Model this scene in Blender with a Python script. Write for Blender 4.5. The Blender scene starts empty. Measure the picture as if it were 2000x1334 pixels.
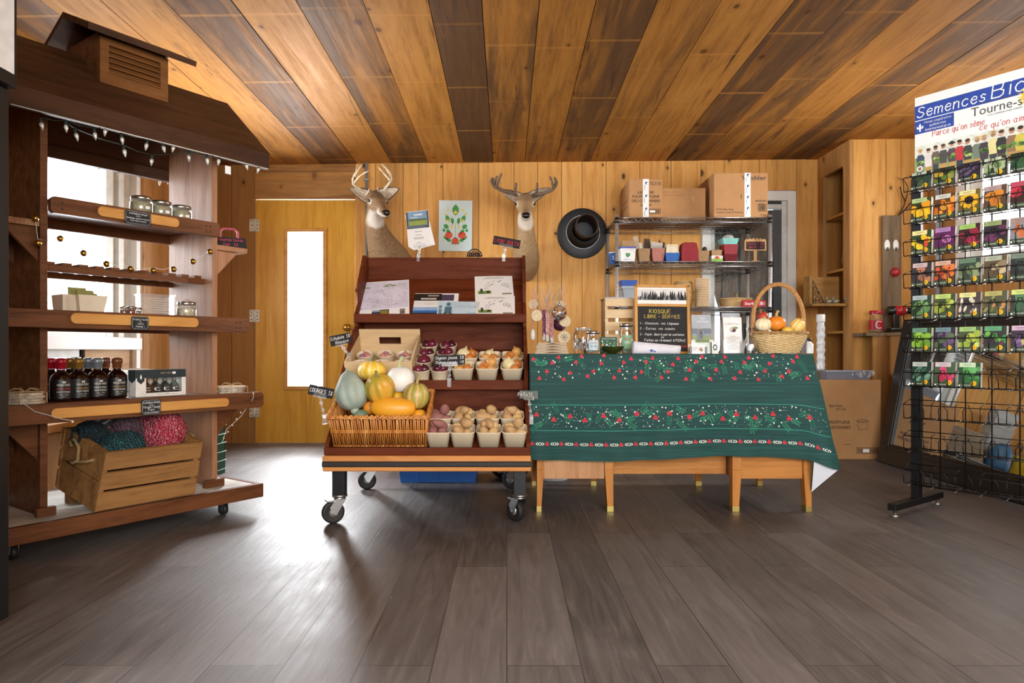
import bpy, bmesh, math, random
from mathutils import Vector, Matrix, Euler
random.seed(7)
SC = bpy.context.scene
COL = SC.collection
PI = math.pi
# ------------------------------------------------------------------ camera
F, CX, CY, CH = 1333.0, 990.0, 686.0, 0.77      # focal length in px, principal point, camera height
cam_d = bpy.data.cameras.new('camera'); cam = bpy.data.objects.new('camera', cam_d); COL.objects.link(cam)
cam_d.sensor_width = 36.0; cam_d.lens = 36.0*F/2000
cam_d.shift_x = (1000-CX)/2000; cam_d.shift_y = (CY-667)/2000
cam_d.clip_start = .05
cam.location = (0, 0, CH); cam.rotation_euler = (PI/2, 0, 0)
SC.camera = cam
# ------------------------------------------------------------------ light
w = bpy.data.worlds.new('world'); SC.world = w; w.use_nodes = True
w.node_tree.nodes['Background'].inputs[0].default_value = (.86, .93, 1, 1)
w.node_tree.nodes['Background'].inputs[1].default_value = 1.3
def area(name, loc, rot, sx, sy, power, col=(1, .98, .95), spread=180):
    l = bpy.data.lights.new(name, 'AREA'); l.shape = 'RECTANGLE'; l.size = sx; l.size_y = sy; l.energy = power; l.color = col
    l.spread = math.radians(spread)
    o = bpy.data.objects.new(name, l); COL.objects.link(o); o.location = loc; o.rotation_euler = rot
    return o
LX, RX, BY = -2.53, 3.2, 5.70                    # left wall, right wall, back wall
area('daylight_left_window', (LX-.25, 4.2, 1.4), (0, -PI/2, 0), 1.05, .82, 78, (.92, .96, 1))
area('daylight_near_window', (LX-.25, .75, 1.5), (0, -PI/2, 0), 1.1, 1.3, 60, (.92, .96, 1))
area('daylight_door_glass', (-1.68, BY+.35, 1.12), (-PI/2, 0, 0), .36, 1.32, 80, (.95, .97, 1))
area('daylight_right_window', (RX+.25, 4.3, 1.75), (0, PI/2, 0), .8, .95, 45, (1, .98, .95))
area('daylight_shop_front', (1.0, -1.75, 1.45), (PI/2, 0, 0), 3.4, 1.7, 112, (1, .97, .93))
SC.view_settings.view_transform = 'Standard'; SC.view_settings.look = 'None'
SC.view_settings.gamma = 1; SC.view_settings.use_curve_mapping = False
SC.view_settings.exposure = 0.95
SC.cycles.max_bounces = 7; SC.cycles.diffuse_bounces = 4; SC.cycles.glossy_bounces = 4
SC.cycles.transparent_max_bounces = 16; SC.cycles.transmission_bounces = 6
SC.cycles.caustics_reflective = False; SC.cycles.caustics_refractive = False
SC.cycles.sample_clamp_indirect = 6
# ------------------------------------------------------------------ helpers
def PX(x, y, d):                                  # point of the place seen at photo pixel (x, y) at distance d
    return Vector(((x-CX)/F*d, d, CH-(y-CY)/F*d))
def lin(c): return tuple(v/12.92 if v <= .04045 else ((v+.055)/1.055)**2.4 for v in c)
def hx(h, a=1): return lin(tuple(int(h[i:i+2], 16)/255 for i in (0, 2, 4))) + (a,)
def smoothstep(a, b, x):
    t = max(0, min(1, (x-a)/(b-a))); return t*t*(3-2*t)

GL = {}
for ln in """A 0,0 2,6 4,0|.7,2 3.3,2
B 0,0 0,6 2.5,6 3.4,5.2 3.2,3.6 2.4,3.2 0,3.1|2.4,3.2 3.8,2.4 3.7,.8 2.7,0 0,0
C 3.8,5.2 2.6,6 1,5.4 .1,3 1,.6 2.6,0 3.9,.9
D 0,0 0,6 2,6 3.7,4.6 3.9,2 2.4,.2 0,0
E 3.6,6 0,6 0,0 3.7,0|0,3.1 2.8,3.1
F 3.6,6 0,6 0,0|0,3.1 2.8,3.1
G 3.8,5.2 2.4,6 .8,5.2 .1,3 .8,.7 2.4,0 3.9,.9 3.9,2.7 2.4,2.7
H 0,0 0,6|3.8,0 3.8,6|0,3.1 3.8,3.1
I 1,0 1,6
J 3,6 3,1.2 2,0 .8,.1 0,1.2
K 0,0 0,6|3.6,6 0,2.6|1.2,3.6 3.8,0
L 0,6 0,0 3.4,0
M 0,0 .4,6 2.3,2 4.2,6 4.6,0
N 0,0 0,6 3.8,0 3.8,6
O 2,6 .5,5 0,3 .5,1 2,0 3.5,1 4,3 3.5,5 2,6
P 0,0 0,6 2.6,6 3.7,4.9 3.4,3.4 2.4,2.8 0,2.8
Q 2,6 .5,5 0,3 .5,1 2,0 3.5,1 4,3 3.5,5 2,6|2.6,1.6 4.2,-.6
R 0,0 0,6 2.6,6 3.6,4.9 3.3,3.5 2.4,3 0,3|1.8,3 3.8,0
S 3.6,5.2 2.4,6 .8,5.6 .4,4.3 1.4,3.3 3,2.7 3.8,1.6 2.8,.2 1.2,0 0,1
T 0,6 4,6|2,6 2,0
U 0,6 .1,1.2 1.3,0 2.7,0 3.8,1.3 3.9,6
V 0,6 2,0 4,6
W 0,6 1.2,0 2.5,4 3.8,0 5,6
X 0,0 3.8,6|0,6 3.8,0
Y 0,6 2,3 4,6|2,3 2,0
Z 0,6 3.8,6 0,0 3.9,0
a 3,4 3,0 3.5,0|3,3.2 1.8,4.1 .5,3.2 .2,1.5 1,.1 2.2,.3 3,1.4
b 0,6 0,0|0,1.2 1.2,0 2.6,.4 3.1,2 2.4,3.7 1.2,4 0,2.8
c 3,3.4 1.8,4.1 .5,3.3 .1,1.8 .9,.2 2.2,0 3.2,.8
d 3,6 3,0|3,3 1.9,4 .7,3.5 .1,1.9 .8,.2 2,.1 3,1.4
e .1,2.1 3,2.3 2.8,3.6 1.6,4.1 .4,3.2 .1,1.6 1,.1 2.2,0 3.1,.8
f 2.6,5.6 1.8,6 1,5.2 1,0|0,3.8 2.2,3.8
g 3,4 3,-1 2,-2 .6,-1.7|3,3 1.8,4 .5,3.3 .2,1.6 1,.2 2.2,.4 3,1.6
h 0,6 0,0|0,2.6 1.4,4 2.6,3.6 2.9,0
i .6,4 .6,0|.6,5.3 .7,5.6
j 1.4,4 1.4,-1.2 .6,-2 0,-1.5|1.4,5.3 1.5,5.6
k 0,6 0,0|2.6,4 0,1.6|.9,2.4 2.8,0
l .5,6 .5,.4 1.1,0
m 0,4 0,0|0,2.8 1.2,4 2,3.4 2,0|2,2.8 3.2,4 4,3.4 4.1,0
n 0,4 0,0|0,2.6 1.4,4 2.6,3.5 2.8,0
o 1.6,4.1 .4,3.3 0,2 .5,.5 1.6,0 2.8,.6 3.2,2 2.7,3.5 1.6,4.1
p 0,4 0,-2|0,2.8 1.3,4 2.6,3.6 3.1,2 2.5,.3 1.2,0 0,1.2
q 3,4 3,-2|3,2.8 1.8,4 .6,3.5 .1,2 .8,.2 2,.1 3,1.3
r 0,4 0,0|0,2.4 1.2,3.9 2.4,3.7
s 2.7,3.4 1.5,4.1 .4,3.4 .8,2.4 2.3,1.8 2.6,.7 1.4,0 0,.7
t 1.1,5.6 1.1,.6 2,0 2.7,.5|0,4 2.4,4
u 0,4 .2,.7 1.2,0 2.5,.9 2.8,4|2.8,1 3.2,0
v 0,4 1.4,0 2.8,4
w 0,4 1,0 2,3 3,0 4,4
x 0,4 2.8,0|2.8,4 0,0
y 0,4 1.5,.6|3,4 1,-1.6 0,-2
z 0,4 2.7,4 0,0 2.8,0
0 1.8,6 .4,5 0,3 .5,.8 1.8,0 3.2,.9 3.6,3 3.2,5.1 1.8,6
1 .4,4.8 1.6,6 1.6,0
2 .2,4.8 1.2,6 2.9,5.6 3.2,4.2 0,0 3.6,0
3 .2,5.4 1.6,6 3,5.2 2.6,3.6 1.4,3.1 2.9,2.8 3.4,1.4 2.2,0 .8,.1 0,.9
4 2.6,0 2.6,6 0,2 3.6,2
5 3.2,6 .6,6 .4,3.5 2,3.8 3.4,2.6 3,.8 1.6,0 .1,.7
6 3,5.6 1.4,5 .3,2.4 .8,.4 2.2,0 3.3,1.2 2.8,2.8 1.4,3 .4,2
7 0,6 3.6,6 1.4,0
8 1.8,3.2 .5,4.2 .8,5.7 2,6 3.1,5.2 2.8,4 1.8,3.2 .3,2 .4,.6 1.8,0 3.3,.7 3.3,2 1.8,3.2
9 3.2,4 2.2,3 .8,3.4 .4,4.8 1.4,6 2.8,5.6 3.2,4 2.4,0
$ 3.2,5 2,5.6 .6,5 .8,3.6 2.8,2.8 3.2,1.2 2,.4 .4,1|1.8,6.3 1.8,-.3
- .3,2.6 2.4,2.6
. .4,0 .6,.3
, .5,.4 .1,-.8
: .4,.4 .5,.7|.4,3 .5,3.3
' .5,6 .3,4.8
/ 0,-.4 2.6,6.2
@ 3,1.6 2,1.2 1.2,2.4 2,3.8 3,3.2 3,1.6 4,1.6 4.4,3.4 3,5.4 1,4.8 0,2.6 1,.2 3,-.4
! .5,6 .5,1.6|.5,0 .6,.3
( 1.4,6.4 .4,4 .5,1.6 1.5,-.6
) .2,6.4 1.2,4 1.1,1.6 .1,-.6
< 2,4 .6,2.2 2,.4
> .2,4 1.6,2.2 .2,.4
* .2,1 2.6,4|2.6,1 .2,4|1.4,.6 1.4,4.4
& 3.4,0 .8,4.4 1.4,6 2.4,5 .2,1.6 1,0 2.2,.2 3.4,2""".split('\n'):
    GL[ln[0]] = [[tuple(float(q) for q in p.split(',')) for p in s.split()] for s in ln[2:].split('|')]
ACC = {'é': ('e', [(1.2, 4.8), (2.4, 6)]), 'É': ('E', [(1.4, 6.6), (2.6, 7.8)]), 'è': ('e', [(2.2, 4.8), (1, 6)]),
       'À': ('A', [(2.2, 6.6), (1, 7.8)]), 'ç': ('c', [(1.6, 0), (1.2, -1.4)])}

class MB:
    """mesh builder: collects shapes with materials, becomes ONE mesh object"""
    def __init__(s):
        s.v = []; s.f = []; s.mi = []; s.sm = []; s.at = []; s.mats = []; s.M = Matrix.Identity(4); s.a = (.5, 0, 0); s.mat = None
    def m(s, mat):
        if mat is None: mat = s.mat
        if mat not in s.mats: s.mats.append(mat)
        return s.mats.index(mat)
    def vs(s, pts):
        n = len(s.v); M = s.M
        s.v += [tuple(M @ Vector(p)) for p in pts]; return n
    def face(s, idx, mat=None, sm=False):
        s.f.append(tuple(idx)); s.mi.append(s.m(mat)); s.sm.append(sm); s.at.append(s.a)
    def poly(s, pts, mat=None, sm=False):
        n = s.vs(pts); s.face(range(n, n+len(pts)), mat, sm)
    def box(s, x0, x1, y0, y1, z0, z1, mat=None):
        n = s.vs([(x, y, z) for z in (z0, z1) for y in (y0, y1) for x in (x0, x1)])
        for q in ((0, 2, 3, 1), (4, 5, 7, 6), (0, 1, 5, 4), (2, 6, 7, 3), (0, 4, 6, 2), (1, 3, 7, 5)): s.face([n+i for i in q], mat)
        return s
    def hexa(s, p, mat=None):                      # 8 points: bottom 4 (ccw), top 4
        n = s.vs(p)
        for q in ((3, 2, 1, 0), (4, 5, 6, 7), (0, 1, 5, 4), (1, 2, 6, 5), (2, 3, 7, 6), (3, 0, 4, 7)): s.face([n+i for i in q], mat)
        return s
    def prism(s, poly, h0, h1, mat=None, axis='z'):  # polygon in a plane, extruded along axis
        f = {'z': lambda a, b, h: (a, b, h), 'x': lambda a, b, h: (h, a, b), 'y': lambda a, b, h: (a, h, b)}[axis]
        n = s.vs([f(a, b, h0) for a, b in poly]+[f(a, b, h1) for a, b in poly]); k = len(poly)
        s.face([n+i for i in range(k)][::-1], mat); s.face([n+k+i for i in range(k)], mat)
        for i in range(k): s.face((n+i, n+(i+1) % k, n+k+(i+1) % k, n+k+i), mat)
        return s
    def tube(s, pts, r, mat=None, n=8, cap=True, closed=False, flat=1):
        pts = [Vector(p) for p in pts]; k = len(pts)
        rr = r if isinstance(r, (list, tuple)) else [r]*k
        t0 = (pts[1]-pts[0]).normalized(); up = Vector((0, 0, 1)) if abs(t0.z) < .9 else Vector((1, 0, 0))
        a = t0.cross(up).normalized(); rings = []
        for i in range(k):
            if closed: t = pts[(i+1) % k]-pts[i-1]
            else: t = pts[min(i+1, k-1)]-pts[max(i-1, 0)]
            t = t.normalized() if t.length > 1e-9 else t0
            a = (a-t*a.dot(t)); a = a.normalized() if a.length > 1e-6 else t.orthogonal().normalized()
            b = t.cross(a)
            rings.append(s.vs([pts[i]+a*rr[i]*math.cos(2*PI*j/n)+b*rr[i]*flat*math.sin(2*PI*j/n) for j in range(n)]))
        for i in range(k if closed else k-1):
            p, q = rings[i], rings[(i+1) % k]
            for j in range(n): s.face((p+j, p+(j+1) % n, q+(j+1) % n, q+j), mat, n > 4)
        if cap and not closed:
            s.face([rings[0]+j for j in range(n)][::-1], mat); s.face([rings[-1]+j for j in range(n)], mat)
        return s
    def lathe(s, prof, mat=None, n=20, c=(0, 0, 0), sx=1, sy=1, fn=None, cap=True, sm=True, ph=0):
        rings = []
        for r, z in prof:
            ring = []
            for j in range(n):
                th = 2*PI*j/n+ph; k = fn(th, z) if fn else 1
                ring.append((c[0]+r*k*math.cos(th)*sx, c[1]+r*k*math.sin(th)*sy, c[2]+z))
            rings.append(s.vs(ring))
        for p, q in zip(rings, rings[1:]):
            for j in range(n): s.face((p+j, p+(j+1) % n, q+(j+1) % n, q+j), mat, sm)
        if cap:
            if prof[0][0] > 1e-5: s.face([rings[0]+j for j in range(n)][::-1], mat)
            if prof[-1][0] > 1e-5: s.face([rings[-1]+j for j in range(n)], mat)
        return s
    def grid(s, fn, nu, nv, mat=None, sm=True):
        n = s.vs([fn(i/nu, j/nv) for j in range(nv+1) for i in range(nu+1)])
        for j in range(nv):
            for i in range(nu):
                a = n+j*(nu+1)+i; s.face((a, a+1, a+nu+2, a+nu+1), mat, sm)
        return s
    def ell(s, c, r, mat=None, nu=12, nv=8, fn=None):
        rx, ry, rz = r if isinstance(r, (list, tuple)) else (r, r, r)
        prof = [(max(1e-6, math.sin(PI*j/nv)), -math.cos(PI*j/nv)) for j in range(nv+1)]
        rings = []
        for q, z in prof:
            ring = []
            for i in range(nu):
                th = 2*PI*i/nu; k = fn(th, z) if fn else 1
                ring.append((c[0]+rx*q*k*math.cos(th), c[1]+ry*q*k*math.sin(th), c[2]+rz*z*(k if fn else 1)))
            rings.append(s.vs(ring))
        for p, q in zip(rings, rings[1:]):
            for j in range(nu): s.face((p+j, p+(j+1) % nu, q+(j+1) % nu, q+j), mat, True)
        return s
    def disc(s, o, ux, uy, rx, ry, mat=None, n=12, ph=0):
        o = Vector(o); ux = Vector(ux); uy = Vector(uy)
        s.poly([o+ux*rx*math.cos(2*PI*i/n+ph)+uy*ry*math.sin(2*PI*i/n+ph) for i in range(n)], mat)
    def flat(s, o, ux, uy, pts, mat=None):
        o = Vector(o); ux = Vector(ux); uy = Vector(uy)
        s.poly([o+ux*a+uy*b for a, b in pts], mat)
    def rect(s, o, ux, uy, a0, a1, b0, b1, mat=None):
        s.flat(o, ux, uy, [(a0, b0), (a1, b0), (a1, b1), (a0, b1)], mat)
    def pen(s, txt, o, ux, uy, size, mat=None, th=.11, align='l', slant=0, jit=0, width=None, maxw=None):
        """single-stroke handwriting as thin raised ribbons; size = cap height"""
        o = Vector(o); ux = Vector(ux).normalized(); uy = Vector(uy).normalized(); k = size/6
        segs = []; x = 0
        for ch in txt:
            if ch == ' ': x += 2.6; continue
            g = GL.get(ch); ex = None
            if ch in ACC: g = GL[ACC[ch][0]]; ex = ACC[ch][1]
            if not g: x += 2; continue
            w = max(p[0] for st in g for p in st)
            dy = random.uniform(-jit, jit)
            for st in list(g)+([ex] if ex else []): segs.append([(x+p[0]+(p[1])*slant, p[1]+dy) for p in st])
            x += w+1.5
        tot = max(x-1.5, .1); kx = k if width is None else width/tot
        if maxw and tot*kx > maxw: kx = maxw/tot
        x0 = {'l': 0, 'c': -tot*kx/2, 'r': -tot*kx}[align]; h = th*.8*size/2
        for st in segs:
            P = [Vector((x0+a*kx, b*k)) for a, b in st]
            L = []; R = []
            for i, p in enumerate(P):
                d = (P[min(i+1, len(P)-1)]-P[max(i-1, 0)])
                d = d.normalized() if d.length > 1e-9 else Vector((1, 0))
                if i == 0: p = p-d*h*.6
                if i == len(P)-1: p = p+d*h*.6
                nn = Vector((-d.y, d.x)); L.append(p+nn*h); R.append(p-nn*h)
            n = s.vs([o+ux*q.x+uy*q.y for q in L]+[o+ux*q.x+uy*q.y for q in R]); c = len(P)
            for i in range(c-1): s.face((n+c+i, n+c+i+1, n+i+1, n+i), mat)
        return tot*kx
    def font(s, txt, o, ux, uy, size, mat=None, align='l', width=None, shear=0, bold=0):
        """printed letters (built-in face); size = cap height"""
        key = (txt, bold)
        if key not in FONTS:
            c = bpy.data.curves.new('t', 'FONT'); c.body = txt; c.size = 1; c.offset = bold; c.resolution_u = 2
            ob = bpy.data.objects.new('t', c); COL.objects.link(ob)
            dg = bpy.context.evaluated_depsgraph_get(); me = bpy.data.meshes.new_from_object(ob.evaluated_get(dg))
            FONTS[key] = ([v.co.copy() for v in me.vertices], [tuple(p.vertices) for p in me.polygons])
            bpy.data.objects.remove(ob); bpy.data.curves.remove(c); bpy.data.meshes.remove(me)
        V, Fc = FONTS[key]
        if not V: return
        x0 = min(v.x for v in V); x1 = max(v.x for v in V); k = size/.70; kx = k if width is None else width/(x1-x0)
        off = {'l': 0, 'c': -(x1-x0)*kx/2, 'r': -(x1-x0)*kx}[align]
        o = Vector(o); ux = Vector(ux).normalized(); uy = Vector(uy).normalized()
        n = s.vs([o+ux*((v.x-x0)*kx+off+v.y*k*shear)+uy*(v.y*k) for v in V])
        for q in Fc: s.face([n+i for i in q], mat)
    def obj(s, name, parent=None, loc=None, rot=None, bv=0, sub=0, solid=0):
        me = bpy.data.meshes.new(name); me.from_pydata(s.v, [], s.f)
        for m_ in s.mats: me.materials.append(m_)
        me.polygons.foreach_set('material_index', s.mi); me.polygons.foreach_set('use_smooth', s.sm)
        a = me.attributes.new('brd', 'FLOAT_COLOR', 'FACE')
        a.data.foreach_set('color', [c for q in s.at for c in (q[0], q[1], q[2], 1)])
        me.update()
        o = bpy.data.objects.new(name, me); COL.objects.link(o)
        if parent: o.parent = parent
        if loc is not None: o.location = loc
        if rot is not None: o.rotation_euler = rot
        if bv:
            b = o.modifiers.new('bevel', 'BEVEL'); b.width = bv; b.segments = 2; b.limit_method = 'ANGLE'; b.angle_limit = .7
        if solid:
            b = o.modifiers.new('solid', 'SOLIDIFY'); b.thickness = solid; b.offset = 0
        if sub:
            b = o.modifiers.new('sub', 'SUBSURF'); b.levels = sub; b.render_levels = sub
        return o
FONTS = {}
def tag(o, label=None, cat=None, group=None, kind=None):
    if label: o['label'] = label
    if cat: o['category'] = cat
    if group: o['group'] = group
    if kind: o['kind'] = kind
    return o
def thing(name, label, cat, loc=(0, 0, 0), rz=0, group=None, rot=None):
    o = bpy.data.objects.new(name, None); COL.objects.link(o); o.empty_display_size = .05
    o.location = loc; o.rotation_euler = rot if rot is not None else (0, 0, rz)
    return tag(o, label, cat, group)
def dup(root, loc=None, rot=None, label=None, group=None, scale=None):
    def cp(o, par):
        c = o.copy(); COL.objects.link(c)
        if par: c.parent = par
        for ch in list(o.children): cp(ch, c)
        return c
    r = cp(root, None)
    if loc is not None: r.location = loc
    if rot is not None: r.rotation_euler = rot
    if scale is not None: r.scale = scale if isinstance(scale, (tuple, list)) else (scale,)*3
    if label: r['label'] = label
    if group: r['group'] = group
    return r
def T(x=0, y=0, z=0, rx=0, ry=0, rz=0, s=1):
    return Matrix.Translation((x, y, z)) @ Euler((rx, ry, rz)).to_matrix().to_4x4() @ Matrix.Scale(s, 4)
def arc(c, r, a0, a1, n, plane='xz', ry=None):
    out = []
    for i in range(n+1):
        t = a0+(a1-a0)*i/n; a, b = r*math.cos(t), (ry or r)*math.sin(t)
        out.append({'xz': (c[0]+a, c[1], c[2]+b), 'xy': (c[0]+a, c[1]+b, c[2]), 'yz': (c[0], c[1]+a, c[2]+b)}[plane])
    return out
def rr(x0, x1, y0, y1, r, n=4):                    # rounded rectangle outline
    o = []
    for cx, cy, a in ((x1-r, y0+r, -PI/2), (x1-r, y1-r, 0), (x0+r, y1-r, PI/2), (x0+r, y0+r, PI)):
        o += [(cx+r*math.cos(a+PI/2*i/n), cy+r*math.sin(a+PI/2*i/n)) for i in range(n+1)]
    return o
UX, UY, UZ = Vector((1, 0, 0)), Vector((0, 1, 0)), Vector((0, 0, 1))
# ------------------------------------------------------------------ materials
class NT:
    def __init__(s, name):
        s.mat = bpy.data.materials.new(name); s.mat.use_nodes = True; s.t = s.mat.node_tree
        s.b = s.t.nodes['Principled BSDF']; s.out = s.t.nodes['Material Output']
    def n(s, typ, ins=None, **pr):
        q = s.t.nodes.new('ShaderNode'+typ)
        for k, v in pr.items(): setattr(q, k, v)
        for k, v in (ins or {}).items():
            if isinstance(v, bpy.types.NodeSocket): s.t.links.new(v, q.inputs[k])
            else: q.inputs[k].default_value = v
        return q
    def l(s, a, b): s.t.links.new(a, b)
    def math(s, op, a, b=0.5, clamp=False):
        return s.n('Math', {0: a, 1: b}, operation=op, use_clamp=clamp).outputs[0]
    def mix(s, fac, a, b, mode='MIX'):
        q = s.t.nodes.new('ShaderNodeMix'); q.data_type = 'RGBA'; q.blend_type = mode
        for k, v in ((0, fac), (6, a), (7, b)):
            if isinstance(v, bpy.types.NodeSocket): s.t.links.new(v, q.inputs[k])
            else: q.inputs[k].default_value = v
        return q.outputs[2]
    def ramp(s, fac, stops, interp='LINEAR'):
        q = s.n('ValToRGB', {0: fac}); r = q.color_ramp; r.interpolation = interp
        while len(r.elements) < len(stops): r.elements.new(.5)
        for e, (p, c) in zip(r.elements, stops): e.position = p; e.color = c if len(c) == 4 else tuple(c)+(1,)
        return q.outputs[0]
    def coords(s, scale=(1, 1, 1), attr=False, kind='Object', rot=(0, 0, 0)):
        v = s.n('TexCoord').outputs[kind]
        if attr:
            at = s.n('Attribute', attribute_name='brd').outputs['Color']; s.attr = at
            sep = s.n('SeparateColor', {0: at}); s.tone = sep.outputs[0]
            v = s.n('VectorMath', {0: v, 1: s.n('VectorMath', {0: at, 1: (0, 31, 57)}, operation='MULTIPLY').outputs[0]}, operation='ADD').outputs[0]
        return s.n('Mapping', {'Vector': v, 'Scale': scale, 'Rotation': rot}).outputs[0]
    def bump(s, h, st=.2, d=.01):
        s.l(s.n('Bump', {'Height': h, 'Strength': st, 'Distance': d}).outputs[0], s.b.inputs['Normal'])
def P(name, col, rough=.5, metal=0, var=.12, sc=18, bump=0, alpha=1, trans=0, coat=0, stretch=None, ior=None, emit=0):
    t = NT(name); c = hx(col) if isinstance(col, str) else col
    no = t.n('TexNoise', {'Vector': t.coords(stretch or (1, 1, 1)), 'Scale': sc, 'Detail': 4}).outputs[0]
    d = tuple(v*(1-var) for v in c[:3])+(1,); e = tuple(min(1, v*(1+var)) for v in c[:3])+(1,)
    t.l(t.ramp(no, [(.3, d), (.7, e)]), t.b.inputs['Base Color'])
    t.b.inputs['Roughness'].default_value = rough; t.b.inputs['Metallic'].default_value = metal
    t.b.inputs['Alpha'].default_value = alpha; t.b.inputs['Transmission Weight'].default_value = trans; t.b.inputs['Coat Weight'].default_value = coat
    if ior: t.b.inputs['IOR'].default_value = ior
    if emit:
        t.b.inputs['Emission Color'].default_value = c; t.b.inputs['Emission Strength'].default_value = emit
    if bump: t.bump(no, bump, .004)
    return t.mat
def wood(name, light, dark, rough=.45, sc=(9, 9, .8), attr=False, grey=None, gamt=0, knots=0, bump=.12, stain=0, strap=False, kax='xz', blotch=.35, spec=.22):
    t = NT(name); v = t.coords(sc, attr)
    g = t.n('TexNoise', {'Vector': v, 'Scale': 2.2, 'Detail': 7, 'Roughness': .62, 'Distortion': .5}).outputs[0]
    fine = t.n('TexNoise', {'Vector': v, 'Scale': 14, 'Detail': 3}).outputs[0]
    L, D = hx(light), hx(dark)
    c = t.ramp(t.math('ADD', t.math('MULTIPLY', g, .75), t.math('MULTIPLY', fine, .25)), [(.33, D), (.52, tuple((a*2+b)/3 for a, b in zip(L, D))), (.72, L)])
    base = t.coords((1, 1, 1), attr)
    big = t.n('TexNoise', {'Vector': base, 'Scale': 2.1, 'Detail': 3}).outputs[0]
    c = t.mix(t.math('MULTIPLY', t.ramp(big, [(.4, (0, 0, 0, 1)), (.7, (1, 1, 1, 1))]), blotch), c, D)
    if attr:   # every board its own tone
        c = t.mix(t.math('MULTIPLY', t.tone, .55), c, t.mix(1, c, hx('9a7a58'), 'MULTIPLY'))
    if grey:
        sx = tuple(a*.16 for a in sc)
        gn = t.n('TexNoise', {'Vector': t.coords(sx, attr), 'Scale': 3.2, 'Detail': 5, 'Roughness': .65, 'Distortion': .8}).outputs[0]
        amt = t.math('ADD', gn, t.math('MULTIPLY', t.math('SUBTRACT', t.tone, .5), .55)) if attr else gn
        c = t.mix(t.math('MULTIPLY', t.ramp(amt, [(.44, (0, 0, 0, 1)), (.66, (1, 1, 1, 1))]), gamt, True), c, t.mix(.66, c, hx(grey)))
    if stain:
        sn = t.n('TexNoise', {'Vector': t.coords(tuple(a*.35 for a in sc), attr), 'Scale': 1.7, 'Detail': 6, 'Roughness': .7, 'Distortion': 1.2}).outputs[0]
        c = t.mix(t.math('MULTIPLY', t.ramp(sn, [(.61, (0, 0, 0, 1)), (.69, (1, 1, 1, 1))]), stain), c, hx('2a170d'))
    if knots:
        sp = t.n('SeparateXYZ', {0: t.coords((1, 1, 1), attr)}); ax = {'xz': (0, 2), 'xy': (0, 1), 'yz': (1, 2)}[kax]
        if attr: kx = t.math('ADD', sp.outputs[ax[0]], t.math('MULTIPLY', t.math('ADD', t.n('SeparateColor', {0: t.attr}).outputs[1], t.n('SeparateColor', {0: t.attr}).outputs[2]), 43.))
        else: kx = sp.outputs[ax[0]]
        kv = t.n('CombineXYZ', {0: t.math('MULTIPLY', kx, 2.7), 1: t.math('MULTIPLY', sp.outputs[ax[1]], 1.7)}).outputs[0]
        vn = t.n('TexVoronoi', {'Vector': kv, 'Scale': 1., 'Randomness': 1}, voronoi_dimensions='2D'); vc = t.n('SeparateColor', {0: vn.outputs['Color']})
        vo = t.math('ADD', t.math('MULTIPLY', t.math('ADD', vn.outputs['Distance'], t.math('MULTIPLY', t.math('SUBTRACT', fine, .5), .02)), t.math('ADD', .8, t.math('MULTIPLY', vc.outputs[1], 1.6))), t.math('GREATER_THAN', vc.outputs[0], .62))
        c = t.mix(t.math('MULTIPLY', t.ramp(vo, [(.030, (1, 1, 1, 1)), (.042, (.75, .75, .75, 1)), (.056, (.25, .25, .25, 1)), (.16, (0, 0, 0, 1))]), knots), c, hx('4a250f'))
    if strap:
        sep = t.n('SeparateXYZ', {0: t.coords((1, 1, 1), attr)})
        fr = t.math('FRACT', t.math('MULTIPLY', sep.outputs[1], 1/.78)); wv = t.math('MULTIPLY', t.math('LESS_THAN', t.math('ADD', fr, t.math('MULTIPLY', t.math('SUBTRACT', fine, .5), .03)), .028), t.ramp(big, [(.35, (.1, .1, .1, 1)), (.65, (.55, .55, .55, 1))]))
        c = t.mix(wv, c, hx(light))
    t.l(c, t.b.inputs['Base Color'])
    t.l(t.ramp(g, [(.3, (rough+.12,)*3), (.7, (rough-.05,)*3)]), t.b.inputs['Roughness'])
    t.b.inputs['Specular IOR Level'].default_value = spec
    if bump: t.bump(fine, bump, .003)
    return t.mat
def thin_glass(name, col=(1, 1, 1), gloss=.12, rough=.02, fog=0, fogcol=(.9, .93, .95, 1)):
    t = NT(name); t.t.nodes.remove(t.b)
    tr = t.n('BsdfTransparent', {0: col+(1,)}); gl = t.n('BsdfGlossy', {0: (1, 1, 1, 1), 'Roughness': rough})
    fr = t.n('LayerWeight', {0: .35}).outputs['Fresnel']
    m_ = t.n('MixShader', {0: t.math('ADD', t.math('MULTIPLY', fr, .55), gloss*.4, True), 1: tr.outputs[0], 2: gl.outputs[0]})
    if fog:
        no = t.n('TexNoise', {'Vector': t.coords((3, 3, 1)), 'Scale': 4, 'Detail': 5}).outputs[0]
        df = t.n('BsdfDiffuse', {0: fogcol}); m_ = t.n('MixShader', {0: t.math('MULTIPLY', no, fog*2, True), 1: m_.outputs[0], 2: df.outputs[0]})
    t.l(m_.outputs[0], t.out.inputs[0]); return t.mat
M_ = {}
def C(col, rough=.55, metal=0, **k):               # plain coloured material, cached
    key = (col, rough, metal)+tuple(sorted(k.items()))
    if key not in M_: M_[key] = P('m_'+str(col), col, rough, metal, **k)
    return M_[key]
CEIL = wood('ceiling_boards', 'c58a42', '96622a', .6, (11, .8, 1), True, '2e2c2b', 1.15, .8, .12, .9, True, 'xy', .35, .12)
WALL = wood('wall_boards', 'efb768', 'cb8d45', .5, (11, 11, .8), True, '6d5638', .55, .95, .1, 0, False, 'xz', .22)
WALLY = wood('side_wall_boards', 'd6a363', 'a87440', .5, (11, 11, .8), True, '8a7250', .4, .9, .1, 0, False, 'yz', .25)
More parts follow.
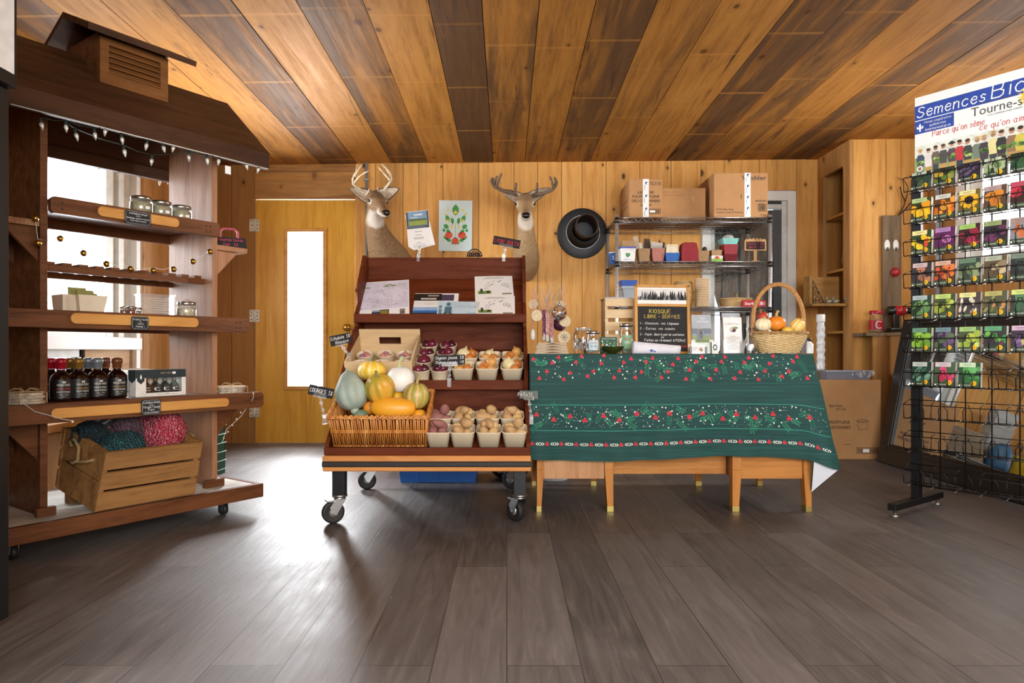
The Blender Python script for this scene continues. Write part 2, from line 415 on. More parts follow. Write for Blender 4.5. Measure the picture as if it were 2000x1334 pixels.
DOORW = wood('varnished_door', 'e0ac48', 'bb8028', .28, (7, 7, .5), False, None, 0, 0, .05, 0, False, 'xz', .35)
OAK = wood('oak_desk', 'd09250', 'a3662b', .38, (16, 16, 1), False, None, 0, 0, .1)
CHERRY = wood('dark_cherry', '74391f', '471f0f', .5, (1.2, 9, 9), False, None, 0, 0, .1, spec=.1)
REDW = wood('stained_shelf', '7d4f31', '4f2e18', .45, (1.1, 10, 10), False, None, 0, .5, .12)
REDW_LIT = wood('stained_wood_lit', 'b58866', '8a5a3c', .5, (10, 10, .9), False, None, 0, .7, .12)
PINE = wood('light_pine', 'd9a25c', 'b47a38', .42, (1.2, 10, 10), False, None, 0, .5, .1)
PALE = wood('pale_plywood', 'ecd5ac', 'd2b182', .55, (1, 10, 10), False, None, 0, .3, .08, 0, False, 'xz', .2)
CRATEW = wood('crate_pine', 'ab7e4c', '74502a', .6, (1.1, 9, 9), False, '3f3020', .8, .4, .15, .5)
GREYW = wood('weathered_board', '8f7a61', '5e4d3b', .7, (10, 10, .8), False, None, 0, .4, .2)
WIREM = P('rack_wire', 'a4a6a6', .3, 1, .1)
STEEL = P('chrome_wire', 'e2e4e5', .38, .8, .05)
ZINC = P('zinc_plated', 'b9bdbf', .35, 1, .1)
BLACKM = P('black_metal', '17181a', .4, .3, .1)
BLACKP = P('black_plastic', '141414', .35, 0, .1)
RUBBER = P('black_rubber', '1c1c1d', .6, 0, .2)
WHITE = P('white_paint', 'e9e9e4', .5, 0, .03, 6)
PAPER = P('paper', 'f1f1ef', .7, 0, .02, 6)
KRAFT = P('kraft_card', 'b98d5f', .75, 0, .07, 9)
PULP = P('cream_pulp', 'e6d8bf', .75, 0, .06, 20)
BRASS = P('brass', 'c9a04e', .3, 1, .1)
GOLD = P('gold_ball', 'd9a948', .25, 1, .1)
CHALKB = P('chalkboard', '1a1b1d', .75, 0, .2, 14)
CHALK = C('f4f4f2', .85); CHALKY = C('e8d060', .85); CHALKR = C('d83c48', .85)
INK = C('222222', .7); GLASS = thin_glass('clear_glass'); GLASSW = thin_glass('window_glass', gloss=.05)
CLEARP = thin_glass('clear_plastic', gloss=.05, rough=.2, fog=.10)
# ------------------------------------------------------------------ the setting
def struct(o): o['kind'] = 'structure'; return o
def zc(x, y): return 2.406-.0105*y+.0093*x
# floor: wide grey-brown vinyl planks running away from the camera
t = NT('floor_planks')
bc = t.coords((1, 1, 1), rot=(0, 0, PI/2))
br = t.n('TexBrick', {'Vector': bc, 'Color1': hx('736e6c'), 'Color2': hx('3b3837'), 'Mortar': hx('2c2724'), 'Scale': 1, 'Mortar Size': .0016,
                      'Mortar Smooth': .3, 'Bias': 0, 'Brick Width': 1.22, 'Row Height': .182})
br.offset = .37; br.offset_frequency = 2
gr = t.n('TexNoise', {'Vector': t.n('VectorMath', {0: t.coords((16, 1.4, 1)), 1: br.outputs['Color']}, operation='ADD').outputs[0], 'Scale': 2.2, 'Detail': 8, 'Roughness': .68, 'Distortion': .9}).outputs[0]
cl = t.n('TexNoise', {'Vector': t.coords((1, 1, 1)), 'Scale': 1.6, 'Detail': 6, 'Roughness': .6}).outputs[0]
c = t.mix(.55, br.outputs['Color'], t.ramp(gr, [(.3, hx('3d3937')), (.55, hx('67615e')), (.75, hx('87807c'))]))
c = t.mix(t.math('MULTIPLY', br.outputs['Fac'], .75), c, hx('2a2523'))
c = t.mix(t.math('MULTIPLY', t.ramp(cl, [(.5, (0, 0, 0, 1)), (.7, (1, 1, 1, 1))]), .18), c, hx('8d8a88'))
t.l(c, t.b.inputs['Base Color'])
t.l(t.ramp(t.math('ADD', t.math('MULTIPLY', cl, .6), t.math('MULTIPLY', gr, .4)), [(.35, (.44,)*3), (.65, (.62,)*3)]), t.b.inputs['Roughness'])
t.b.inputs['Specular IOR Level'].default_value = .75
t.bump(t.math('SUBTRACT', gr, t.math('MULTIPLY', br.outputs['Fac'], .8)), .3, .003)
b = MB(); b.box(LX-.1, RX+.1, -2, BY+.1, -.06, 0, t.mat); struct(b.obj('floor'))
# ceiling: rough boards running away from the camera, each board its own tone
seam = [-1250, -950, -600, -330, -100, 90, 215, 300, 365, 430, 497, 560, 627, 697, 765, 836, 906, 963, 1025, 1086, 1152, 1221, 1300, 1367, 1435, 1505, 1575, 1642, 1710, 1790]
seam = [(x-CX)/234 for x in seam if x > 330]; tone = [.3, .7, .2, .35, .8, .15, .62, .05, .95, .5, .45, .62, .4, .08, .72, .55, .35, .68, .5, .3, .6, .4]
b = MB(); seam[0] = LX-.1; seam.append(RX+.1)
for i, (x0, x1) in enumerate(zip(seam, seam[1:])):
    b.a = (tone[i % len(tone)], random.random(), random.random()); x0 += .002; x1 -= .002
    q = [(x0, -2), (x1, -2), (x1, BY+.08), (x0, BY+.08)]; dz = random.uniform(0, .004)
    b.hexa([(x, y, zc(x, y)+dz) for x, y in q]+[(x, y, zc(x, y)+.03) for x, y in q], CEIL)
b.a = (1, .3, .3)
q = [(LX-.1, -2), (RX+.1, -2), (RX+.1, BY+.1), (LX-.1, BY+.1)]
b.hexa([(x, y, zc(x, y)+.031) for x, y in q]+[(x, y, zc(x, y)+.06) for x, y in q], C('1b130c', .9))
struct(b.obj('ceiling'))
# back wall: vertical pine boards round the two door openings
D1 = (-2.107, -1.269, 2.035); D2 = (1.65, 2.39, 2.086)
bx = [LX-.1]+[(x-CX)/234 for x in (452, 497)]+[D1[1]]+[(x-CX)/234 for x in (733, 787, 818, 865, 935, 1004, 1050, 1097, 1137, 1184, 1250, 1311)]+[D2[0]-.03, (1415-CX)/234, (1484-CX)/234, D2[1]+.03, (1600-CX)/234, 2.85, RX+.1]
tn = [1.3, 1.2, 0, .35, .6, .3, .45, .35, .1, .2, .15, .1, .1, .2, .35, .25, .3, .3, .25, .3, .25, .3, .5]
b = MB()
for i, (x0, x1) in enumerate(zip(bx, bx[1:])):
    b.a = (tn[i % len(tn)], random.random(), random.random()); z0 = 0
    if x0 >= D1[0]-.01 and x1 <= D1[1]+.01: z0 = -1
    elif x0 >= D2[0]-.04 and x1 <= D2[1]+.04: z0 = D2[2]+.03
    g = .002; y0 = BY+random.uniform(0, .004)
    if z0 >= 0: b.box(x0+g, x1-g, y0, BY+.06, z0, zc(x0, BY)+.02, WALL)
b.a = (.5, .2, .9)                                  # the two cross boards over the door
W_H = wood('cross_boards', 'd9a05a', '9a6430', .5, (.8, 11, 11), True, '6b5a40', .5, .6, .1, .3, False, 'xz', .3)
b.box(D1[0]+.002, D1[1]-.002, BY, BY+.06, D1[2]+.012, 2.27, W_H); b.a = (.7, .6, .1); b.box(D1[0]+.002, D1[1]-.002, BY+.004, BY+.06, 2.274, 2.42, W_H)
K = C('100b07', .9)
for x0, x1, z0 in ((LX-.1, D1[0], 0), (D1[0], D1[1], D1[2]+.01), (D1[1], D2[0]-.03, 0), (D2[0]-.03, D2[1]+.03, D2[2]+.03), (D2[1]+.03, RX+.1, 0)): b.box(x0, x1, BY+.061, BY+.09, z0, 2.46, K)
struct(b.obj('wall_back'))
def side_wall(name, x, sgn, y0, y1, holes, mat):
    b = MB(); ys = [y0]
    while ys[-1] < y1: ys.append(min(y1, ys[-1]+random.uniform(.19, .29)))
    for h in holes: ys += [h[0], h[1]]
    ys = sorted(set(ys))
    for p, q in zip(ys, ys[1:]):
        b.a = (random.choice((.2, .35, .5, .7)), random.random(), random.random()); m_ = (p+q)/2
        spans = [(0, 2.5)]
        for h in holes:
            if h[0] <= m_ <= h[1]: spans = [(0, h[2]), (h[3], 2.5)]
        for z0, z1 in spans: b.box(min(x, x+sgn*.06), max(x, x+sgn*.06), p+.002, q-.002, z0, z1, mat); b.box(min(x+sgn*.061, x+sgn*.09), max(x+sgn*.061, x+sgn*.09), p, q, z0, z1, K)
    return struct(b.obj(name))
WIN1 = (3.40, 4.68, .38, 2.02); WINN = (.05, 1.45, .95, 2.1); WIN2 = (3.55, 4.74, 1.36, 2.14)
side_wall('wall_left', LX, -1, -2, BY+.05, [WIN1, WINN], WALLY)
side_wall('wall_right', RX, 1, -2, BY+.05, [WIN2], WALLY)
b = MB(); x0, x1, z0, z1 = -1.9, 2.9, .55, 2.3      # shop front behind the camera with its wide opening
for p in ((LX-.1, x0, 0, 2.5), (x1, RX+.1, 0, 2.5), (x0, x1, 0, z0), (x0, x1, z1, 2.5)): b.box(p[0], p[1], -1.72, -1.65, p[2], p[3], WALL)
struct(b.obj('wall_front'))
# ---- yellow varnished door with a tall glass
d = thing('door_1', None, None, (D1[0], BY, 0)); d['kind'] = 'structure'
W_ = D1[1]-D1[0]; gx0, gx1, gz0, gz1 = (562-497)/234, (631-497)/234, .479, 1.766
b = MB(); b.box(.004, gx0-.02, .008, .048, .004, D1[2]-.004, DOORW); b.box(gx1+.02, W_-.004, .008, .048, .004, D1[2]-.004, DOORW)
b.box(gx0-.02, gx1+.02, .008, .048, .004, gz0-.02, DOORW); b.box(gx0-.02, gx1+.02, .008, .048, gz1+.02, D1[2]-.004, DOORW); b.obj('door_slab', d)
b = MB(); e = .03
for p in ((gx0-e, gx0, gz0-e, gz1+e), (gx1, gx1+e, gz0-e, gz1+e), (gx0, gx1, gz0-e, gz0), (gx0, gx1, gz1, gz1+e)): b.box(p[0], p[1], -.008, .03, p[2], p[3], PINE)
b.obj('glass_trim', d, bv=.003)
b = MB(); b.box(gx0, gx1, .025, .031, gz0, gz1, GLASSW); b.obj('glass_pane', d)
for py in (440, 617, 803):
    z = CH-(py-CY)/234; b = MB(); q = P('hinge_paint', 'cfc8b4', .5, .2, .3, 60) if py == 440 else q
    b.box(-.04, -.006, -.008, .0, z-.05, z+.05, q); b.box(.006, .04, -.004, .007, z-.05, z+.05, q); b.tube([(0, -.008, z-.055), (0, -.008, z+.055)], .008, q)
    for sx in (-.025, .025):
        for k in (-.03, 0, .03): b.disc((sx, -.009, z+k), UX, UZ, .005, .005, C('3a3530', .6), 6)
    b.obj('hinge', d)
b = MB(); b.M = T(W_-.065, .008, CH+(CY-640)/234, PI/2)
b.lathe([(.033, 0), (.033, .006), (.012, .01), (.012, .035), (.026, .042), (.03, .055), (.025, .068), (.0, .072)], BRASS, 18); b.obj('knob', d)
# ---- white framed glass door at the back, lined with plastic film
d = thing('door_2', None, None, (D2[0], BY, 0)); d['kind'] = 'structure'; W_ = D2[1]-D2[0]; H = D2[2]
b = MB()
for p in ((-.02, .05, 0, H+.02), (W_-.05, W_+.02, 0, H+.02), (.05, W_-.05, H-.06, H+.02)): b.box(p[0], p[1], -.015, .05, p[2], p[3], WHITE)
for p in ((.05, .09, 0, H-.06), (W_-.09, W_-.05, 0, H-.06), (.09, W_-.09, H-.125, H-.085), (.09, W_-.09, .0, .15)): b.box(p[0], p[1], .012, .045, p[2], p[3], C('d5d8d6', .5))
b.obj('door_frame', d, bv=.003)
b = MB(); b.box(W_-.155, W_-.09, .02, .05, .15, H-.13, C('4a4f52', .5)); b.box(.09, W_-.09, .02, .05, H-.085, H-.06, C('2c2d2d', .5)); b.obj('door_sash', d)
b = MB(); b.box(.09, W_-.155, .022, .027, .15, H-.125, GLASSW); b.obj('glass_pane', d)
t = NT('wrinkled_film'); no = t.n('TexNoise', {'Vector': t.coords((9, 9, 2.2), rot=(0, .5, 0)), 'Scale': 2.6, 'Detail': 6, 'Roughness': .65, 'Distortion': 1.6}).outputs[0]
t.l(t.ramp(no, [(.35, hx('23241f')), (.6, hx('43453b')), (.75, hx('8f9487'))]), t.b.inputs['Base Color']); t.b.inputs['Roughness'].default_value = .25; t.bump(no, .6, .02)
b = MB(); b.grid(lambda u, v: (.094+.05*smoothstep(.30, .36, v)*smoothstep(.62, .5, v)+u*(W_-.25), .045+.006*math.sin(u*21+v*9)+.005*math.sin(v*17-u*5), .15+v*(H-.28)), 24, 40, t.mat); b.obj('plastic_film', d)
b = MB(); b.tube([(.462, .018, .3), (.458, .016, 1.25)], .006, C('b98a58', .5)); b.obj('pull_rod', d)
# ---- left window: upper sash, white rail, low pane and wood infill
wn = thing('window_1', None, None, (LX, 0, 0)); wn['kind'] = 'structure'; y0, y1, z0, z1 = WIN1; b = MB()
for p in ((y0-.07, y0, z0-.05, z1+.07), (y1-.05, y1, z0-.02, z1+.07), (y0, y1-.05, z1, z1+.07)): b.box(-.09, .018, p[0], p[1], p[2], p[3], WHITE)
b.box(-.09, .03, y0-.07, y1, .78, .86, WHITE)
for p in ((y0, y0+.06, .86, z1), (4.36, 4.44, .86, z1), (4.50, 4.63, .86, z1), (y0+.06, 4.36, .86, .93), (y0+.06, 4.36, z1-.06, z1)): b.box(-.075, -.03, p[0], p[1], p[2], p[3], C('dedfd8', .5))
b.box(-.08, -.05, 4.44, 4.50, .86, z1, C('c9c8bf', .5)); b.obj('window_frame', wn, bv=.003)
b = MB(); b.box(-.056, -.05, y0+.06, 4.36, .93, z1-.06, GLASSW); b.box(-.056, -.05, y0, 4.08, z0, .78, GLASSW); b.obj('glass_pane', wn)
b = MB(); b.box(-.07, -.02, 4.07, 4.11, z0, .78, BLACKP); b.box(-.07, -.02, y0, 4.09, .735, .78, C('c4c4bd', .5)); b.box(-.065, -.03, 3.82, 3.85, z0, .74, C('c4c4bd', .5)); b.obj('low_frame', wn)
b = MB(); b.box(-.06, -.01, 4.11, y1-.05, .30, .78, wood('infill_board', 'c9a276', '94714b', .6, (9, 1, 9), False, None, 0, .5)); b.obj('infill_panel', wn)
b = MB(); b.box(-.09, .12, y0-.1, 4.25, z0-.045, z0, PINE); b.obj('sill', wn, bv=.003)
# ---- right window
wn = thing('window_2', None, None, (RX, 0, 0)); wn['kind'] = 'structure'; y0, y1, z0, z1 = WIN2; b = MB()
for p in ((y0-.08, y0, z0-.08, z1+.08), (y1, y1+.1, z0-.08, z1+.08), (y0, y1, z1, z1+.08), (y0, y1, z0-.08, z0)): b.box(-.02, .02, p[0], p[1], p[2], p[3], WHITE)
for p in ((y0, y0+.05, z0, z1), (y1-.12, y1, z0, z1), (y0, y1, z0, z0+.05), (y0, y1, z1-.05, z1), (y0, y1, 1.72, 1.77), (4.18, 4.22, z0, z1)): b.box(.02, .06, p[0], p[1], p[2], p[3], WHITE)
b.obj('window_frame', wn, bv=.003)
b = MB(); b.box(.036, .042, y0+.05, y1-.12, z0+.05, z1-.05, GLASSW); b.obj('glass_pane', wn)
# ---- the boxed-out corner on the right with its open side, and the ledge along the right wall
AX, AY = 2.60, 5.18; b = MB()
for x0, x1, tn_ in ((AX+.03, 2.875, .12), (2.879, 2.99, .2), (2.994, RX, .3)):
    b.a = (tn_, random.random(), random.random()); b.box(x0, x1, AY, AY+.02, 0, zc(x0, AY)+.02, WALL)
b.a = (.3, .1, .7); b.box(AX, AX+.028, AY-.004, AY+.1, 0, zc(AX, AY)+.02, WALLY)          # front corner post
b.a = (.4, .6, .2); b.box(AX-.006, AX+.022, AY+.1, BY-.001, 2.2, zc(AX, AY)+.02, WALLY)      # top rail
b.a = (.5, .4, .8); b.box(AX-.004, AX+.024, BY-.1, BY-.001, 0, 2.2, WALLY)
b.a = (.8, .3, .4)
for z in (.52, .93, 1.42, 1.86): b.box(AX+.03, RX, AY+.03, BY-.001, z-.018, z, PINE)
struct(b.obj('wall_alcove'))
b = MB(); b.box(2.62, RX, 4.98, AY-.002, .882, .905, GREYW); b.box(2.68, RX, 5.0, 5.02, 0, .882, WALLY); b.box(2.768, RX, 2.2, 4.98, .882, .905, wood('ledge_board', 'a58d6c', '75603f', .6, (9, 1, 9))); b.box(2.80, 2.82, 2.2, 5.0, .0, .882, WALLY)
struct(b.obj('trim_ledge'))
# grey conduit by the door, another on the right wall
GREYP = C('8b8f93', .45)
b = MB(); x = (716-CX)/234
b.tube([(x, BY-.012, 2.36), (x, BY-.012, 1.3), (x-.004, BY-.012, .9)], .011, GREYP)
for z in (2.2, 1.5): b.box(x-.02, x+.02, BY-.025, BY, z-.008, z+.008, GREYP)
tag(b.obj('conduit'), 'thin grey metal conduit running down the wall behind the large antlered deer head', 'pipe')
b = MB(); b.tube([(3.17, 5.02, .88), (3.17, 5.02, 2.36)], .018, GREYP)
tag(b.obj('conduit'), 'grey pipe running up the right wall behind the seed packet rack', 'pipe')
# ------------------------------------------------------------------ left: rolling farm-stand display with roof
O3 = Vector((-1.171, 3.286, 0)); UT = Vector((.579, .815, 0)); UD = Vector((-.815, .579, 0)); RZ3 = math.atan2(.815, .579)
def LP(t, d, z): return O3+UT*t+UD*d+Vector((0, 0, z))
def LU(px, py, d):                                 # photo pixel -> (t, z) on the plane a distance d behind the display's front
    k = (px-CX)/F; bx = O3.x+UD.x*d; by = O3.y+UD.y*d
    t = (k*by-bx)/(UT.x-k*UT.y); D = by+UT.y*t
    return t, CH-(py-CY)/F*D
S3 = thing('display_stand', 'dark stained wooden farm-stand display with gabled roof and louvred cupola', 'display stand', O3, RZ3)
WHTOP = P('worn_white_top', 'cfcac0', .6, 0, .3, 7)
b = MB(); b.box(-1.15, 0, 0, .03, .07, .135, REDW); b.box(-1.15, 0, .63, .66, .07, .135, REDW); b.box(-.03, 0, .03, .63, .07, .135, REDW); b.box(-1.15, -1.12, .03, .63, .07, .135, REDW)
b.box(-1.12, -.03, .03, .63, .112, .134, WHTOP); p = b.obj('platform', S3, bv=.004)
for t_, d_ in ((-.15, .1), (-1.0, .1), (-.15, .56), (-1.0, .56)):
    b = MB(); b.M = T(t_, d_, 0); b.box(-.03, .03, -.03, .03, .062, .07, ZINC); b.tube([(-.011, 0, .026), (.011, 0, .026)], .026, RUBBER, 16)
    for s in (-.014, .014): b.prism([(-.012, .02), (.012, .02), (.02, .064), (-.02, .064)], s-.002, s+.002, ZINC, 'x')
    b.obj('castor', S3)
for t0 in (-.188, -.9):
    b = MB(); b.prism([(.127, .135), (.513, .135), (.513, 1.775), (.32, 1.95), (.127, 1.775)], t0, t0+.026, REDW_LIT if t0 > -.5 else REDW, 'x')  # same wood: light painted into the right upright, shade into the left
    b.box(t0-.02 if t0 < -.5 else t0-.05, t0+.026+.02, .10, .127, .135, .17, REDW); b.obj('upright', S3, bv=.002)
def shelf(name, t0, t1, d0, d1, z0, z1, th=.02, back=True):
    b = MB(); b.prism([(t0, z0+.012), (t0+.012, z0), (t1-.012, z0), (t1, z0+.012), (t1, z1-.012), (t1-.012, z1), (t0+.012, z1), (t0, z1-.012)], d0, d0+.028, REDW, 'y')
    b.box(t0+.01, t1-.01, d0+.028, d1-.025, z1-.006-th, z1-.006, REDW)
    if back: b.box(t0, t1, d1-.025, d1, z0, z1, REDW)
    for s in (t0+.04, t1-.05, t1-.07):
        b.disc((s, d0-.0008, (z0+z1)/2+.01), UX, UZ, .0045, .0045, C('2a1c12', .7), 6); b.disc((s, d0-.0008, (z0+z1)/2-.014), UX, UZ, .0045, .0045, C('2a1c12', .7), 6)
    return b.obj(name, S3, bv=.002)
shelf('shelf', -1.15, 0, 0, .64, .501, .575); shelf('shelf', -1.11, -.044, .05, .59, .859, .928); shelf('shelf', -.874, -.165, .10, .53, 1.306, 1.371)
def strip(t0, t1, d, z0, z1):
    b = MB(); r = (z1-z0)*.45
    b.prism(rr(t0, t1, z0, z1, r, 5), d-.013, d, PINE, 'y'); b.obj('label_rail', S3, bv=.004)
strip(-.914, -.189, 0, .517, .557); strip(-.828, -.307, .05, .876, .919); strip(-.708, -.3685, .10, 1.318, 1.36)
b = MB(); b.box(-.874, -.188, .195, .215, 1.088, 1.114, REDW); b.box(-.874, -.188, .48, .5, 1.088, 1.114, REDW)
for i in range(11): b.box(-.86+i*.062, -.825+i*.062, .19, .505, 1.114, 1.126, REDW)
b.obj('slatted_rack', S3)
for t0, t1 in ((-.162, 0), (-1.06, -.9)):
    b = MB(); b.box(t0, t1, .13, .42, 1.25, 1.275, REDW_LIT); b.obj('side_shelf', S3, bv=.003)
    s = 1 if t0 > -.5 else -1; e = t0 if s > 0 else t1
    for dd in (.15, .38):
        b = MB(); b.prism([(e, 1.25), (e+s*.12, 1.25), (e, 1.12)], dd, dd+.02, REDW_LIT if s > 0 else REDW, 'y'); b.obj('bracket', S3); b = MB(); b.prism([(e, .50), (e+s*.13, .50), (e, .35)], dd, dd+.02, REDW, 'y'); b.obj('bracket', S3)  # upper brackets: right one paler, left darker, the same painted light and shade
ROOFW = wood('roof_boards', '553520', '352010', .55, (1.2, 9, 9), False, None, 0, .3)
b = MB(); b.box(-1.13, .01, -.03, -.005, 1.645, 1.70, ROOFW)
b.hexa([(-1.13, -.03, 1.70), (.01, -.03, 1.70), (.01, .32, 2.012), (-1.13, .32, 2.012), (-1.13, -.036, 1.716), (.01, -.036, 1.716), (.01, .32, 2.034), (-1.13, .32, 2.034)], ROOFW); b.obj('roof_front', S3)
b = MB(); b.box(-1.13, .01, .645, .67, 1.655, 1.71, ROOFW)
b.hexa([(-1.13, .32, 2.012), (.01, .32, 2.012), (.01, .67, 1.70), (-1.13, .67, 1.70), (-1.13, .32, 2.034), (.01, .32, 2.034), (.01, .676, 1.716), (-1.13, .676, 1.716)], ROOFW); b.obj('roof_back', S3)
LOUV = wood('louvre_wood', '8a5a30', '5a3818', .5, (1.2, 9, 9)); cu = MB(); cu.box(-.671, -.384, .175, .47, 1.84, 2.10, REDW); cu = cu.obj('cupola', S3)
b = MB(); t0, t1 = -.671, -.384                     # louvred vent on the cupola front
for q in ((t0, t0+.035, 1.885, 2.08), (t1-.035, t1, 1.885, 2.08), (t0+.035, t1-.035, 1.885, 1.935), (t0+.035, t1-.035, 2.052, 2.08)): b.box(q[0], q[1], .155, .175, q[2], q[3], LOUV)
for i in range(5):
    z = 1.938+i*.0225; b.hexa([(t0+.035, .158, z), (t1-.035, .158, z), (t1-.035, .173, z+.018), (t0+.035, .173, z+.018), (t0+.035, .158, z+.005), (t1-.035, .158, z+.005), (t1-.035, .173, z+.023), (t0+.035, .173, z+.023)], LOUV)
b.obj('louvre', cu)
b = MB()
for s in (1, -1):
    a = lambda d: .32+s*(d-.32)
    b.hexa([(-.745, a(.09), 2.062), (-.29, a(.09), 2.062), (-.29, .32, 2.17), (-.745, .32, 2.17), (-.745, a(.085), 2.085), (-.29, a(.085), 2.085), (-.29, .32, 2.195), (-.745, .32, 2.195)], ROOFW)
b.obj('cupola_roof', cu)
# ---- string of clear bulbs under the eaves
BULB = thin_glass('bulb_glass', (.98, .96, .9), gloss=.5, rough=.08, fog=.35, fogcol=(.95, .93, .85, 1)); SOCK = C('16291f', .5); WIREW = C('dcdcd6', .5)
sl = thing('string_lights', 'string of clear pointed bulbs on dark wire along the roof eaves', 'string lights', O3, RZ3)
def bulb(px, py, d, ang=0, s=1):
    t, z = LU(px, py, d); b = MB(); b.M = T(t, d, z+.008, ang*.6, ang, 0, s)
    b.lathe([(.0055, .002), (.006, .004), (.0052, .02), (.003, .023)], SOCK, 8); o = b.obj('socket', sl)
    b = MB(); b.M = T(t, d, z+.008, ang*.6, ang, 0, s); b.lathe([(.0005, -.026), (.004, -.018), (.0078, -.006), (.0068, .002), (.005, .004)], BULB, 8); b.obj('bulb', o)
    return (t, d, z+.03)
fr = [(270, 820), (430, 835), (497, 890), (618, 885), (686, 862), (795, 915), (955, 955), (1065, 970), (1130, 970), (810, 995), (988, 1055), (1230, 1030), (1350, 1050), (1425, 1055), (1605, 1085), (1685, 1108)]
pt = {}
for i, (a, c) in enumerate(fr): pt[i] = bulb(a/3.335, c/3.335, -.012 if i not in (2, 9, 10) else .02, random.uniform(-.25, .25))
b = MB()
b.tube([(-1.05, -.033, 1.643), (-.6, -.035, 1.641), (-.2, -.034, 1.642), (.0, -.034, 1.643)], .0022, WIREW, 5)
for seq in ([0, 1, 3, 4, 5, 6, 7, 8, 11, 12, 13, 14, 15], [1, 2, 9, 10, 11]):
    pp = []
    for i in seq:
        q = Vector(pt[i])
        if pp: m_ = (pp[-1]+q)/2; m_.z -= .006; pp.append(m_)
        pp.append(q)
    b.tube(pp, .0016, SOCK, 5)
rear = [bulb(a/3.335, c/3.335, .672, random.uniform(-.2, .2)) for a, c in ((345, 1012), (505, 1050), (650, 1088), (770, 1122), (910, 1148), (1043, 1190), (1098, 1180))]
b.tube([Vector(q) for q in rear], .0016, SOCK, 5); b.obj('wire', sl)
t, z = LU(1485/3.335, 1108/3.335, -.02); b = MB(); b.box(t-.014, t+.014, -.021, -.019, z-.018, z+.018, PAPER); b.obj('paper_tag', sl)
# ---- garland of small gold wire balls
gl = thing('ball_garland', 'thin white wire garland of small gold balls across the open shelves', 'garland', O3, RZ3)
gb = [(230, 155, .10), (248, 315, .10), (393, 287, .3), (545, 382, .25), (693, 453, .2), (849, 485, .17), (998, 495, .16), (1131, 487, .15), (1257, 436, .15), (1369, 372, .125)]; pp = []
for a, c, d in gb:
    t, z = LU(a/3.335, 380+c/3.335, d); pp.append(Vector((t, d, z+.013)))
    b = MB(); b.ell((t, d, z), .0125, GOLD, 12, 8)
    for k in range(3): b.tube([(t+.0128*math.cos(q)*math.cos(k), d+.0128*math.cos(q)*math.sin(k), z+.0128*math.sin(q)) for q in [i*PI/5 for i in range(10)]], .001, C('6b4a18', .5, .5), 4, closed=True)
    b.obj('ball', gl)
b = MB(); q = []
for a, c in zip(pp, pp[1:]): q += [a, (a+c)/2-Vector((0, 0, .012))]
b.tube(q+[pp[-1]], .0011, WIREW, 4); b.obj('wire', gl)
# ---- goods on the display
def at3(px, d, z): t, _ = LU(px, 500, d); return LP(t, d, z)
LID = P('tin_lid', 'b8b4aa', .3, 1, .1)
def jar(name, label, loc, r, h, fill, fillh, lid=True, group=None, clip=False, body=None):
    o = thing(name, label, 'jar', loc, random.uniform(0, 6), group); nk = r*.86
    b = MB(); b.lathe([(r*.9, 0), (r, h*.06), (r, h*.7), (nk, h*.82), (nk, h*.99)], body or GLASS, 20, cap=False); b.lathe([(.001, .003), (r*.9, .003)], body or GLASS, 20, cap=False); b.obj('glass', o)
    if fill: b = MB(); b.lathe([(r*.86, .005), (r*.94, h*.08), (r*.94, fillh), (r*.5, fillh+.004), (.0005, fillh+.005)], fill, 16); b.obj('contents', o)
    if lid:
        b = MB(); b.lathe([(nk+.003, h*.84), (nk+.004, h*.86), (nk+.004, h), (nk-.004, h+.003), (nk-.008, h), (.001, h)], LID, 24)
        b.obj('lid', o)
    return o
HERB = P('dried_herbs', 'a5a183', .8, 0, .45, 160)
for i, (px, lab) in enumerate(((276, 'squat glass jar of dried herbs with tin lid, leftmost of three on the top shelf'), (315, 'squat glass jar of dried herbs, middle one of three on the top shelf'), (354, 'squat glass jar of dried herbs with tin lid, rightmost of three by the upright'))):
    j = jar('herb_jar', lab, at3(px, .17+.02*i, 1.366), .045, .075, HERB, .05, group='herb jars on the top shelf')
    b = MB(); b.M = T(0, 0, 0, 0, 0, -j.rotation_euler.z+RZ3); b.rect((-.004, -.0456, .02), UX, UZ, 0, .018, 0, .012, PAPER); b.obj('price_sticker', j)
def chalk_tag(name, label, t, d, z, w, h, lines, group=None, cols=None, oct_=True):
    o = thing(name, label, 'chalk tag', LP(t, d, z), RZ3, group); c = .12*h if oct_ else .001
    b = MB(); b.prism([(-w/2+c, -h/2), (w/2-c, -h/2), (w/2, -h/2+c), (w/2, h/2-c), (w/2-c, h/2), (-w/2+c, h/2), (-w/2, h/2-c), (-w/2, -h/2+c)], -.004, 0, CHALKB, 'y'); b.obj('board', o)
    b = MB()
    for i, (s, sz, yy) in enumerate(lines): b.pen(s, (0, -.0046, yy*h), UX, UZ, sz*h, CHALK, .13, 'c', .15, .3, None, w*.86)
    k = .06*h; q = [(-w/2+c+k, -h/2+k), (w/2-c-k, -h/2+k), (w/2-k, -h/2+c+k), (w/2-k, h/2-c-k), (w/2-c-k, h/2-k), (-w/2+c+k, h/2-k), (-w/2+k, h/2-c-k), (-w/2+k, -h/2+c+k)]
    if oct_: b.tube([(x, -.0042, y) for x, y in q], .0006, C('bfc7cc', .6), 4, closed=True)
    b.obj('chalk_lettering', o); return o
t, z = LU(269, 426, .085); chalk_tag('chalk_tag', 'small black chalk tag on the pale rail under the herb jars', t, .085, z, .108, .058, [('Collaboration', .15, .22), ('avec', .1, .08), ('Boulange, sauces & Autres', .11, -.1), ('Tous deux locales', .1, -.27)])
t, z = LU(273, 631, .035); chalk_tag('chalk_tag', 'small black chalk tag on the middle shelf edge', t, .035, z, .07, .056, [('Produits Maison', .12, .2), ('de', .1, .05), ('Verre', .13, -.12), ('Fermé v', .13, -.33)])
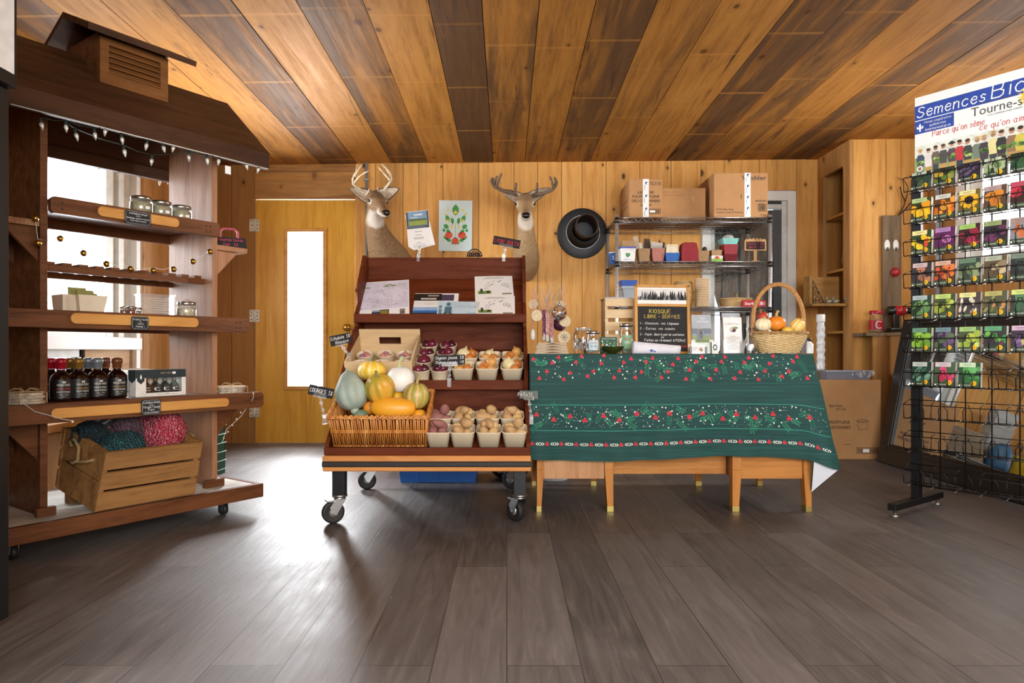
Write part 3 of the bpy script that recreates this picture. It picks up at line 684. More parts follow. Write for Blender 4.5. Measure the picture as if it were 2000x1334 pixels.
t, z = LU(294.5, 795, -.015); chalk_tag('chalk_tag', 'black chalk tag on the lowest shelf edge above the yarn crate', t, -.015, z, .08, .064, [('Collaboration', .14, .24), ('avec', .09, .1), ('Virgin Mady', .15, -.06), ('Farm', .12, -.22), ("Sirop d'érable", .1, -.38)])
# pulp boxes with seed packets
b = MB(); PK = C('8f8a4a', .6); o = thing('pulp_box', 'square cream pulp box holding olive packets on the middle shelf', 'box', at3(170, .3, .922), RZ3)
def taper(b, w0, w1, d0, d1, h, mat, th=.003, rim=True):
    q0 = [(-w0/2, -d0/2), (w0/2, -d0/2), (w0/2, d0/2), (-w0/2, d0/2)]; q1 = [(-w1/2, -d1/2), (w1/2, -d1/2), (w1/2, d1/2), (-w1/2, d1/2)]
    k = th; i0 = [(x*(1-2*k/w0), y*(1-2*k/d0)) for x, y in q0]; i1 = [(x*(1-2*k/w1), y*(1-2*k/d1)) for x, y in q1]
    n = b.vs([(x, y, 0) for x, y in q0]+[(x, y, h) for x, y in q1]+[(x, y, h) for x, y in i1]+[(x, y, k) for x, y in i0])
    b.face([n+3, n+2, n+1, n], mat); b.face([n+12, n+13, n+14, n+15], mat)
    for r in range(3):
        for i in range(4): b.face((n+r*4+i, n+r*4+(i+1) % 4, n+r*4+4+(i+1) % 4, n+r*4+4+i), mat)
taper(b, .092, .115, .092, .115, .085, PULP); b.obj('box_body', o, bv=.002)
for k, (x, y) in enumerate(((-.03, .01), (.0, .0), (.025, .02))):
    b = MB(); b.M = T(x, y, .02, -.15, 0, .1*k); b.box(-.035, .035, -.002, .002, 0, .1-.01*k, PK); b.obj('packet', o)
b = MB(); o = thing('pulp_box', 'narrow cream pulp box beside the packet box by the left upright', 'box', at3(129, .33, .922), RZ3); taper(b, .06, .07, .09, .11, .085, PULP); b.obj('box_body', o, bv=.002)
for i, (px, d) in enumerate(((243, .3), (256, .26), (268, .32))):
    jar('spice_jar', ('tiny glass jar at the left of three on the middle shelf', 'tiny glass jar in front between two others on the middle shelf', 'tiny glass jar at the right of three beside the plastic box')[i], at3(px, d, .922), .019, .045, P('tea_%d' % i, ('8a6a5a', '7a4038', '9a8a7a')[i], .8, 0, .4, 200), .03, group='tiny jars on the middle shelf')
j = jar('clip_jar', 'glass jar with wire clip lid beside the right upright on middle shelf', at3(364, .2, .922), .043, .075, P('oats', 'cabf9f', .8, 0, .3, 120), .045)
b = MB(); b.tube([(-.04, 0, .05), (-.048, 0, .07), (-.02, 0, .088), (.02, 0, .086), (.048, 0, .07), (.04, 0, .05)], .0015, STEEL, 5); b.obj('wire_clip', j)
o = thing('plastic_box', 'clear ribbed plastic box standing behind the tiny jars', 'container', at3(303, .44, .922), RZ3-.2); b = MB()
b.box(-.075, .075, -.04, .04, 0, .115, CLEARP)
for i in range(9): b.box(-.076, .076, -.041, -.039, .01+i*.011, .014+i*.011, C('cfd2cc', .4))
b.obj('box_body', o, bv=.004)
b = MB(); b.box(-.079, .079, -.044, .044, .115, .121, CLEARP); b.obj('box_lid', o)
# bottles of maple syrup
SYR = P('dark_syrup', '1c0a06', .08, 0, .2, 6, coat=1)
CAPS = {'red': P('red_wax', '9c1224', .3), 'gold': P('gold_wax', '8f6a2c', .35, .4), 'grey': P('grey_wax', '7d868c', .35, .4), 'brown': P('brown_wax', '6a3c1e', .35)}
def bottle(kind, label, px, d, acc):
    o = thing('syrup_bottle', label, 'bottle', at3(px, d, .57), RZ3+random.uniform(-.25, .1), 'maple syrup bottles'); b = MB()
    b.lathe([(.033, 0), (.039, .005), (.04, .02), (.04, .08), (.037, .098), (.026, .112), (.0155, .119), (.0145, .127)], SYR, 24); b.obj('bottle_body', o)
    b = MB(); b.lathe([(.0155, .118), (.015, .134), (.017, .136)], GLASS, 16, cap=False); b.obj('neck', o)
    b = MB(); b.lathe([(.0165, .128), (.018, .13), (.0182, .148), (.021, .15), (.022, .16), (.02, .168), (.012, .172), (.001, .173)], CAPS[kind], 18); b.obj('stopper', o)
    b = MB(); r = .0406
    def lab(u, v): a = -PI/2+u; return (r*math.cos(a), r*math.sin(a), v)
    b.grid(lambda u, v: lab((u-.5)*1.9, .012+v*.076), 12, 1, C('0c0b0b', .4)); r = .041
    n0 = len(b.v); b.font('VIRGIN MADY', (0, 0, .062), UX, UZ, .0085, C('e8e6e0', .5), 'c', .05); b.font('MAPLE SYRUP', (0, 0, .047), UX, UZ, .0075, acc, 'c', .05); b.font("SIROP D'ERABLE", (0, 0, .036), UX, UZ, .006, C('e8e6e0', .5), 'c', .05)
    b.font('PUR - PURE', (0, 0, .026), UX, UZ, .004, C('c8c6c0', .5), 'c', .03); b.font('375 ML', (0, 0, .018), UX, UZ, .004, C('c8c6c0', .5), 'c', .016); b.rect((-.006, 0, .073), UX, UZ, 0, .012, 0, .008, C('d8d6d0', .5))
    b.v[n0:] = [lab(x/r, z) for x, y, z in b.v[n0:]]; b.obj('label', o)
    return o
for kd, lb, px, d in (('red', 'red-capped dark syrup bottle at the front left of the bottle rows', 119, .17), ('gold', 'gold-capped dark syrup bottle, second in the front row', 153, .18), ('grey', 'silver-grey-capped dark syrup bottle, third in the front row', 190, .19), ('brown', 'brown-capped dark syrup bottle at the front right nearest the gift box', 228.5, .20),
                      ('red', 'red-capped dark syrup bottle in the back row behind the front red one', 99, .27), ('gold', 'gold-capped dark syrup bottle in the back row behind the front gold one', 137, .28), ('grey', 'silver-grey-capped dark syrup bottle in the back row', 172, .29), ('brown', 'brown-capped dark syrup bottle in the back row nearest the window unit', 206, .30)):
    bottle(kd, lb, px, d, C({'red': 'c23040', 'gold': 'c8a050', 'grey': 'e8e6e0', 'brown': 'b08848'}[kd], .5))
# gift box with four small bottles behind a window
o = thing('gift_box', 'white and black gift box showing four small syrup bottles', 'gift box', at3(308, .2, .57), RZ3+.04); WB = C('e4e2da', .6); BB = C('1b2b2e', .6)
b = MB(); x0, x1, h = -.115, .115, .118
b.box(x0, x1, .028, .03, 0, h, WB); b.box(x0, x0+.002, -.03, .03, 0, h, WB); b.box(x1-.002, x1, -.03, .03, 0, h, WB); b.box(x0, x1, -.03, .03, 0, .002, WB); b.box(x0, x1, -.03, .03, h-.002, h, BB)
b.box(x0, x1, -.031, -.029, 0, .016, WB); b.box(x0, x0+.045, -.031, -.029, .016, .082, WB); b.box(x1-.02, x1, -.031, -.029, .016, .082, WB); b.box(x0, x1, -.031, -.029, .082, h, BB)
b.flat((x0, -.0315, 0), UX, UZ, [(.005, .07), (.022, .055), (.038, .07), (.038, .105), (.005, .105)], BB); b.flat((x0, -.032, 0), UX, UZ, [(.022, .075), (.027, .085), (.022, .1), (.017, .085)], WB)
b.flat((x0-.0006, 0, 0), UY, UZ, [(-.03, .075), (0, .06), (.03, .075), (.03, h), (-.03, h)], BB); b.font('coffret', (.03, -.0315, .006), UX, UZ, .006, C('6a6a66', .6), 'c', .1)
b.font('GIFT SET', (.02, -.0316, .1), UX, UZ, .006, C('c8b080', .5), 'c', .05); b.rect((.05, -.0318, .098), UX, UZ, 0, .016, 0, .01, PAPER); b.obj('carton', o)
for i, k in enumerate(('red', 'gold', 'grey', 'brown')):
    b = MB(); c_ = (-.055+i*.044, 0, .003); b.lathe([(.019, 0), (.021, .004), (.021, .044), (.013, .056), (.008, .06), (.008, .066)], SYR, 16, c_); b.lathe([(.009, .062), (.0095, .074), (.006, .08), (.001, .081)], CAPS[k], 12, c_)
    b.font('MADY', (c_[0], -.0216, .035), UX, UZ, .005, C('e8e6e0', .5), 'c', .022); b.rect((c_[0]-.011, -.0215, .024), UX, UZ, 0, .022, 0, .003, C('c8c6c0', .5)); b.obj('mini_bottle', o)
b = MB(); b.box(x0+.045, x1-.02, -.0285, -.028, .016, .082, GLASS); b.obj('window', o)
# birch slices tied with twine
BIRCH = P('birch_slice', 'd9c7a4', .7, 0, .12, 40); BARK = P('birch_bark', 'b9ad99', .8, 0, .4, 60); TW = C('cbb48a', .9)
def slices(label, loc, n, r):
    o = thing('wood_slice_bundle', label, 'coasters', loc, .4, 'bundles of birch slices')
    for k in range(n):
        b = MB(); e = random.uniform(-.006, .006); w_ = random.random(); f = lambda th, z: 1+.05*math.sin(2*th+w_*6)+.03*math.sin(5*th)
        b.lathe([(r, .0), (r*1.02, .005), (r, .010)], BARK, 20, (e, -e, k*.0108), fn=f, cap=False); b.lathe([(.001, .0101), (r, .0101)], BIRCH, 20, (e, -e, k*.0108), fn=f, cap=False); b.lathe([(.001, 0), (r, 0)], BIRCH, 20, (e, -e, k*.0108), fn=f, cap=False); b.obj('slice', o)
    b = MB(); h = n*.0108+.002
    for a in (0, PI/2): ca, sa = math.cos(a)*(r+.01), math.sin(a)*(r+.01); b.tube([(ca, sa, .002), (ca, sa, h-.004), (ca*.8, sa*.8, h), (0, 0, h+.002), (-ca*.8, -sa*.8, h), (-ca, -sa, h-.004), (-ca, -sa, .002)], .0015, TW, 5)
    for k in range(6): a = k*1.1; b.tube([(0, 0, h+.002), (.03*math.cos(a), .03*math.sin(a), h+.015), (.05*math.cos(a+.4), .05*math.sin(a+.4), h+.006)], .001, TW, 4)
    b.obj('twine', o)
slices('bundle of round birch slices tied with twine on the right shelf end', at3(452, .12, .57), 3, .062); slices('bundle of round birch slices in the shadow left of the syrup bottles', at3(48, .14, .57), 4, .062)
t0 = LP(-.07, -.03, .59); fw = MB(); fw.tube([LP(-.06, -.004, .58), LP(-.062, -.01, .55), LP(-.09, .05, .46), LP(-.14, .09, .40), LP(-.155, .1, .34)], .0012, WIREW, 4)
for k in range(8):
    q = Vector(LP(-.06-.013*k, -.005+.014*k, .57-.03*k)); fw.ell(q, .004, C('eee6c8', .5), 6, 4)
tag(fw.obj('fairy_light_wire'), 'thin fairy light wire drooping from the right end of the bottom shelf', 'string lights')
fw = MB(); fw.tube([LP(-1.0, -.004, .58), LP(-.97, -.016, .55), LP(-.93, -.018, .535), LP(-.88, -.019, .515), LP(-.84, -.016, .505)], .0012, WIREW, 4); fw.ell(LP(-.845, -.016, .503), .005, C('eee6c8', .5), 6, 4)
tag(fw.obj('fairy_light_wire'), 'thin fairy light wire trailing over the pale rail left of the yarn crate', 'string lights')
# pink sign on the right bracket shelf, maroon raffia below it
o = thing('price_sign', 'black chalk sign with pink lettering and pink handle on the bracket shelf', 'sign', LP(-.075, .16, 1.275), RZ3-.5)
b = MB(); b.hexa([(-.075, 0, 0), (.075, 0, 0), (.075, .01, 0), (-.075, .01, 0), (-.072, .012, .05), (.07, .012, .05), (.07, .022, .05), (-.072, .022, .05)], CHALKB); b.obj('board', o)
b = MB(); b.pen('Minette foods', (0, .004, .03), UX, Vector((0, .24, 1)), .013, C('e05078', .8), .14, 'c', .1, .3); b.pen('7cm   5$', (0, .001, .008), UX, Vector((0, .24, 1)), .013, C('e05078', .8), .14, 'c', .1, .3); b.v = [(x, y-.004, z) for x, y, z in b.v]; b.obj('chalk_lettering', o)
b = MB(); b.tube([(-.045, .018, .045), (-.045, .02, .08), (-.03, .02, .092), (.02, .02, .092), (.035, .02, .08), (.035, .018, .045)], .011, C('c2506a', .6), 8, flat=.5); b.obj('handle', o)
b = MB(); top = LP(-.12, .5, .865); RAF = C('7a1f33', .7)
for k in range(46):
    a = random.uniform(0, 6.28); r = random.uniform(.01, .06); q = LP(-.08+r*math.cos(a), .5+r*math.sin(a)*.6, .578); m_ = (top+q)/2+Vector((random.uniform(-.01, .01), random.uniform(-.01, .01), -.02))
    b.tube([top+Vector((random.uniform(-.006, .006), 0, 0)), m_, q], .0018, RAF, 4)
tag(b.obj('raffia_bundle'), 'maroon raffia bundle hanging behind the right end of the bottom shelf', 'raffia')
# tilted slatted crate of yarn
o = thing('wooden_crate', 'slatted pine crate with rope handles tilted forward, full of yarn', 'crate', O3, RZ3)
def cr(u, v, w): # u along, v depth, w height in the crate
    lo = [(-.757, 0, .137), (-.355, 0, .137), (-.352, .30, .205), (-.78, .30, .205)]; hi = [(-.727, -.03, .372), (-.333, -.03, .372), (-.33, .285, .454), (-.755, .285, .454)]
    f = lambda q: Vector(q[0])*(1-u)*(1-v)+Vector(q[1])*u*(1-v)+Vector(q[2])*u*v+Vector(q[3])*(1-u)*v
    return f(lo)*(1-w)+f(hi)*w
def crbox(b, u0, u1, v0, v1, w0, w1, m_): b.hexa([cr(u, v, w) for w in (w0, w1) for u, v in ((u0, v0), (u1, v0), (u1, v1), (u0, v1))], m_)
for u0, u1 in ((0, .05), (.95, 1)):
    for w0, w1 in ((0, .48), (.5, 1)): b = MB(); crbox(b, u0, u1, 0.02, .98, w0, w1, CRATEW); b.obj('end_board', o, bv=.002)
for w0, w1 in ((.03, .32), (.37, .65), (.70, 1.0)):
    for v0, v1 in ((0, .045), (.955, 1)): b = MB(); crbox(b, -.01, 1.01, v0-.01, v1, w0, w1, CRATEW); b.obj('slat', o, bv=.002)
b = MB(); crbox(b, .04, .96, .03, .97, 0, .04, CRATEW); b.obj('crate_bottom', o)
ROPE = P('sisal_rope', '9a8058', .9, 0, .3, 90)
for u, s in ((-.015, -1), (1.015, 1)):
    b = MB(); q = [cr(u, .28, .74), cr(u+s*.05, .26, .80), cr(u+s*.07, .4, .92), cr(u+s*.07, .55, .93), cr(u+s*.05, .7, .84), cr(u, .68, .76), cr(u-s*.01, .5, .66), cr(u, .30, .72)] if s > 0 else [cr(u, .72, .80), cr(u-.02, .74, .90), cr(u-.04, .6, .97), cr(u-.05, .45, .9), cr(u-.06, .4, .72), cr(u-.06, .5, .62), cr(u-.05, .62, .60), cr(u-.03, .28, .74), cr(u, .2, .8)]
    b.tube(q, .0065, ROPE, 7); b.obj('rope_handle', o)
b = MB(); b.box(-.74, -.60, .27, .315, .135, .175, CRATEW); tag(b.obj('wood_block', None, O3, (0, 0, RZ3)), 'small wood block propping up the back of the yarn crate', 'block')
def yarn(label, u, v, w, rx, ry, rz, cols, rot):
    t = NT('yarn'); wv = t.n('TexWave', {'Vector': t.coords((1, 1, 1), rot=(0, .3, .2)), 'Scale': 22, 'Distortion': 9, 'Detail': 4, 'Detail Scale': 2.4}).outputs[0]
    no = t.n('TexNoise', {'Vector': t.coords((1, 1, 3.5)), 'Scale': 13, 'Detail': 5}).outputs[0]
    fac = t.math('ADD', t.math('MULTIPLY', wv, .45), t.math('MULTIPLY', no, .6)); cs = [hx(q) for q in cols]
    t.l(t.ramp(fac, [(.36+.09*i, q) for i, q in enumerate(cs)]), t.b.inputs['Base Color']); t.b.inputs['Roughness'].default_value = .9; t.bump(wv, .8, .006)
    q = cr(u, v, w); P0 = LP(q.x, q.y, q.z); o = thing('yarn_skein', label, 'yarn', P0, 0, 'yarn skeins in the crate', (0, rot, RZ3+rot*.4)); b = MB()
    n = 13
    for k in range(n):                             # loops wound side by side
        a = (k+.5)/n*2-1; s = math.sqrt(max(.12, 1-a*a*.82)); pts = []
        for j in range(18):
            th = 2*PI*j/18; wob = 1+random.uniform(-.03, .03); pts.append((a*rx, ry*s*wob*math.cos(th), rz*s*wob*math.sin(th)))
        b.tube(pts, rx/n*1.45, t.mat, 6, closed=True)
    b.ell((0, 0, 0), (rx*.9, ry*.9, rz*.9), t.mat, 14, 8); return b.obj('strands', o)
yarn('bright red and pink yarn skein at the right end of the crate', .78, .45, 1.03, .075, .07, .085, ('a01034', 'd0304e', 'f0d8d8', 'a01030'), .25)
yarn('red yarn skein with white flecks in the middle of the crate', .60, .55, .98, .06, .07, .08, ('701430', 'c02846', 'e8c0c4', '701028'), .5)
yarn('muted purple and brown yarn skein beside the chalk tag', .42, .55, .99, .06, .075, .085, ('30242c', '5a4450', '8f7a80', '4a2a38'), -.2)
yarn('dark teal yarn skein lying low at the left of the crate', .27, .32, .86, .085, .07, .065, ('08181c', '14505a', '3a9aa0', '101c22'), -.35)
yarn('dark teal and black yarn skein behind the chalk tag in the crate', .16, .7, .95, .07, .06, .06, ('10161c', '143c46', '205a62', '181418'), .2)
q = cr(.24, .5, 1.02); o = thing('price_sign', 'tilted black chalk sign in clear clip standing among the yarn', 'sign', LP(q.x, q.y, q.z), 0, None, (-.5, -.5, RZ3))
b = MB(); b.box(-.035, .04, 0, .003, -.01, .10, CHALKB); b.obj('board', o)
b = MB(); b.pen('Foulards', (0, -.001, .078), UX, UZ, .012, C('c8ccd0', .8), .13, 'c', .2); b.pen('fils de laine', (0, -.001, .055), UX, UZ, .01, C('c8ccd0', .8), .13, 'c', .2); b.pen('* 6 *', (0, -.001, .028), UX, UZ, .014, C('c05060', .8), .13, 'c'); b.obj('chalk_lettering', o)
b = MB(); b.box(-.03, .03, -.006, .008, -.022, -.004, CLEARP); b.tube([(0, 0, -.02), (-.02, -.01, -.05)], .006, CLEARP, 8); b.obj('clip', o)
# green mesh bin behind, window air conditioner, black cooler at the left edge
o = thing('mesh_bin', 'green mesh bin standing on the floor behind the wooden display', 'bin', (-2.02, 4.2, 0), -.1); b = MB(); GRN = C('0e4a34', .5)
b.box(-.22, .22, -.15, .15, .0, .02, GRN)
for p in ((-.22, .22, -.15, -.14), (-.22, .22, .14, .15), (-.22, -.21, -.15, .15), (.21, .22, -.15, .15)): b.box(p[0], p[1], p[2], p[3], .02, .36, GRN)
b.obj('bin_body', o); b = MB()
for k in range(7): z = .03+k*.055; b.tube([(-.225, -.155, z), (.225, -.155, z), (.225, .155, z), (-.225, .155, z)], .003, C('cfe0d6', .5), 4, closed=True)
for x in (-.15, -.07, .0, .08, .16, .226): b.tube([(x, -.156, 0), (x, -.156, .36)], .003, GRN, 4)
b.obj('wire_grid', o)
o = thing('air_conditioner', 'white window air conditioner with louvred top behind the syrup bottles', 'air conditioner', (LX, 4.0, WIN1[2])); OFFW = C('d4d2ca', .5); b = MB()
b.prism([(-.05, 0), (.30, 0), (.30, .17), (.2, .265), (-.05, .28)], .1, .62, OFFW, 'y'); b.obj('case', o, bv=.006)
b = MB()
for k in range(9):
    x = .205+k*.0105; z = .262-k*.010; b.box(x-.003, x+.003, .12, .6, z-.004, z+.004, C('8b8d8a', .5))
for k in range(9): y = .14+k*.055; b.tube([(.203, y, .267), (.298, y, .176)], .003, OFFW, 4)
b.obj('grille', o)
b = MB(); b.box(.3, .302, .3, .36, .03, .07, C('333333', .5)); b.obj('control_panel', o)
o = thing('drinks_cooler', 'tall black drinks cooler with white header at the left edge of the photo', 'cooler', (-1.69, 1.62, 0)); b = MB()
b.box(-.80, .306, -.27, .28, .03, 1.50, BLACKP); b.obj('cabinet', o, bv=.006)  # cabinet widened out of view to keep window light off the left upright
b = MB(); b.box(-.80, .326, -.27, .28, 1.50, 2.25, BLACKP); b.box(.326, .328, -.25, .268, 1.535, 2.23, C('dcdcda', .4)); b.obj('header', o, bv=.004)
for x in (-.75, .25): 
    for y in (-.22, .22): b = MB(); b.tube([(x, y, 0), (x, y, .035)], .02, BLACKP, 10); b.obj('foot', o)
# ------------------------------------------------------------------ stepped produce cart
def wb(loc): b = MB(); b.M = Matrix.Translation(-Vector(loc)); return b
CO = Vector((-.352, 3.45, 0)); X0, X1 = -.805, .103
cart = thing('produce_cart', 'dark red-brown stepped wooden produce cart on black castors', 'cart', CO)
prof = [(3.905, .315), (3.905, 1.304), (3.80, 1.304), (3.66, 1.13), (3.672, 1.032), (3.60, .967), (3.60, .90), (3.55, .88), (3.418, .775), (3.275, .637), (3.30, .57), (3.20, .50), (3.015, .358), (3.015, .315)]
for x in (X0, X1-.018): b = wb(CO); b.prism(prof, x, x+.018, CHERRY, 'x'); b.obj('side_panel', cart, bv=.002)
def slab(name, p0, p1, th, mat=CHERRY, x0=X0+.018, x1=X1-.018, bv=.002):   # board between two (y, z) points
    b = wb(CO); (ya, za), (yb, zb) = p0, p1; d = Vector((yb-ya, zb-za)).normalized(); n = Vector((d.y, -d.x))*th
    b.hexa([(x0, ya+n.x, za+n.y), (x1, ya+n.x, za+n.y), (x1, yb+n.x, zb+n.y), (x0, yb+n.x, zb+n.y), (x0, ya, za), (x1, ya, za), (x1, yb, zb), (x0, yb, zb)], mat); return b.obj(name, cart, bv=bv)
TU = (3.605, .93); TUe = (3.86, 1.18); TM = (3.345, .598); TMe = (3.76, .780); TL_ = (3.015, .325); TLe = (3.40, .478)
slab('upper_tray', TU, TUe, .015); slab('middle_tray', TM, TMe, .015); slab('lower_tray', TL_, TLe, .015)
b = wb(CO); b.box(X0+.018, X1-.018, 3.875, 3.893, .315, 1.302, CHERRY); b.obj('back_panel', cart, bv=.002)
b = wb(CO); b.box(X0+.018, X1-.018, 3.77, 3.78, .70, .925, CHERRY); b.obj('riser', cart); b = wb(CO); b.box(X0+.018, X1-.018, 3.405, 3.415, .44, .585, CHERRY); b.obj('riser', cart)
for y, z0, z1 in ((3.585, .921, .967), (3.33, .582, .629), (3.0, .312, .346)): b = wb(CO); b.box(X0, X1, y, y+.017, z0, z1, CHERRY); b.obj('lip', cart, bv=.003)
BUMPW = wood('bumper_wood', 'e0a060', 'b87438', .35, (1, 9, 9))
b = wb(CO); b.box(X0-.003, X1+.003, 2.985, 3.88, .243, .312, BUMPW); bp = b.obj('base_frame', cart, bv=.006)
b = wb(CO); b.prism([(2.985, .262), (2.977, .267), (2.977, .284), (2.985, .289)], X0-.003, X1+.003, RUBBER, 'x'); b.obj('rubber_bumper', bp, bv=.002)
def castor(par, x, y, top, ang, org, leg=True, r=.05):
    b = MB(); b.M = T(x-org.x, y-org.y, 0)
    if leg: b.box(-.0275, .0275, -.0275, .0275, .127, top, BLACKM)
    lg = b.obj('leg', par, bv=.002) if leg else par
    b = MB(); b.M = T(x-org.x, y-org.y, 0, 0, 0, ang)  # wheel axis along local y, trailing to -x
    b.tube([(0, 0, .118), (0, 0, .128)], .034, ZINC, 14); b.tube([(0, 0, .106), (0, 0, .118)], .026, ZINC, 14)
    for s in (-.024, .024): b.prism([(-.035, .045), (-.02, .04), (.022, .108), (-.022, .112), (-.05, .075)][::1], s-.0015, s+.0015, ZINC, 'y')
    b.tube([(-.03, -.028, .05), (-.03, .028, .05)], .007, ZINC, 8); b.box(-.062, -.015, -.024, .024, .1, .108, ZINC); b.obj('fork', lg)
    b = MB(); b.M = T(x-org.x, y-org.y, 0, 0, 0, ang) @ T(-.03, 0, r, PI/2)
    b.lathe([(.022, -.012), (r-.012, -.014), (r-.003, -.015), (r, -.009), (r, .009), (r-.003, .015), (r-.012, .014), (.022, .012)], RUBBER, 24); b.lathe([(.001, -.0165), (.02, -.0165), (.02, .0165), (.001, .0165)], C('a8aaa8', .4, .6), 14); b.obj('wheel', lg)
castor(cart, -.752, 3.07, .243, .5, CO); castor(cart, .058, 3.07, .243, -.95+PI*.0, CO); castor(cart, -.752, 3.82, .243, .3, CO); castor(cart, .05, 3.82, .243, -.4, CO)
# ---- clip sign holders
def clip_sign(name, label, base, centre, w, h, tilt, lines, col=CHALK, cat='sign', yaw=0, board=CHALKB):
    base = Vector(base); centre = Vector(centre); o = thing(name, label, cat, base, 0, 'clip-on price signs' if name == 'price_sign' else None); d = centre-base
    b = MB(); b.M = T(d.x, d.y, d.z, -.12, tilt, yaw); b.box(-w/2, w/2, 0, .002, -h/2, h/2, board); b.obj('board', o)
    b = MB(); b.M = T(d.x, d.y, d.z, -.12, tilt, yaw)
    for s, sz, x, z in lines: b.pen(s, (x*w, -.0006, z*h), UX, UZ, sz*h, col, .14, 'c', .08, .3, None, w*.9)
    if lines: b.obj('chalk_lettering', o)
    b = MB(); q = Matrix.Translation(d) @ Euler((-.12, tilt, yaw)).to_matrix().to_4x4(); e = q @ Vector((0, 0, -h/2))
    b.M = q; b.box(-w*.26, w*.26, -.004, .006, -h/2-.006, -h/2+.012, CLEARP); b.M = Matrix.Identity(4)
    b.tube([e, e*.72+Vector((0, 0, -.004)), e*.4, (0, 0, .012)], [.006, .0045, .006, .005], CLEARP, 8); b.ell(e*.72, .009, CLEARP, 8, 6); b.ell(e*.4, .008, CLEARP, 8, 6)
    b.box(-.009, .009, -.012, -.004, -.024, .018, CLEARP); b.box(-.009, .009, .019, .026, -.024, .018, CLEARP); b.box(-.008, .008, -.006, .022, .004, .012, CLEARP); b.obj('clip_stand', o); return o
clip_sign('price_sign', 'tilted black chalk sign reading Échalote on the shallot crate', (-.788, 3.40, .745), PX(665, 663, 3.38), .105, .052, -.2, [('Echalote  5$', .3, 0, .05), ('Roxane', .28, .05, -.36)])
clip_sign('price_sign', 'black chalk sign for yellow and red onions clipped to the middle shelf lip', (-.281, 3.333, .620), PX(878, 703, 3.3), .15, .048, -.03, [('Oignon jaune  5$', .3, 0, .08), ('Oignon rouge   4$', .28, 0, -.36)])
clip_sign('price_sign', 'tilted black chalk sign for squashes beside the wicker basket', (-.835, 3.13, .46), PX(627, 765, 3.12), .115, .046, .2, [('COURGES  5$', .4, 0, -.18)])
clip_sign('price_sign', 'glare-whitened potato sign clipped to the right side of the cart', (.112, 3.13, .46), PX(1033, 771, 3.1), .095, .036, .06, [('PATATE', .42, -.2, -.2)], yaw=.5, board=P('painted_glare_sign', '6f7c78', .12, 0, .3, 12))  # glare on the black board painted in as its pale grey-green colour
clip_sign('price_sign', 'black sign with red lettering for the book on top of the cart', (-.018, 3.884, 1.304), PX(989.5, 473, 3.88), .155, .05, .18, [('LIVRE 30$+TX', .42, 0, -.2)], CHALKR)
# postcards held in a clip
o = clip_sign('postcard_stack', 'fanned stack of photo postcards in a clear clip on the cart top', (-.503, 3.884, 1.304), PX(817, 446, 3.88)+Vector((0, 0, 0)), .13, .205, -.1, [], cat='postcards', board=PAPER)
d = PX(817, 446, 3.88)-Vector((-.503, 3.884, 1.304)); b = MB(); b.M = T(d.x, d.y, d.z, -.12, -.1)
for k in range(4): b.M = T(d.x+.003*k, d.y+.002+.0015*k, d.z-.003*k, -.12, -.1-.05*k); b.box(-.064, .064, 0, .0008, -.105, .10, PAPER)
b.M = T(d.x, d.y, d.z, -.12, -.1); O_ = Vector((0, -.0008, 0)); R = lambda a0, a1, b0, b1, c: b.rect(O_, UX, UZ, a0, a1, b0, b1, C(c, .5))
R(-.064, .064, .0, .1, '7fa0bd'); O_ = O_+Vector((0, -.0003, 0)); R(-.05, .052, .018, .045, '8f9f4a'); R(-.05, .052, .045, .055, '4d6636'); R(-.064, .064, .0, .018, '5a6470'); R(-.064, -.053, .018, .1, '4a4f58'); R(.054, .064, .018, .1, '4a4f58'); R(-.02, .03, .075, .085, 'd5e2ec'); R(-.04, .0, .062, .068, 'c8d8e6'); R(.045, .06, .003, .016, 'e8e8e8')
b.font('Scene G.', (.0, -.001, -.022), UX, UZ, .008, INK, 'c')
for k, w_ in ((-.04, .03), (-.055, .055), (-.062, .05), (-.085, .02)): R(-w_/2-.005, w_/2, k, k+.0025, '8a8a8a')
b.obj('printed_cards', o)
b = MB(); 
for k in range(-3, 4): b.tube(arc((k*.011, 0, .012), .008, 0, 2*PI, 10), .0025, BLACKM, 5)
b.tube(arc((0, 0, 0), .042, 0, PI, 14), .0035, BLACKM, 6); b.tube([(-.045, 0, .003), (.045, 0, .003)], .004, BLACKM, 6)
for k in range(5): a = .3+k*.63; b.tube(arc((.024*math.cos(a), 0, .024*math.sin(a)), .008, 0, 2*PI, 9), .002, BLACKM, 5)
tag(b.obj('iron_scroll', None, (-.183, 3.86, 1.305)), 'small black cast iron scroll standing on the cart top edge', 'ornament')
# ---- printed sheets on the upper tray
e_s = Vector((0, TUe[0]-TU[0], TUe[1]-TU[1])).normalized(); e_n = Vector((0, -e_s.z, e_s.y))
def tray_pt(x, s, lift=.001): return Vector((x, TU[0], TU[1]))+e_s*s+e_n*lift
def sheet(name, label, x, s, w, h, ang, lift, draw, mat=PAPER, cat='leaflet', group=None):
    o_ = tray_pt(x, s, lift); ux = UX*math.cos(ang)+e_s*math.sin(ang); uy = -UX*math.sin(ang)+e_s*math.cos(ang); b = wb(o_)
    q = [o_+ux*a+uy*c for a, c in ((0, 0), (w, 0), (w, h), (0, h))]; b.hexa([v-e_n*.0012 for v in q]+q, mat)
    o2 = o_+e_n*.0005; draw(b, lambda a0, a1, b0, b1, c, k=0: b.rect(o2+e_n*k*.0003, ux, uy, a0*w, a1*w, b0*h, b1*h, C(c, .6)), o2, ux*w, uy*h)
    return tag(b.obj(name, None, o_), label, cat, group)
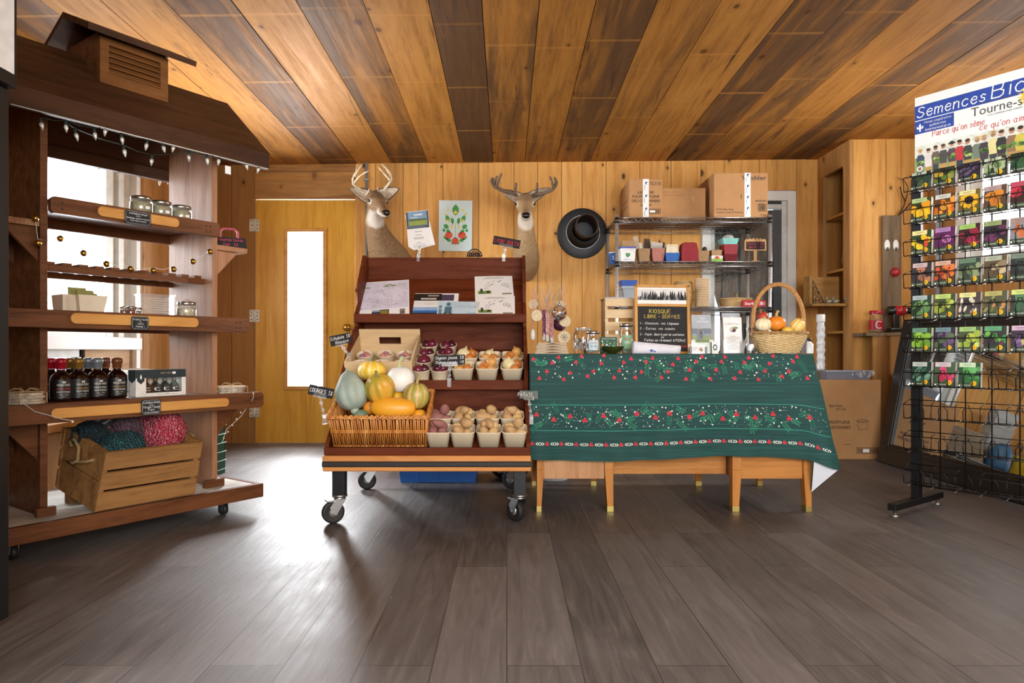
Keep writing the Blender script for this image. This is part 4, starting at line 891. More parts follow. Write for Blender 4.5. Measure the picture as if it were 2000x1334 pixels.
def d_map(b, R, o2, ux, uy):
    rnd = random.Random(3); wux = ux.normalized(); wuy = uy.normalized()
    for a0, a1, c0, c1, c in ((.0, .3, .3, .9, 'c9c4dd'), (.3, 1, .22, .98, 'cfcae0'), (.05, .25, .75, .88, '9aa87a'), (.4, .7, .8, .93, 'a3ad84')): pass
    R(.02, .98, .2, .98, 'dcd8ea')
    for k in range(26): 
        p = o2+e_n*.0004+ux*rnd.uniform(.05, .9)+uy*rnd.uniform(.25, .9); q = p+ux*rnd.uniform(-.12, .2)+uy*rnd.uniform(-.06, .06); n = (q-p).cross(e_n).normalized()*.0008; b.poly([p-n, q-n, q+n, p+n], C('9090a0', .6))
    for k in range(70): b.disc(o2+e_n*.0006+ux*rnd.uniform(.08, .95)+uy*rnd.uniform(.3, .95), wux, wuy, rnd.uniform(.0015, .004), rnd.uniform(.001, .0025), C(rnd.choice(('303038', '4a4a55', '55604a')), .6), 6)
    for a, c in ((.12, .86), (.2, .82), (.62, .88), (.7, .85), (.55, .84)): b.disc(o2+e_n*.0006+ux*a+uy*c, wux, wuy, .016, .006, C('8f9f68', .6), 8)
    R(.3, .62, .01, .17, '2f3b55', 1); R(.46, .6, .02, .14, '8f7a30', 2); R(.3, .45, .12, .17, '9fb4cc', 2); R(.82, .92, .02, .16, '8a8478', 1); R(.84, .9, .05, .08, '4a3a30', 2); R(.02, .28, .02, .12, 'ffffff', 1)
    for k in range(8): R(.03+.012*k, .036+.012*k, .2, .23+.01*(k % 3), '7a7a90', 2)
sheet('map_leaflet', 'large white map sheet at the left of the upper tray', -.803, .02, .285, .295, .11, .004, d_map)
def d_fly(b, R, o2, ux, uy):
    R(.0, .62, .72, .98, '1d1a1a', 1); R(.15, .5, .76, .82, 'c8c0b8', 2); R(.3, .55, .88, .93, 'a8a098', 2); R(.62, .9, .72, .95, '4a4058', 1); R(.0, .6, .28, .48, '2f70b8', 1); R(.0, .6, .36, .48, '8fb4dc', 2); R(0, .6, .2, .28, '1d2a38', 1); R(.65, 1, .0, .7, 'e8ecf0', 1); R(.0, .55, .55, .68, 'e8e8e8', 1)
sheet('flyer', 'white flyer with dark photo and blue band in the middle of the upper tray', -.505, .0, .24, .225, 0, .002, d_fly)
def d_bike(b, R, o2, ux, uy):
    R(0, 1, 0, 1, 'c3dbe6', 0); S = lambda a, c, rx, ry, m_: b.disc(o2+e_n*.0006+ux*a+uy*c, ux.normalized(), uy.normalized(), rx, ry, C(m_, .6), 10)
    R(.17, .34, .35, .72, '4f7488', 1); S(.255, .84, .012, .016, '4f7488'); R(.16, .22, .1, .4, '3f6074', 1); R(.29, .35, .1, .4, '3f6074', 1); S(.07, .7, .01, .013, '6a8c9c'); R(.03, .11, .3, .6, '6a8c9c', 1)
    for a in (.12, .38): b.tube([o2+e_n*.001+ux*a+uy*.2+ux.normalized()*.02*math.cos(t_)+uy.normalized()*.022*math.sin(t_) for t_ in [i*PI/6 for i in range(12)]], .001, C('34505e', .6), 4, closed=True)
    b.font('GUIDE', o2+e_n*.0008+ux*.72+uy*.36, ux, uy, .012, C('5a9ab8', .6), 'l', .045); b.font('2024', o2+e_n*.0008+ux*.76+uy*.12, ux, uy, .012, C('7ab0c8', .6), 'l', .04); b.pen('Velo Sud', o2+e_n*.0008+ux*.42+uy*.68, ux, uy, .02, C('7a9aac', .6), .1)
sheet('flyer', 'pale blue flyer with cyclists lying against the lip of the upper tray', -.375, .0, .225, .155, -.02, .0045, d_bike)
def d_chk(b, R, o2, ux, uy):
    rnd = random.Random(5); b.font('POISSON SANS FILETS', o2+e_n*.0006+ux*.5+uy*.88, ux, uy, .007, INK, 'c', .115)
    R(.08, .42, .30, .42, '7a9a4a'); R(.1, .3, .30, .33, '5a7a38', 1); R(.7, .95, .26, .31, '8a7a60'); R(.14, .2, .34, .5, '3a3a30', 1); R(.3, .38, .34, .42, '2a2a28', 1)
    for k in range(46): a = rnd.uniform(.25, .92); b.disc(o2+e_n*.0006+ux*a+uy*(.48+.26*math.sin((a-.2)*4)+rnd.uniform(-.12, .1)), ux.normalized(), uy.normalized(), .0035, .002, C(rnd.choice(('2a2a2a', '4a4a48', '5a7a3a', '8a5a4a')), .6), 6)
    R(.3, .7, .93, .945, 'aaaaaa')
sheet('information_sheet', 'upper of two white sheets with small vegetable drawing on the right of the tray', -.172, .15, .213, .225, .05, .002, d_chk, group='printed sheets on the upper tray'); sheet('information_sheet', 'lower of two white sheets with small vegetable drawing against the tray lip', -.17, .0, .213, .20, .0, .005, d_chk, group='printed sheets on the upper tray')
# ---- shallot crate
BOXW = wood('birch_crate', 'e9cfa6', 'd0b080', .55, (1, 8, 8), False, None, 0, .2, .06)
al = math.atan2(TMe[1]-TM[1], TMe[0]-TM[0]); CB = Vector((-.628, 3.365, .612)); cr2 = thing('shallot_crate', 'shallow pale birch crate with hand hole, holding cups of shallots', 'crate', CB, 0, None, (al, 0, 0))
b = MB(); w_, l_, h_ = .165, .36, .115
b.box(-w_, w_, 0, l_, 0, .006, BOXW); b.obj('crate_bottom', cr2); b = MB(); b.box(-w_, w_, 0, .009, .006, h_, BOXW); b.obj('front_board', cr2, bv=.001)
for x in (-w_, w_-.009): b = MB(); b.box(x, x+.009, .009, l_-.009, .006, h_, BOXW); b.obj('side_board', cr2, bv=.001)
b = MB(); b.prism([(-w_, .006), (w_, .006), (w_, .06), (-w_, .06)], l_-.009, l_, BOXW, 'y')
b.box(-w_, -.055, l_-.009, l_, .06, h_+.03, BOXW); b.box(.06, w_, l_-.009, l_, .06, h_+.03, BOXW); b.box(-.055, .06, l_-.009, l_, .10, h_+.03, BOXW); b.obj('back_board', cr2, bv=.001)
# ---- cups and vegetables
CUPM = P('cream_paper_cup', 'e2d2b4', .7, 0, .04, 10)
def round_cup():
    o = thing('paper_cup', 'x', 'cup'); b = MB(); b.lathe([(.036, 0), (.0455, .062), (.0475, .064), (.046, .067), (.0445, .064), (.0345, .003), (.001, .003)], CUPM, 22, cap=False); b.lathe([(.001, 0), (.036, 0)], CUPM, 22); b.obj('cup_body', o); return o
def square_cup():
    o = thing('paper_cup', 'x', 'cup'); b = MB(); rings = []
    for z, a in ((0, .040), (.0, .044), (.07, .054), (.074, .0565), (.077, .054), (.07, .0525), (.004, .0425), (.004, .001)):
        rings.append(b.vs([(x, y, z) for x, y in rr(-a, a, -a, a, max(.0005, a*.35), 4)]))
    for p, q in zip(rings, rings[1:]):
        for j in range(20): b.face((p+j, p+(j+1) % 20, q+(j+1) % 20, q+j), CUPM, True)
    b.face([rings[0]+j for j in range(20)][::-1], CUPM); b.face([rings[-1]+j for j in range(20)], CUPM); b.obj('cup_body', o); return o
def veg_skin(name, cols, rough=.4, streak=True, sc=9, coat=0):
    t = NT(name); v = t.coords((1, 1, 1)); 
    if streak: sp = t.n('SeparateXYZ', {0: v}); ang = t.math('ARCTAN2', sp.outputs[0], sp.outputs[1]); no = t.n('TexNoise', {'Vector': t.n('CombineXYZ', {0: t.math('MULTIPLY', ang, 3.), 1: t.math('MULTIPLY', sp.outputs[2], 12.)}).outputs[0], 'Scale': 1.7, 'Detail': 5, 'Roughness': .6}).outputs[0]
    else: no = t.n('TexNoise', {'Vector': v, 'Scale': sc*8, 'Detail': 5, 'Roughness': .65}).outputs[0]
    n_ = len(cols); t.l(t.ramp(no, [(.3+.4*i/(n_-1), hx(c)) for i, c in enumerate(cols)]), t.b.inputs['Base Color']); t.b.inputs['Roughness'].default_value = rough; t.b.inputs['Coat Weight'].default_value = coat; t.bump(no, .15, .002); return t.mat
ONY = [veg_skin('onion_gold', ('b9762c', 'd9a052', 'e8c88c')), veg_skin('onion_copper', ('a85a24', 'c87a38', 'dca058')), veg_skin('onion_pale', ('d8c890', 'e8dcb0', 'c8c078'))]
ONR = [veg_skin('onion_red', ('3d0d1c', '6a1c34', '8f3a52'), .3, True, 9, .3), veg_skin('onion_dark_red', ('2a0a16', '4a1226', '702a40'), .3, True, 9, .3)]
SHA = [veg_skin('shallot_pink', ('a86858', 'c88a78', 'dca890')), veg_skin('shallot_violet', ('7a4a62', '9a6a84', 'c090a0'))]
POT = [veg_skin('potato_tan', ('a88458', 'c4a070', 'd4b486'), .7, False), veg_skin('potato_yellow', ('b8965a', 'd0b078', 'e0c48c'), .7, False)]; POR = [veg_skin('potato_red', ('7a4a44', '9a6660', 'a87a70'), .7, False)]
STEMM = C('a88a5a', .8)
def proto_onion(name, mats, long=1., rooty=True):
    out = []
    for m_ in mats:
        b = MB(); b.lathe([(.0015, -.92), (.3, -.9), (.7, -.66), (.95, -.2), (1, .08), (.9, .42), (.62, .7), (.3, .88), (.12, 1.02*long), (.06, 1.25*long), (.02, 1.3*long)], m_, 16, fn=lambda th, z: 1+.025*math.sin(3*th))
        n0 = len(b.f); b.lathe([(.16, -.96), (.02, -.9)], STEMM, 8); o = b.obj(name); out.append(o)
    return out
def proto_potato(name, mats):
    out = []
    for k, m_ in enumerate(mats*3):
        ph = k*1.7; b = MB(); b.ell((0, 0, 0), (1.15+.1*(k % 3), .85, .78), m_, 16, 10, lambda th, z: 1+.07*math.sin(2*th+ph+z*2)+.05*math.sin(3*th-ph)*(1-z*z)+.05*math.sin(4*z+ph))
        for q in range(5): a = q*1.3+ph; b.ell((math.cos(a)*.85*1.15, math.sin(a)*.7, .35*math.sin(a*2)), (.05, .05, .03), C('7a5c38', .8), 6, 4)
        out.append(b.obj(name))
    return out
p_y = proto_onion('yellow_onion', ONY); p_r = proto_onion('red_onion', ONR); p_s = proto_onion('shallot', SHA, 1.2); p_p = proto_potato('potato', POT); p_pr = proto_potato('red_potato', POR); protos = p_y+p_r+p_s+p_p+p_pr
cup_r = round_cup(); cup_s = square_cup()
def place_cup(src, pos, label, group, rot=(0, 0, 0)): return dup(src, pos, rot, label, group)
def fill(protos_, kind, cupname, pos, layout, r, cat, group, tilt=0, up=None, idx=0):
    up = up or Vector((0, 0, 1)); sp = Vector((0, math.cos(tilt), math.sin(tilt)))
    for i, (dx, dy, dz, k, word, m_) in enumerate(layout):
        dx *= .8; dy *= .8; q = Vector(pos)+UX*dx+sp*dy+Vector((0, -math.sin(tilt), math.cos(tilt)))*dz
        rv = r*k; o = protos_[m_ % len(protos_)].copy(); COL.objects.link(o); o.location = q; o.scale = (rv, rv, rv)
        o.rotation_euler = (random.uniform(-.5, .5) if 'onion' in kind else random.uniform(-.9, .9), random.uniform(-.5, .5), random.uniform(0, 6.28))
        tag(o, '%s %s %s' % (kind, word, cupname), cat, group)
# yellow onions: six square cups
def tray_y(t0, t1, y): k = (y-t0[0])/(t1[0]-t0[0]); return t0[1]+(t1[1]-t0[1])*k
LAY = [[(-.024, -.02, .062, 1, 'at the front left of', 0), (.026, -.022, .062, .95, 'at the front right of', 1), (.0, .026, .07, 1.05, 'at the back of', 2), (.004, .0, .045, .9, 'at the bottom of', 1)],
       [(-.02, .012, .075, 1.3, 'largest, at the left of', 2), (.03, .025, .075, .95, 'at the back right of', 1), (.016, -.026, .065, .95, 'at the front of', 1), (-.026, -.03, .045, .8, 'low at the front left of', 0)],
       [(-.028, -.02, .06, .95, 'at the front left of', 1), (.022, -.026, .06, .85, 'at the front right of', 0), (.026, .022, .085, 1.0, 'topmost at the back right of', 0), (-.012, .025, .065, .9, 'at the back left of', 1)]]
k = 0
for row, (y, cs, wr) in enumerate(((3.41, (904, 951, 1000.5), 'front'), (3.525, (912, 956.5, 1001), 'back'))):
    for i, px in enumerate(cs):
        x = (px-CX)/F*(y-.03); z = tray_y(TM, TMe, y)+.003; nm = 'the %s square cup, %s onion row' % (('leftmost', 'middle', 'rightmost')[i], wr)
        place_cup(cup_s, (x, y, z), 'cream square paper cup of yellow onions, %s of three in the %s row' % (('leftmost', 'middle', 'rightmost')[i], wr), 'cups of yellow onions', (al*.8, 0, random.uniform(-.04, .04)))
        fill(p_y, 'yellow onion', nm, (x, y, z), LAY[(k*2+row) % 3], .027, 'onion', 'yellow onions', al*.8); k += 1
LR = [[(-.016, -.008, .062, 1, 'at the left of', 0), (.02, .004, .062, .95, 'at the right of', 1)], [(-.018, .01, .062, .95, 'at the left of', 1), (.018, .006, .066, 1, 'at the right of', 0), (.0, -.026, .055, .75, 'at the front of', 0)], [(0, -.002, .062, 1.35, 'filling', 0)]]
for row in range(4):
    for c_ in range(2):
        y = 3.395+row*.092; x = ((822, 859), (828, 865), (833, 870), (838, 876))[row][c_]; x = (x-CX)/F*(y-.02); z = tray_y(TM, TMe, y)+.002; nm = 'the %s round cup, %s row from the front' % (('left', 'right')[c_], ('first', 'second', 'third', 'fourth')[row])
        place_cup(cup_r, (x, y, z), 'cream round paper cup of red onions, %s of the pair in the %s row' % (('left', 'right')[c_], ('front', 'second', 'third', 'rear')[row]), 'cups of red onions', (al*.8, 0, 0)); fill(p_r, 'red onion', nm, (x, y, z), LR[2] if (row, c_) == (1, 0) else LR[(row+c_) % 2], .026, 'onion', 'red onions', al*.8)
up = Vector((0, -math.sin(al), math.cos(al))); sl_ = Vector((0, math.cos(al), math.sin(al)))
for i, (x, s, lab) in enumerate(((-.105, .075, 'front left'), (.0, .075, 'front middle'), (.105, .075, 'front right'), (-.1, .19, 'rear left'), (.002, .195, 'rear middle'), (.103, .19, 'rear right'))):
    q = CB+UX*x+sl_*s+up*.008; place_cup(cup_r, q, 'cream round paper cup of shallots at the %s of the birch crate' % lab, 'cups of shallots', (al, 0, 0)); c_ = dict(up=None)
    fill(p_s, 'shallot', 'the %s cup of the birch crate' % lab, q, [(-.016, -.012, .05, 1, 'at the left of', i), (.018, -.006, .05, .95, 'at the right of', 0), (.0, .02, .052, .95, 'at the back of', i+1)], .02, 'shallot', 'shallots', al)
al2 = math.atan2(TLe[1]-TL_[1], TLe[0]-TL_[0]); k = 0
LPt = [[(-.026, -.024, .068, 1, 'at the front left of', 0), (.026, -.022, .066, .95, 'at the front right of', 1), (-.02, .026, .085, 1.0, 'at the back left of', 2), (.026, .022, .08, .9, 'at the back right of', 3), (.004, .0, .098, .95, 'on top of', 4)],
       [(-.022, -.02, .07, 1.15, 'at the front left of', 4), (.03, -.026, .064, .8, 'at the front right of', 1), (.022, .02, .095, 1.1, 'topmost at the back of', 0), (-.028, .028, .075, .85, 'at the back left of', 3)]]
for row, (y, cs, wr) in enumerate(((3.075, (856, 903, 954.6, 1005), 'front'), (3.20, (860, 905, 952, 1000), 'back'))):
    for i, px in enumerate(cs):
        x = (px-CX)/F*(y-.03); z = tray_y(TL_, TLe, y)+.003; wd = ('leftmost', 'second', 'third', 'rightmost')[i]; red = i == 0
        place_cup(cup_s, (x, y, z), 'cream square paper cup of %spotatoes, %s of four in the %s row' % ('reddish ' if red else 'tan ', wd, wr), 'cups of potatoes', (al2*.7, 0, random.uniform(-.04, .04)))
        fill(p_pr if red else p_p, 'reddish potato' if red else 'tan potato', 'the %s square cup, %s potato row' % (wd, wr), (x, y, z), LPt[(k+row) % 2], .0265, 'potato', 'red potatoes' if red else 'tan potatoes', al2*.7); k += 1
for o in protos+[cup_r, cup_s]:
    for ch in list(o.children): bpy.data.objects.remove(ch)
    bpy.data.objects.remove(o)
# ---- wicker basket of squashes
t = NT('wicker'); no = t.n('TexNoise', {'Vector': t.coords((30, 30, 3)), 'Scale': 2, 'Detail': 3}).outputs[0]; t.l(t.ramp(no, [(.3, hx('a8652a')), (.55, hx('cf8a40')), (.75, hx('e6b06a'))]), t.b.inputs['Base Color']); t.b.inputs['Roughness'].default_value = .4; WICK = t.mat
BK = Vector((-.565, 3.16, tray_y(TL_, TLe, 3.16)+.004)); wk = thing('wicker_basket', 'low rectangular honey-coloured wicker basket heaped with squashes', 'basket', BK, 0, None, (al2, 0, 0))
def basket_pt(s, z, k=1): # perimeter parameter 0..4
    hw, hd = .205+.012*z/.16, .125+.01*z/.16; i = int(s) % 4; f = s-int(s); c_ = [(-hw, -hd), (hw, -hd), (hw, hd), (-hw, hd)]; a, d_ = c_[i], c_[(i+1) % 4]; return Vector((a[0]+(d_[0]-a[0])*f, a[1]+(d_[1]-a[1])*f, z))
b = MB(); b.box(-.2, .2, -.12, .12, 0, .006, C('8f5a28', .7)); b.obj('basket_base', wk); b = MB(); n_ = 0
for side, cnt in ((0, 46), (1, 26), (2, 40), (3, 26)):
    for i in range(cnt):
        s0 = side+(i+.5)/cnt; j = random.uniform(-.35, .35)/cnt*1.0; out = Vector(((0, -1, 0), (1, 0, 0), (0, 1, 0), (-1, 0, 0))[side]); w_ = .003*(1 if i % 2 else -1)
        b.tube([basket_pt(s0-j, .004)+out*w_, basket_pt(s0, .07)-out*w_, basket_pt(min(side+.999, max(side, s0+j)), .15)+out*w_], .0036, WICK, 5)
b.obj('woven_stakes', wk); b = MB()
for z in (.078, .086): b.tube([basket_pt(s*.1, z)+Vector((0, 0, 0)) for s in range(40)], .0042, WICK, 5, closed=True)
for ph in (0, PI):
    b.tube([basket_pt(s*.02, .156)+Vector((.004*math.cos(s*1.2+ph), .004*math.sin(s*1.2+ph), .006*math.sin(s*1.2+ph))) for s in range(200)], .0055, WICK, 6, closed=True)
b.tube([basket_pt(s*.1, .008) for s in range(40)], .004, WICK, 5, closed=True)
b.obj('rim', wk)
def squash(label, px, py, d, rx, rz, cols, ribs=10, rib=.05, stem='8f8a50', rot=(0, 0, 0), long=1, nub=0, ry=None, slen=.03, stripes=False, rough=.4, group='squashes in the wicker basket', name='squash', loc=None):
    t = NT('squash_skin'); v = t.coords((1, 1, 1)); sp = t.n('SeparateXYZ', {0: v}); ang = t.math('ARCTAN2', sp.outputs[0], sp.outputs[1]); no = t.n('TexNoise', {'Vector': v, 'Scale': 22, 'Detail': 5}).outputs[0]; no2 = t.n('TexNoise', {'Vector': v, 'Scale': 9, 'Detail': 2}).outputs[0]; C_ = [hx(q) for q in cols]
    c_ = t.ramp(no2, [(.38, C_[0]), (.62, C_[1])])
    if stripes: st = t.math('SINE', t.math('ADD', t.math('MULTIPLY', ang, float(ribs)), t.math('MULTIPLY', no, 1.6))); c_ = t.mix(t.ramp(st, [(.3, (0, 0, 0, 1)), (.75, (1, 1, 1, 1))]), c_, C_[-1])
    else: c_ = t.mix(t.ramp(no, [(.55, (0, 0, 0, 1)), (.7, (.5, .5, .5, 1))]), c_, C_[-1])
    t.l(c_, t.b.inputs['Base Color']); t.b.inputs['Roughness'].default_value = rough; t.bump(no, .12, .003)
    o = thing(name, label, 'squash', loc if loc is not None else PX(px, py, d), 0, group, rot); b = MB(); ry = ry or rx
    prof = []
    for i in range(17):
        a = -PI/2+PI*i/16; r_ = max(.0006, math.cos(a)**.85 if math.cos(a) > 0 else .0006); z_ = math.sin(a)
        if nub: r_ = max(.0006, r_*(1-.35*smoothstep(.1, 1, z_)*nub)); z_ = z_*(1+.25*nub*smoothstep(.3, 1, z_))-.0
        else: z_ = z_*(1-.14*smoothstep(.35, 0, abs(r_)))
        prof.append((rx*r_, rz*z_))
    b.lathe(prof, t.mat, 40, sy=ry/rx, fn=lambda th, z: 1-rib*(1-abs(math.cos(th*ribs/2)))**1.5*max(0, 1-abs(z/rz)**3)); b.obj('squash_body', o)
    if slen:
        b = MB(); z0 = rz*(.84 if not nub else 1.2); b.tube([(0, 0, z0-.008), (0, 0, z0+slen*.3), (slen*.12, 0, z0+slen*.7), (slen*.3, .0, z0+slen)], [.012, .007, .006, .008], C(stem, .75), 6); b.obj('stem', o)
    return o
hub = squash('large lumpy blue-grey hubbard squash at the left of the wicker basket', 686, 766, 3.06, .074, .082, ('93a59a', 'aab9ab', 'bcc6b6'), 7, .17, '9aa88f', (-.30, -.12, .5), nub=.75, slen=.012, rough=.55)
b = MB(); b.ell((.0, -.0, -.086), (.02, .02, .018), C('a3b0a2', .55, 0, var=.1), 12, 8); b.obj('blossom_end', hub)
squash('yellow striped squash with dark stem at the back of the basket', 727, 724, 3.20, .067, .046, ('e8b830', 'f0c840', 'f3dc8a'), 10, .07, '5d6a40', (-.1, .0, .1), stripes=True, slen=.035)
squash('big green and yellow ribbed acorn squash in the middle of the basket', 742, 759, 3.06, .068, .068, ('a8a03a', 'd8a83c', 'dd8a36'), 8, .24, '8a8a48', (.35, -.3, .2), slen=.028)
squash('smooth white pumpkin with pale green stem in the basket', 782, 741, 3.14, .066, .06, ('eeeee6', 'f4f4ee', 'e2e6da'), 12, .02, 'b9c890', (.1, -.05, 0), slen=.055)
squash('green and cream striped pumpkin at the right of the basket', 813, 773, 3.08, .06, .06, ('9a9440', 'b4a850', 'd9b878'), 10, .06, 'b8a868', (.05, .05, .3), stripes=True, slen=.045)
squash('long smooth orange spaghetti squash lying across the front of the basket', 768, 797, 3.03, .048, .104, ('eda528', 'f0ac30', 'e89a20'), 8, .0, 'b0b060', (0, PI/2+.02, .0), slen=0)
squash('small yellow squash peeping out behind the orange spaghetti squash', 776, 776, 3.16, .034, .034, ('f0bc20', 'f0c030', 'e8a818'), 8, .05, slen=0)
squash('small orange gourd low between the hubbard and the spaghetti squash', 722, 797, 3.08, .03, .03, ('e8902a', 'ea9a30', 'd88020'), 8, .05, 'c8c070', (.9, .7, 0), slen=.03)
squash('dark green squash at the bottom front left of the basket', 704, 812, 3.05, .036, .03, ('5f7a60', '7a9078', '4a6450'), 8, .05, slen=0)
squash('orange squash at the bottom front right of the basket', 818, 812, 3.07, .035, .03, ('e8a02a', 'eaa830', 'd89020'), 8, .05, slen=0)
# ---- things on the floor behind the cart
o = thing('storage_bin', 'blue plastic storage bin on the floor behind the produce cart', 'bin', (-.403, 4.13, 0)); BLU = P('blue_plastic', '1f62b4', .4, 0, .06); b = MB(); taper(b, .44, .50, .26, .30, .26, BLU, .004)
for x in (-.12, .0, .12): b.box(x-.004, x+.004, -.148, -.13, .01, .24, BLU)
b.obj('bin_body', o, bv=.006); b = MB(); b.box(-.26, .26, -.16, .16, .25, .27, BLU); b.obj('bin_rim', o, bv=.004)
o = thing('soil_bag', 'black plastic sack with white lettering lying behind the cart right castor', 'bag', (.02, 4.16, 0)); b = MB(); b.ell((0, 0, .085), (.13, .16, .09), P('black_film', '1d1e20', .3, 0, .3), 20, 12, lambda th, z: 1+.05*math.sin(5*th+3*z)+.03*math.sin(11*th)); b.obj('sack', o)
b = MB(); 
for z_, s_, w_ in ((.075, 'TERREAU BIO', .1), (.055, 'POTTING SOIL', .09), (.035, '25 L', .04)): b.font(s_, (-.03, -.163+abs(z_-.085)*.4, z_), UX, UZ, .010, C('d8d8d4', .5), 'c', w_)
b.obj('printed_lettering', o)
# ------------------------------------------------------------------ things on the back wall
def fur(name, base, dark, patches):
    t = NT(name); v = t.coords((1, 1, 1)); no = t.n('TexNoise', {'Vector': t.coords((1, 1, .35)), 'Scale': 160, 'Detail': 4, 'Roughness': .7}).outputs[0]; big = t.n('TexNoise', {'Vector': v, 'Scale': 14, 'Detail': 4}).outputs[0]
    c = t.ramp(no, [(.3, hx(dark)), (.65, hx(base))]); c = t.mix(t.math('MULTIPLY', t.ramp(big, [(.4, (0, 0, 0, 1)), (.75, (1, 1, 1, 1))]), .25), c, hx(dark))
    for p, r, col, amt in patches:
        d = t.n('VectorMath', {0: v, 1: tuple(p)}, operation='DISTANCE').outputs['Value']; d = t.math('ADD', d, t.math('MULTIPLY', t.math('SUBTRACT', big, .5), r*.5))
        mr = t.n('MapRange', {0: d, 1: r*.72, 2: r, 3: amt, 4: 0.}).outputs[0]
        c = t.mix(mr, c, t.mix(.3, hx(col), c))
    t.l(c, t.b.inputs['Base Color']); t.b.inputs['Roughness'].default_value = .85; t.bump(no, .5, .004); return t.mat
def loft(b, secs, mat, n=18, cap=True):            # secs: (centre, right vector, up vector, rx, ry)
    rings = []
    for c, r, u, rx, ry in secs: rings.append(b.vs([c+r*rx*math.cos(2*PI*j/n)+u*ry*math.sin(2*PI*j/n) for j in range(n)]))
    for p, q in zip(rings, rings[1:]):
        for j in range(n): b.face((p+j, p+(j+1) % n, q+(j+1) % n, q+j), mat, True)
    b.face([rings[0]+j for j in range(n)][::-1], mat); b.face([rings[-1]+j for j in range(n)], mat)
NOSE = P('wet_nose', '151312', .25); EYE = P('glass_eye', '140c06', .05, coat=1)
def deer(label, poll, nose, neck, colors, antlers, bone, ear_l, ear_r, ew=.06):
    poll, nose = Vector(poll), Vector(nose); org = Vector(neck[-1][0]); f = (nose-poll); L = f.length; f.normalize()
    s = f.cross(UZ).normalized(); u = s.cross(f).normalized(); pos = lambda t_, a=0, c=0: poll+f*L*t_+s*a+u*c-org
    base, dark, white = colors
    thr = Vector(neck[1][0])-org; chin = pos(.55, 0, -.05)
    pat = [(pos(.36, .062, .012), .030, white, .55), (pos(.36, -.062, .012), .030, white, .55), (pos(.78, 0, -.035), .055, white, .9), (pos(.86, 0, .0), .045, '6b5644', .5), (pos(.30, 0, .07), .07, dark, .75), (pos(.92, .0, -.03), .04, white, .9),
           (thr+Vector((f.x, f.y, 0))*.075+Vector((0, 0, .0)), .095, white, .9), (chin, .05, white, .6)]
    FUR = fur('deer_fur', base, dark, pat); o = thing('deer_head', label, 'mounted deer head', org); b = MB(); secs = []
    pts = [Vector(p)-org for p, *_ in neck]
    for i, (p, rx, ry) in enumerate(neck):
        t_ = (pts[min(i+1, len(pts)-1)]-pts[max(i-1, 0)]).normalized(); r_ = (UX-t_*t_.x).normalized(); secs.append((pts[i], r_, t_.cross(r_), rx, ry))
    loft(b, secs, FUR, 20)
    HS = [(-.12, .035, .04, -.01), (-.04, .052, .062, -.008), (.08, .064, .078, 0), (.22, .071, .080, .0), (.36, .066, .070, -.002), (.5, .052, .058, -.008), (.64, .042, .047, -.012), (.78, .037, .041, -.014), (.9, .035, .036, -.014), (.97, .030, .030, -.014), (1.02, .018, .018, -.012)]
    loft(b, [(pos(t_, 0, c), s, u, rx, ry) for t_, rx, ry, c in HS], FUR, 20)
    for sg in (1, -1): b.ell(pos(.33, sg*.055, .028), (.026, .026, .02), FUR, 10, 8)
    b.ell(pos(.82, 0, -.04), (.026, .03, .018), FUR, 10, 8)
    b.v = [(x, min(y, -.006), z) for x, y, z in b.v]; bo = b.obj('body', o); m_ = bo.modifiers.new('remesh', 'REMESH'); m_.mode = 'VOXEL'; m_.voxel_size = .0075; m_.use_smooth_shade = True; m_ = bo.modifiers.new('smooth', 'SMOOTH'); m_.factor = .5; m_.iterations = 7
    for sg in (1, -1):
        b = MB(); b.ell(pos(.35, sg*.0665, .020), .0155, EYE, 12, 8); b.obj('eye', o)
    b = MB(); b.ell(pos(.985, 0, -.004), (.030, .018, .022), NOSE, 14, 10, lambda th, z: 1+.08*math.cos(2*th)); 
    for sg in (1, -1): b.ell(pos(1.02, sg*.013, -.008), (.007, .006, .005), C('050404', .6), 8, 6)
    b.obj('nose', o)
    b = MB(); b.tube([pos(.9, .034, -.032), pos(1.0, .015, -.042), pos(1.02, 0, -.040), pos(1.0, -.015, -.042), pos(.9, -.034, -.032)], .0016, C('2a201a', .7), 6); b.obj('mouth', o)
    for sg, tip in ((1, ear_r), (-1, ear_l)):
        b = MB(); r0 = pos(.12, sg*.052, -.012); tp = Vector(tip)-org; d = (tp-r0); Ln = d.length; d.normalize(); fc = Vector((f.x*.6, -1, .05)); face = (fc-d*fc.dot(d)).normalized(); w_ = d.cross(face).normalized()
        def ear(off, mat, k):
            def fn(a, v): 
                wd = ew*k*math.sin(PI*min(1, .14+v*.86))**.75*(1-.15*v) if v < 1 else 0; x = (a*2-1); return r0+d*(Ln*v*(.98 if off else 1))+w_*wd*x+face*(-.028*(1-x*x)*(1-v*.6)+off)
            b.grid(fn, 8, 14, mat)
        ear(0, C(dark, .85, 0, var=.2, sc=80), 1); ear(.004, C('b5a592', .85, 0, var=.3, sc=60), .82); b.obj('ear', o, solid=.004)
    for k, lines in enumerate(antlers):
        b = MB()
        for pts_, r0, r1 in lines:
            P_ = [Vector(q)-org for q in pts_]; Q = []
            for i in range(len(P_)-1):
                a, c = P_[i], P_[i+1]; p0 = P_[i-1] if i else a; p3 = P_[i+2] if i+2 < len(P_) else c
                for j in range(4): t_ = j/4; Q.append(.5*((2*a)+(c-p0)*t_+(2*p0-5*a+4*c-p3)*t_*t_+(3*a-p0-3*c+p3)*t_**3))
            Q.append(P_[-1]); n_ = len(Q); b.tube(Q, [r0+(r1-r0)*(i/(n_-1))+.0015*math.sin(i*2.3) for i in range(n_)], bone, 8)
        b.obj('antler', o)
    return o
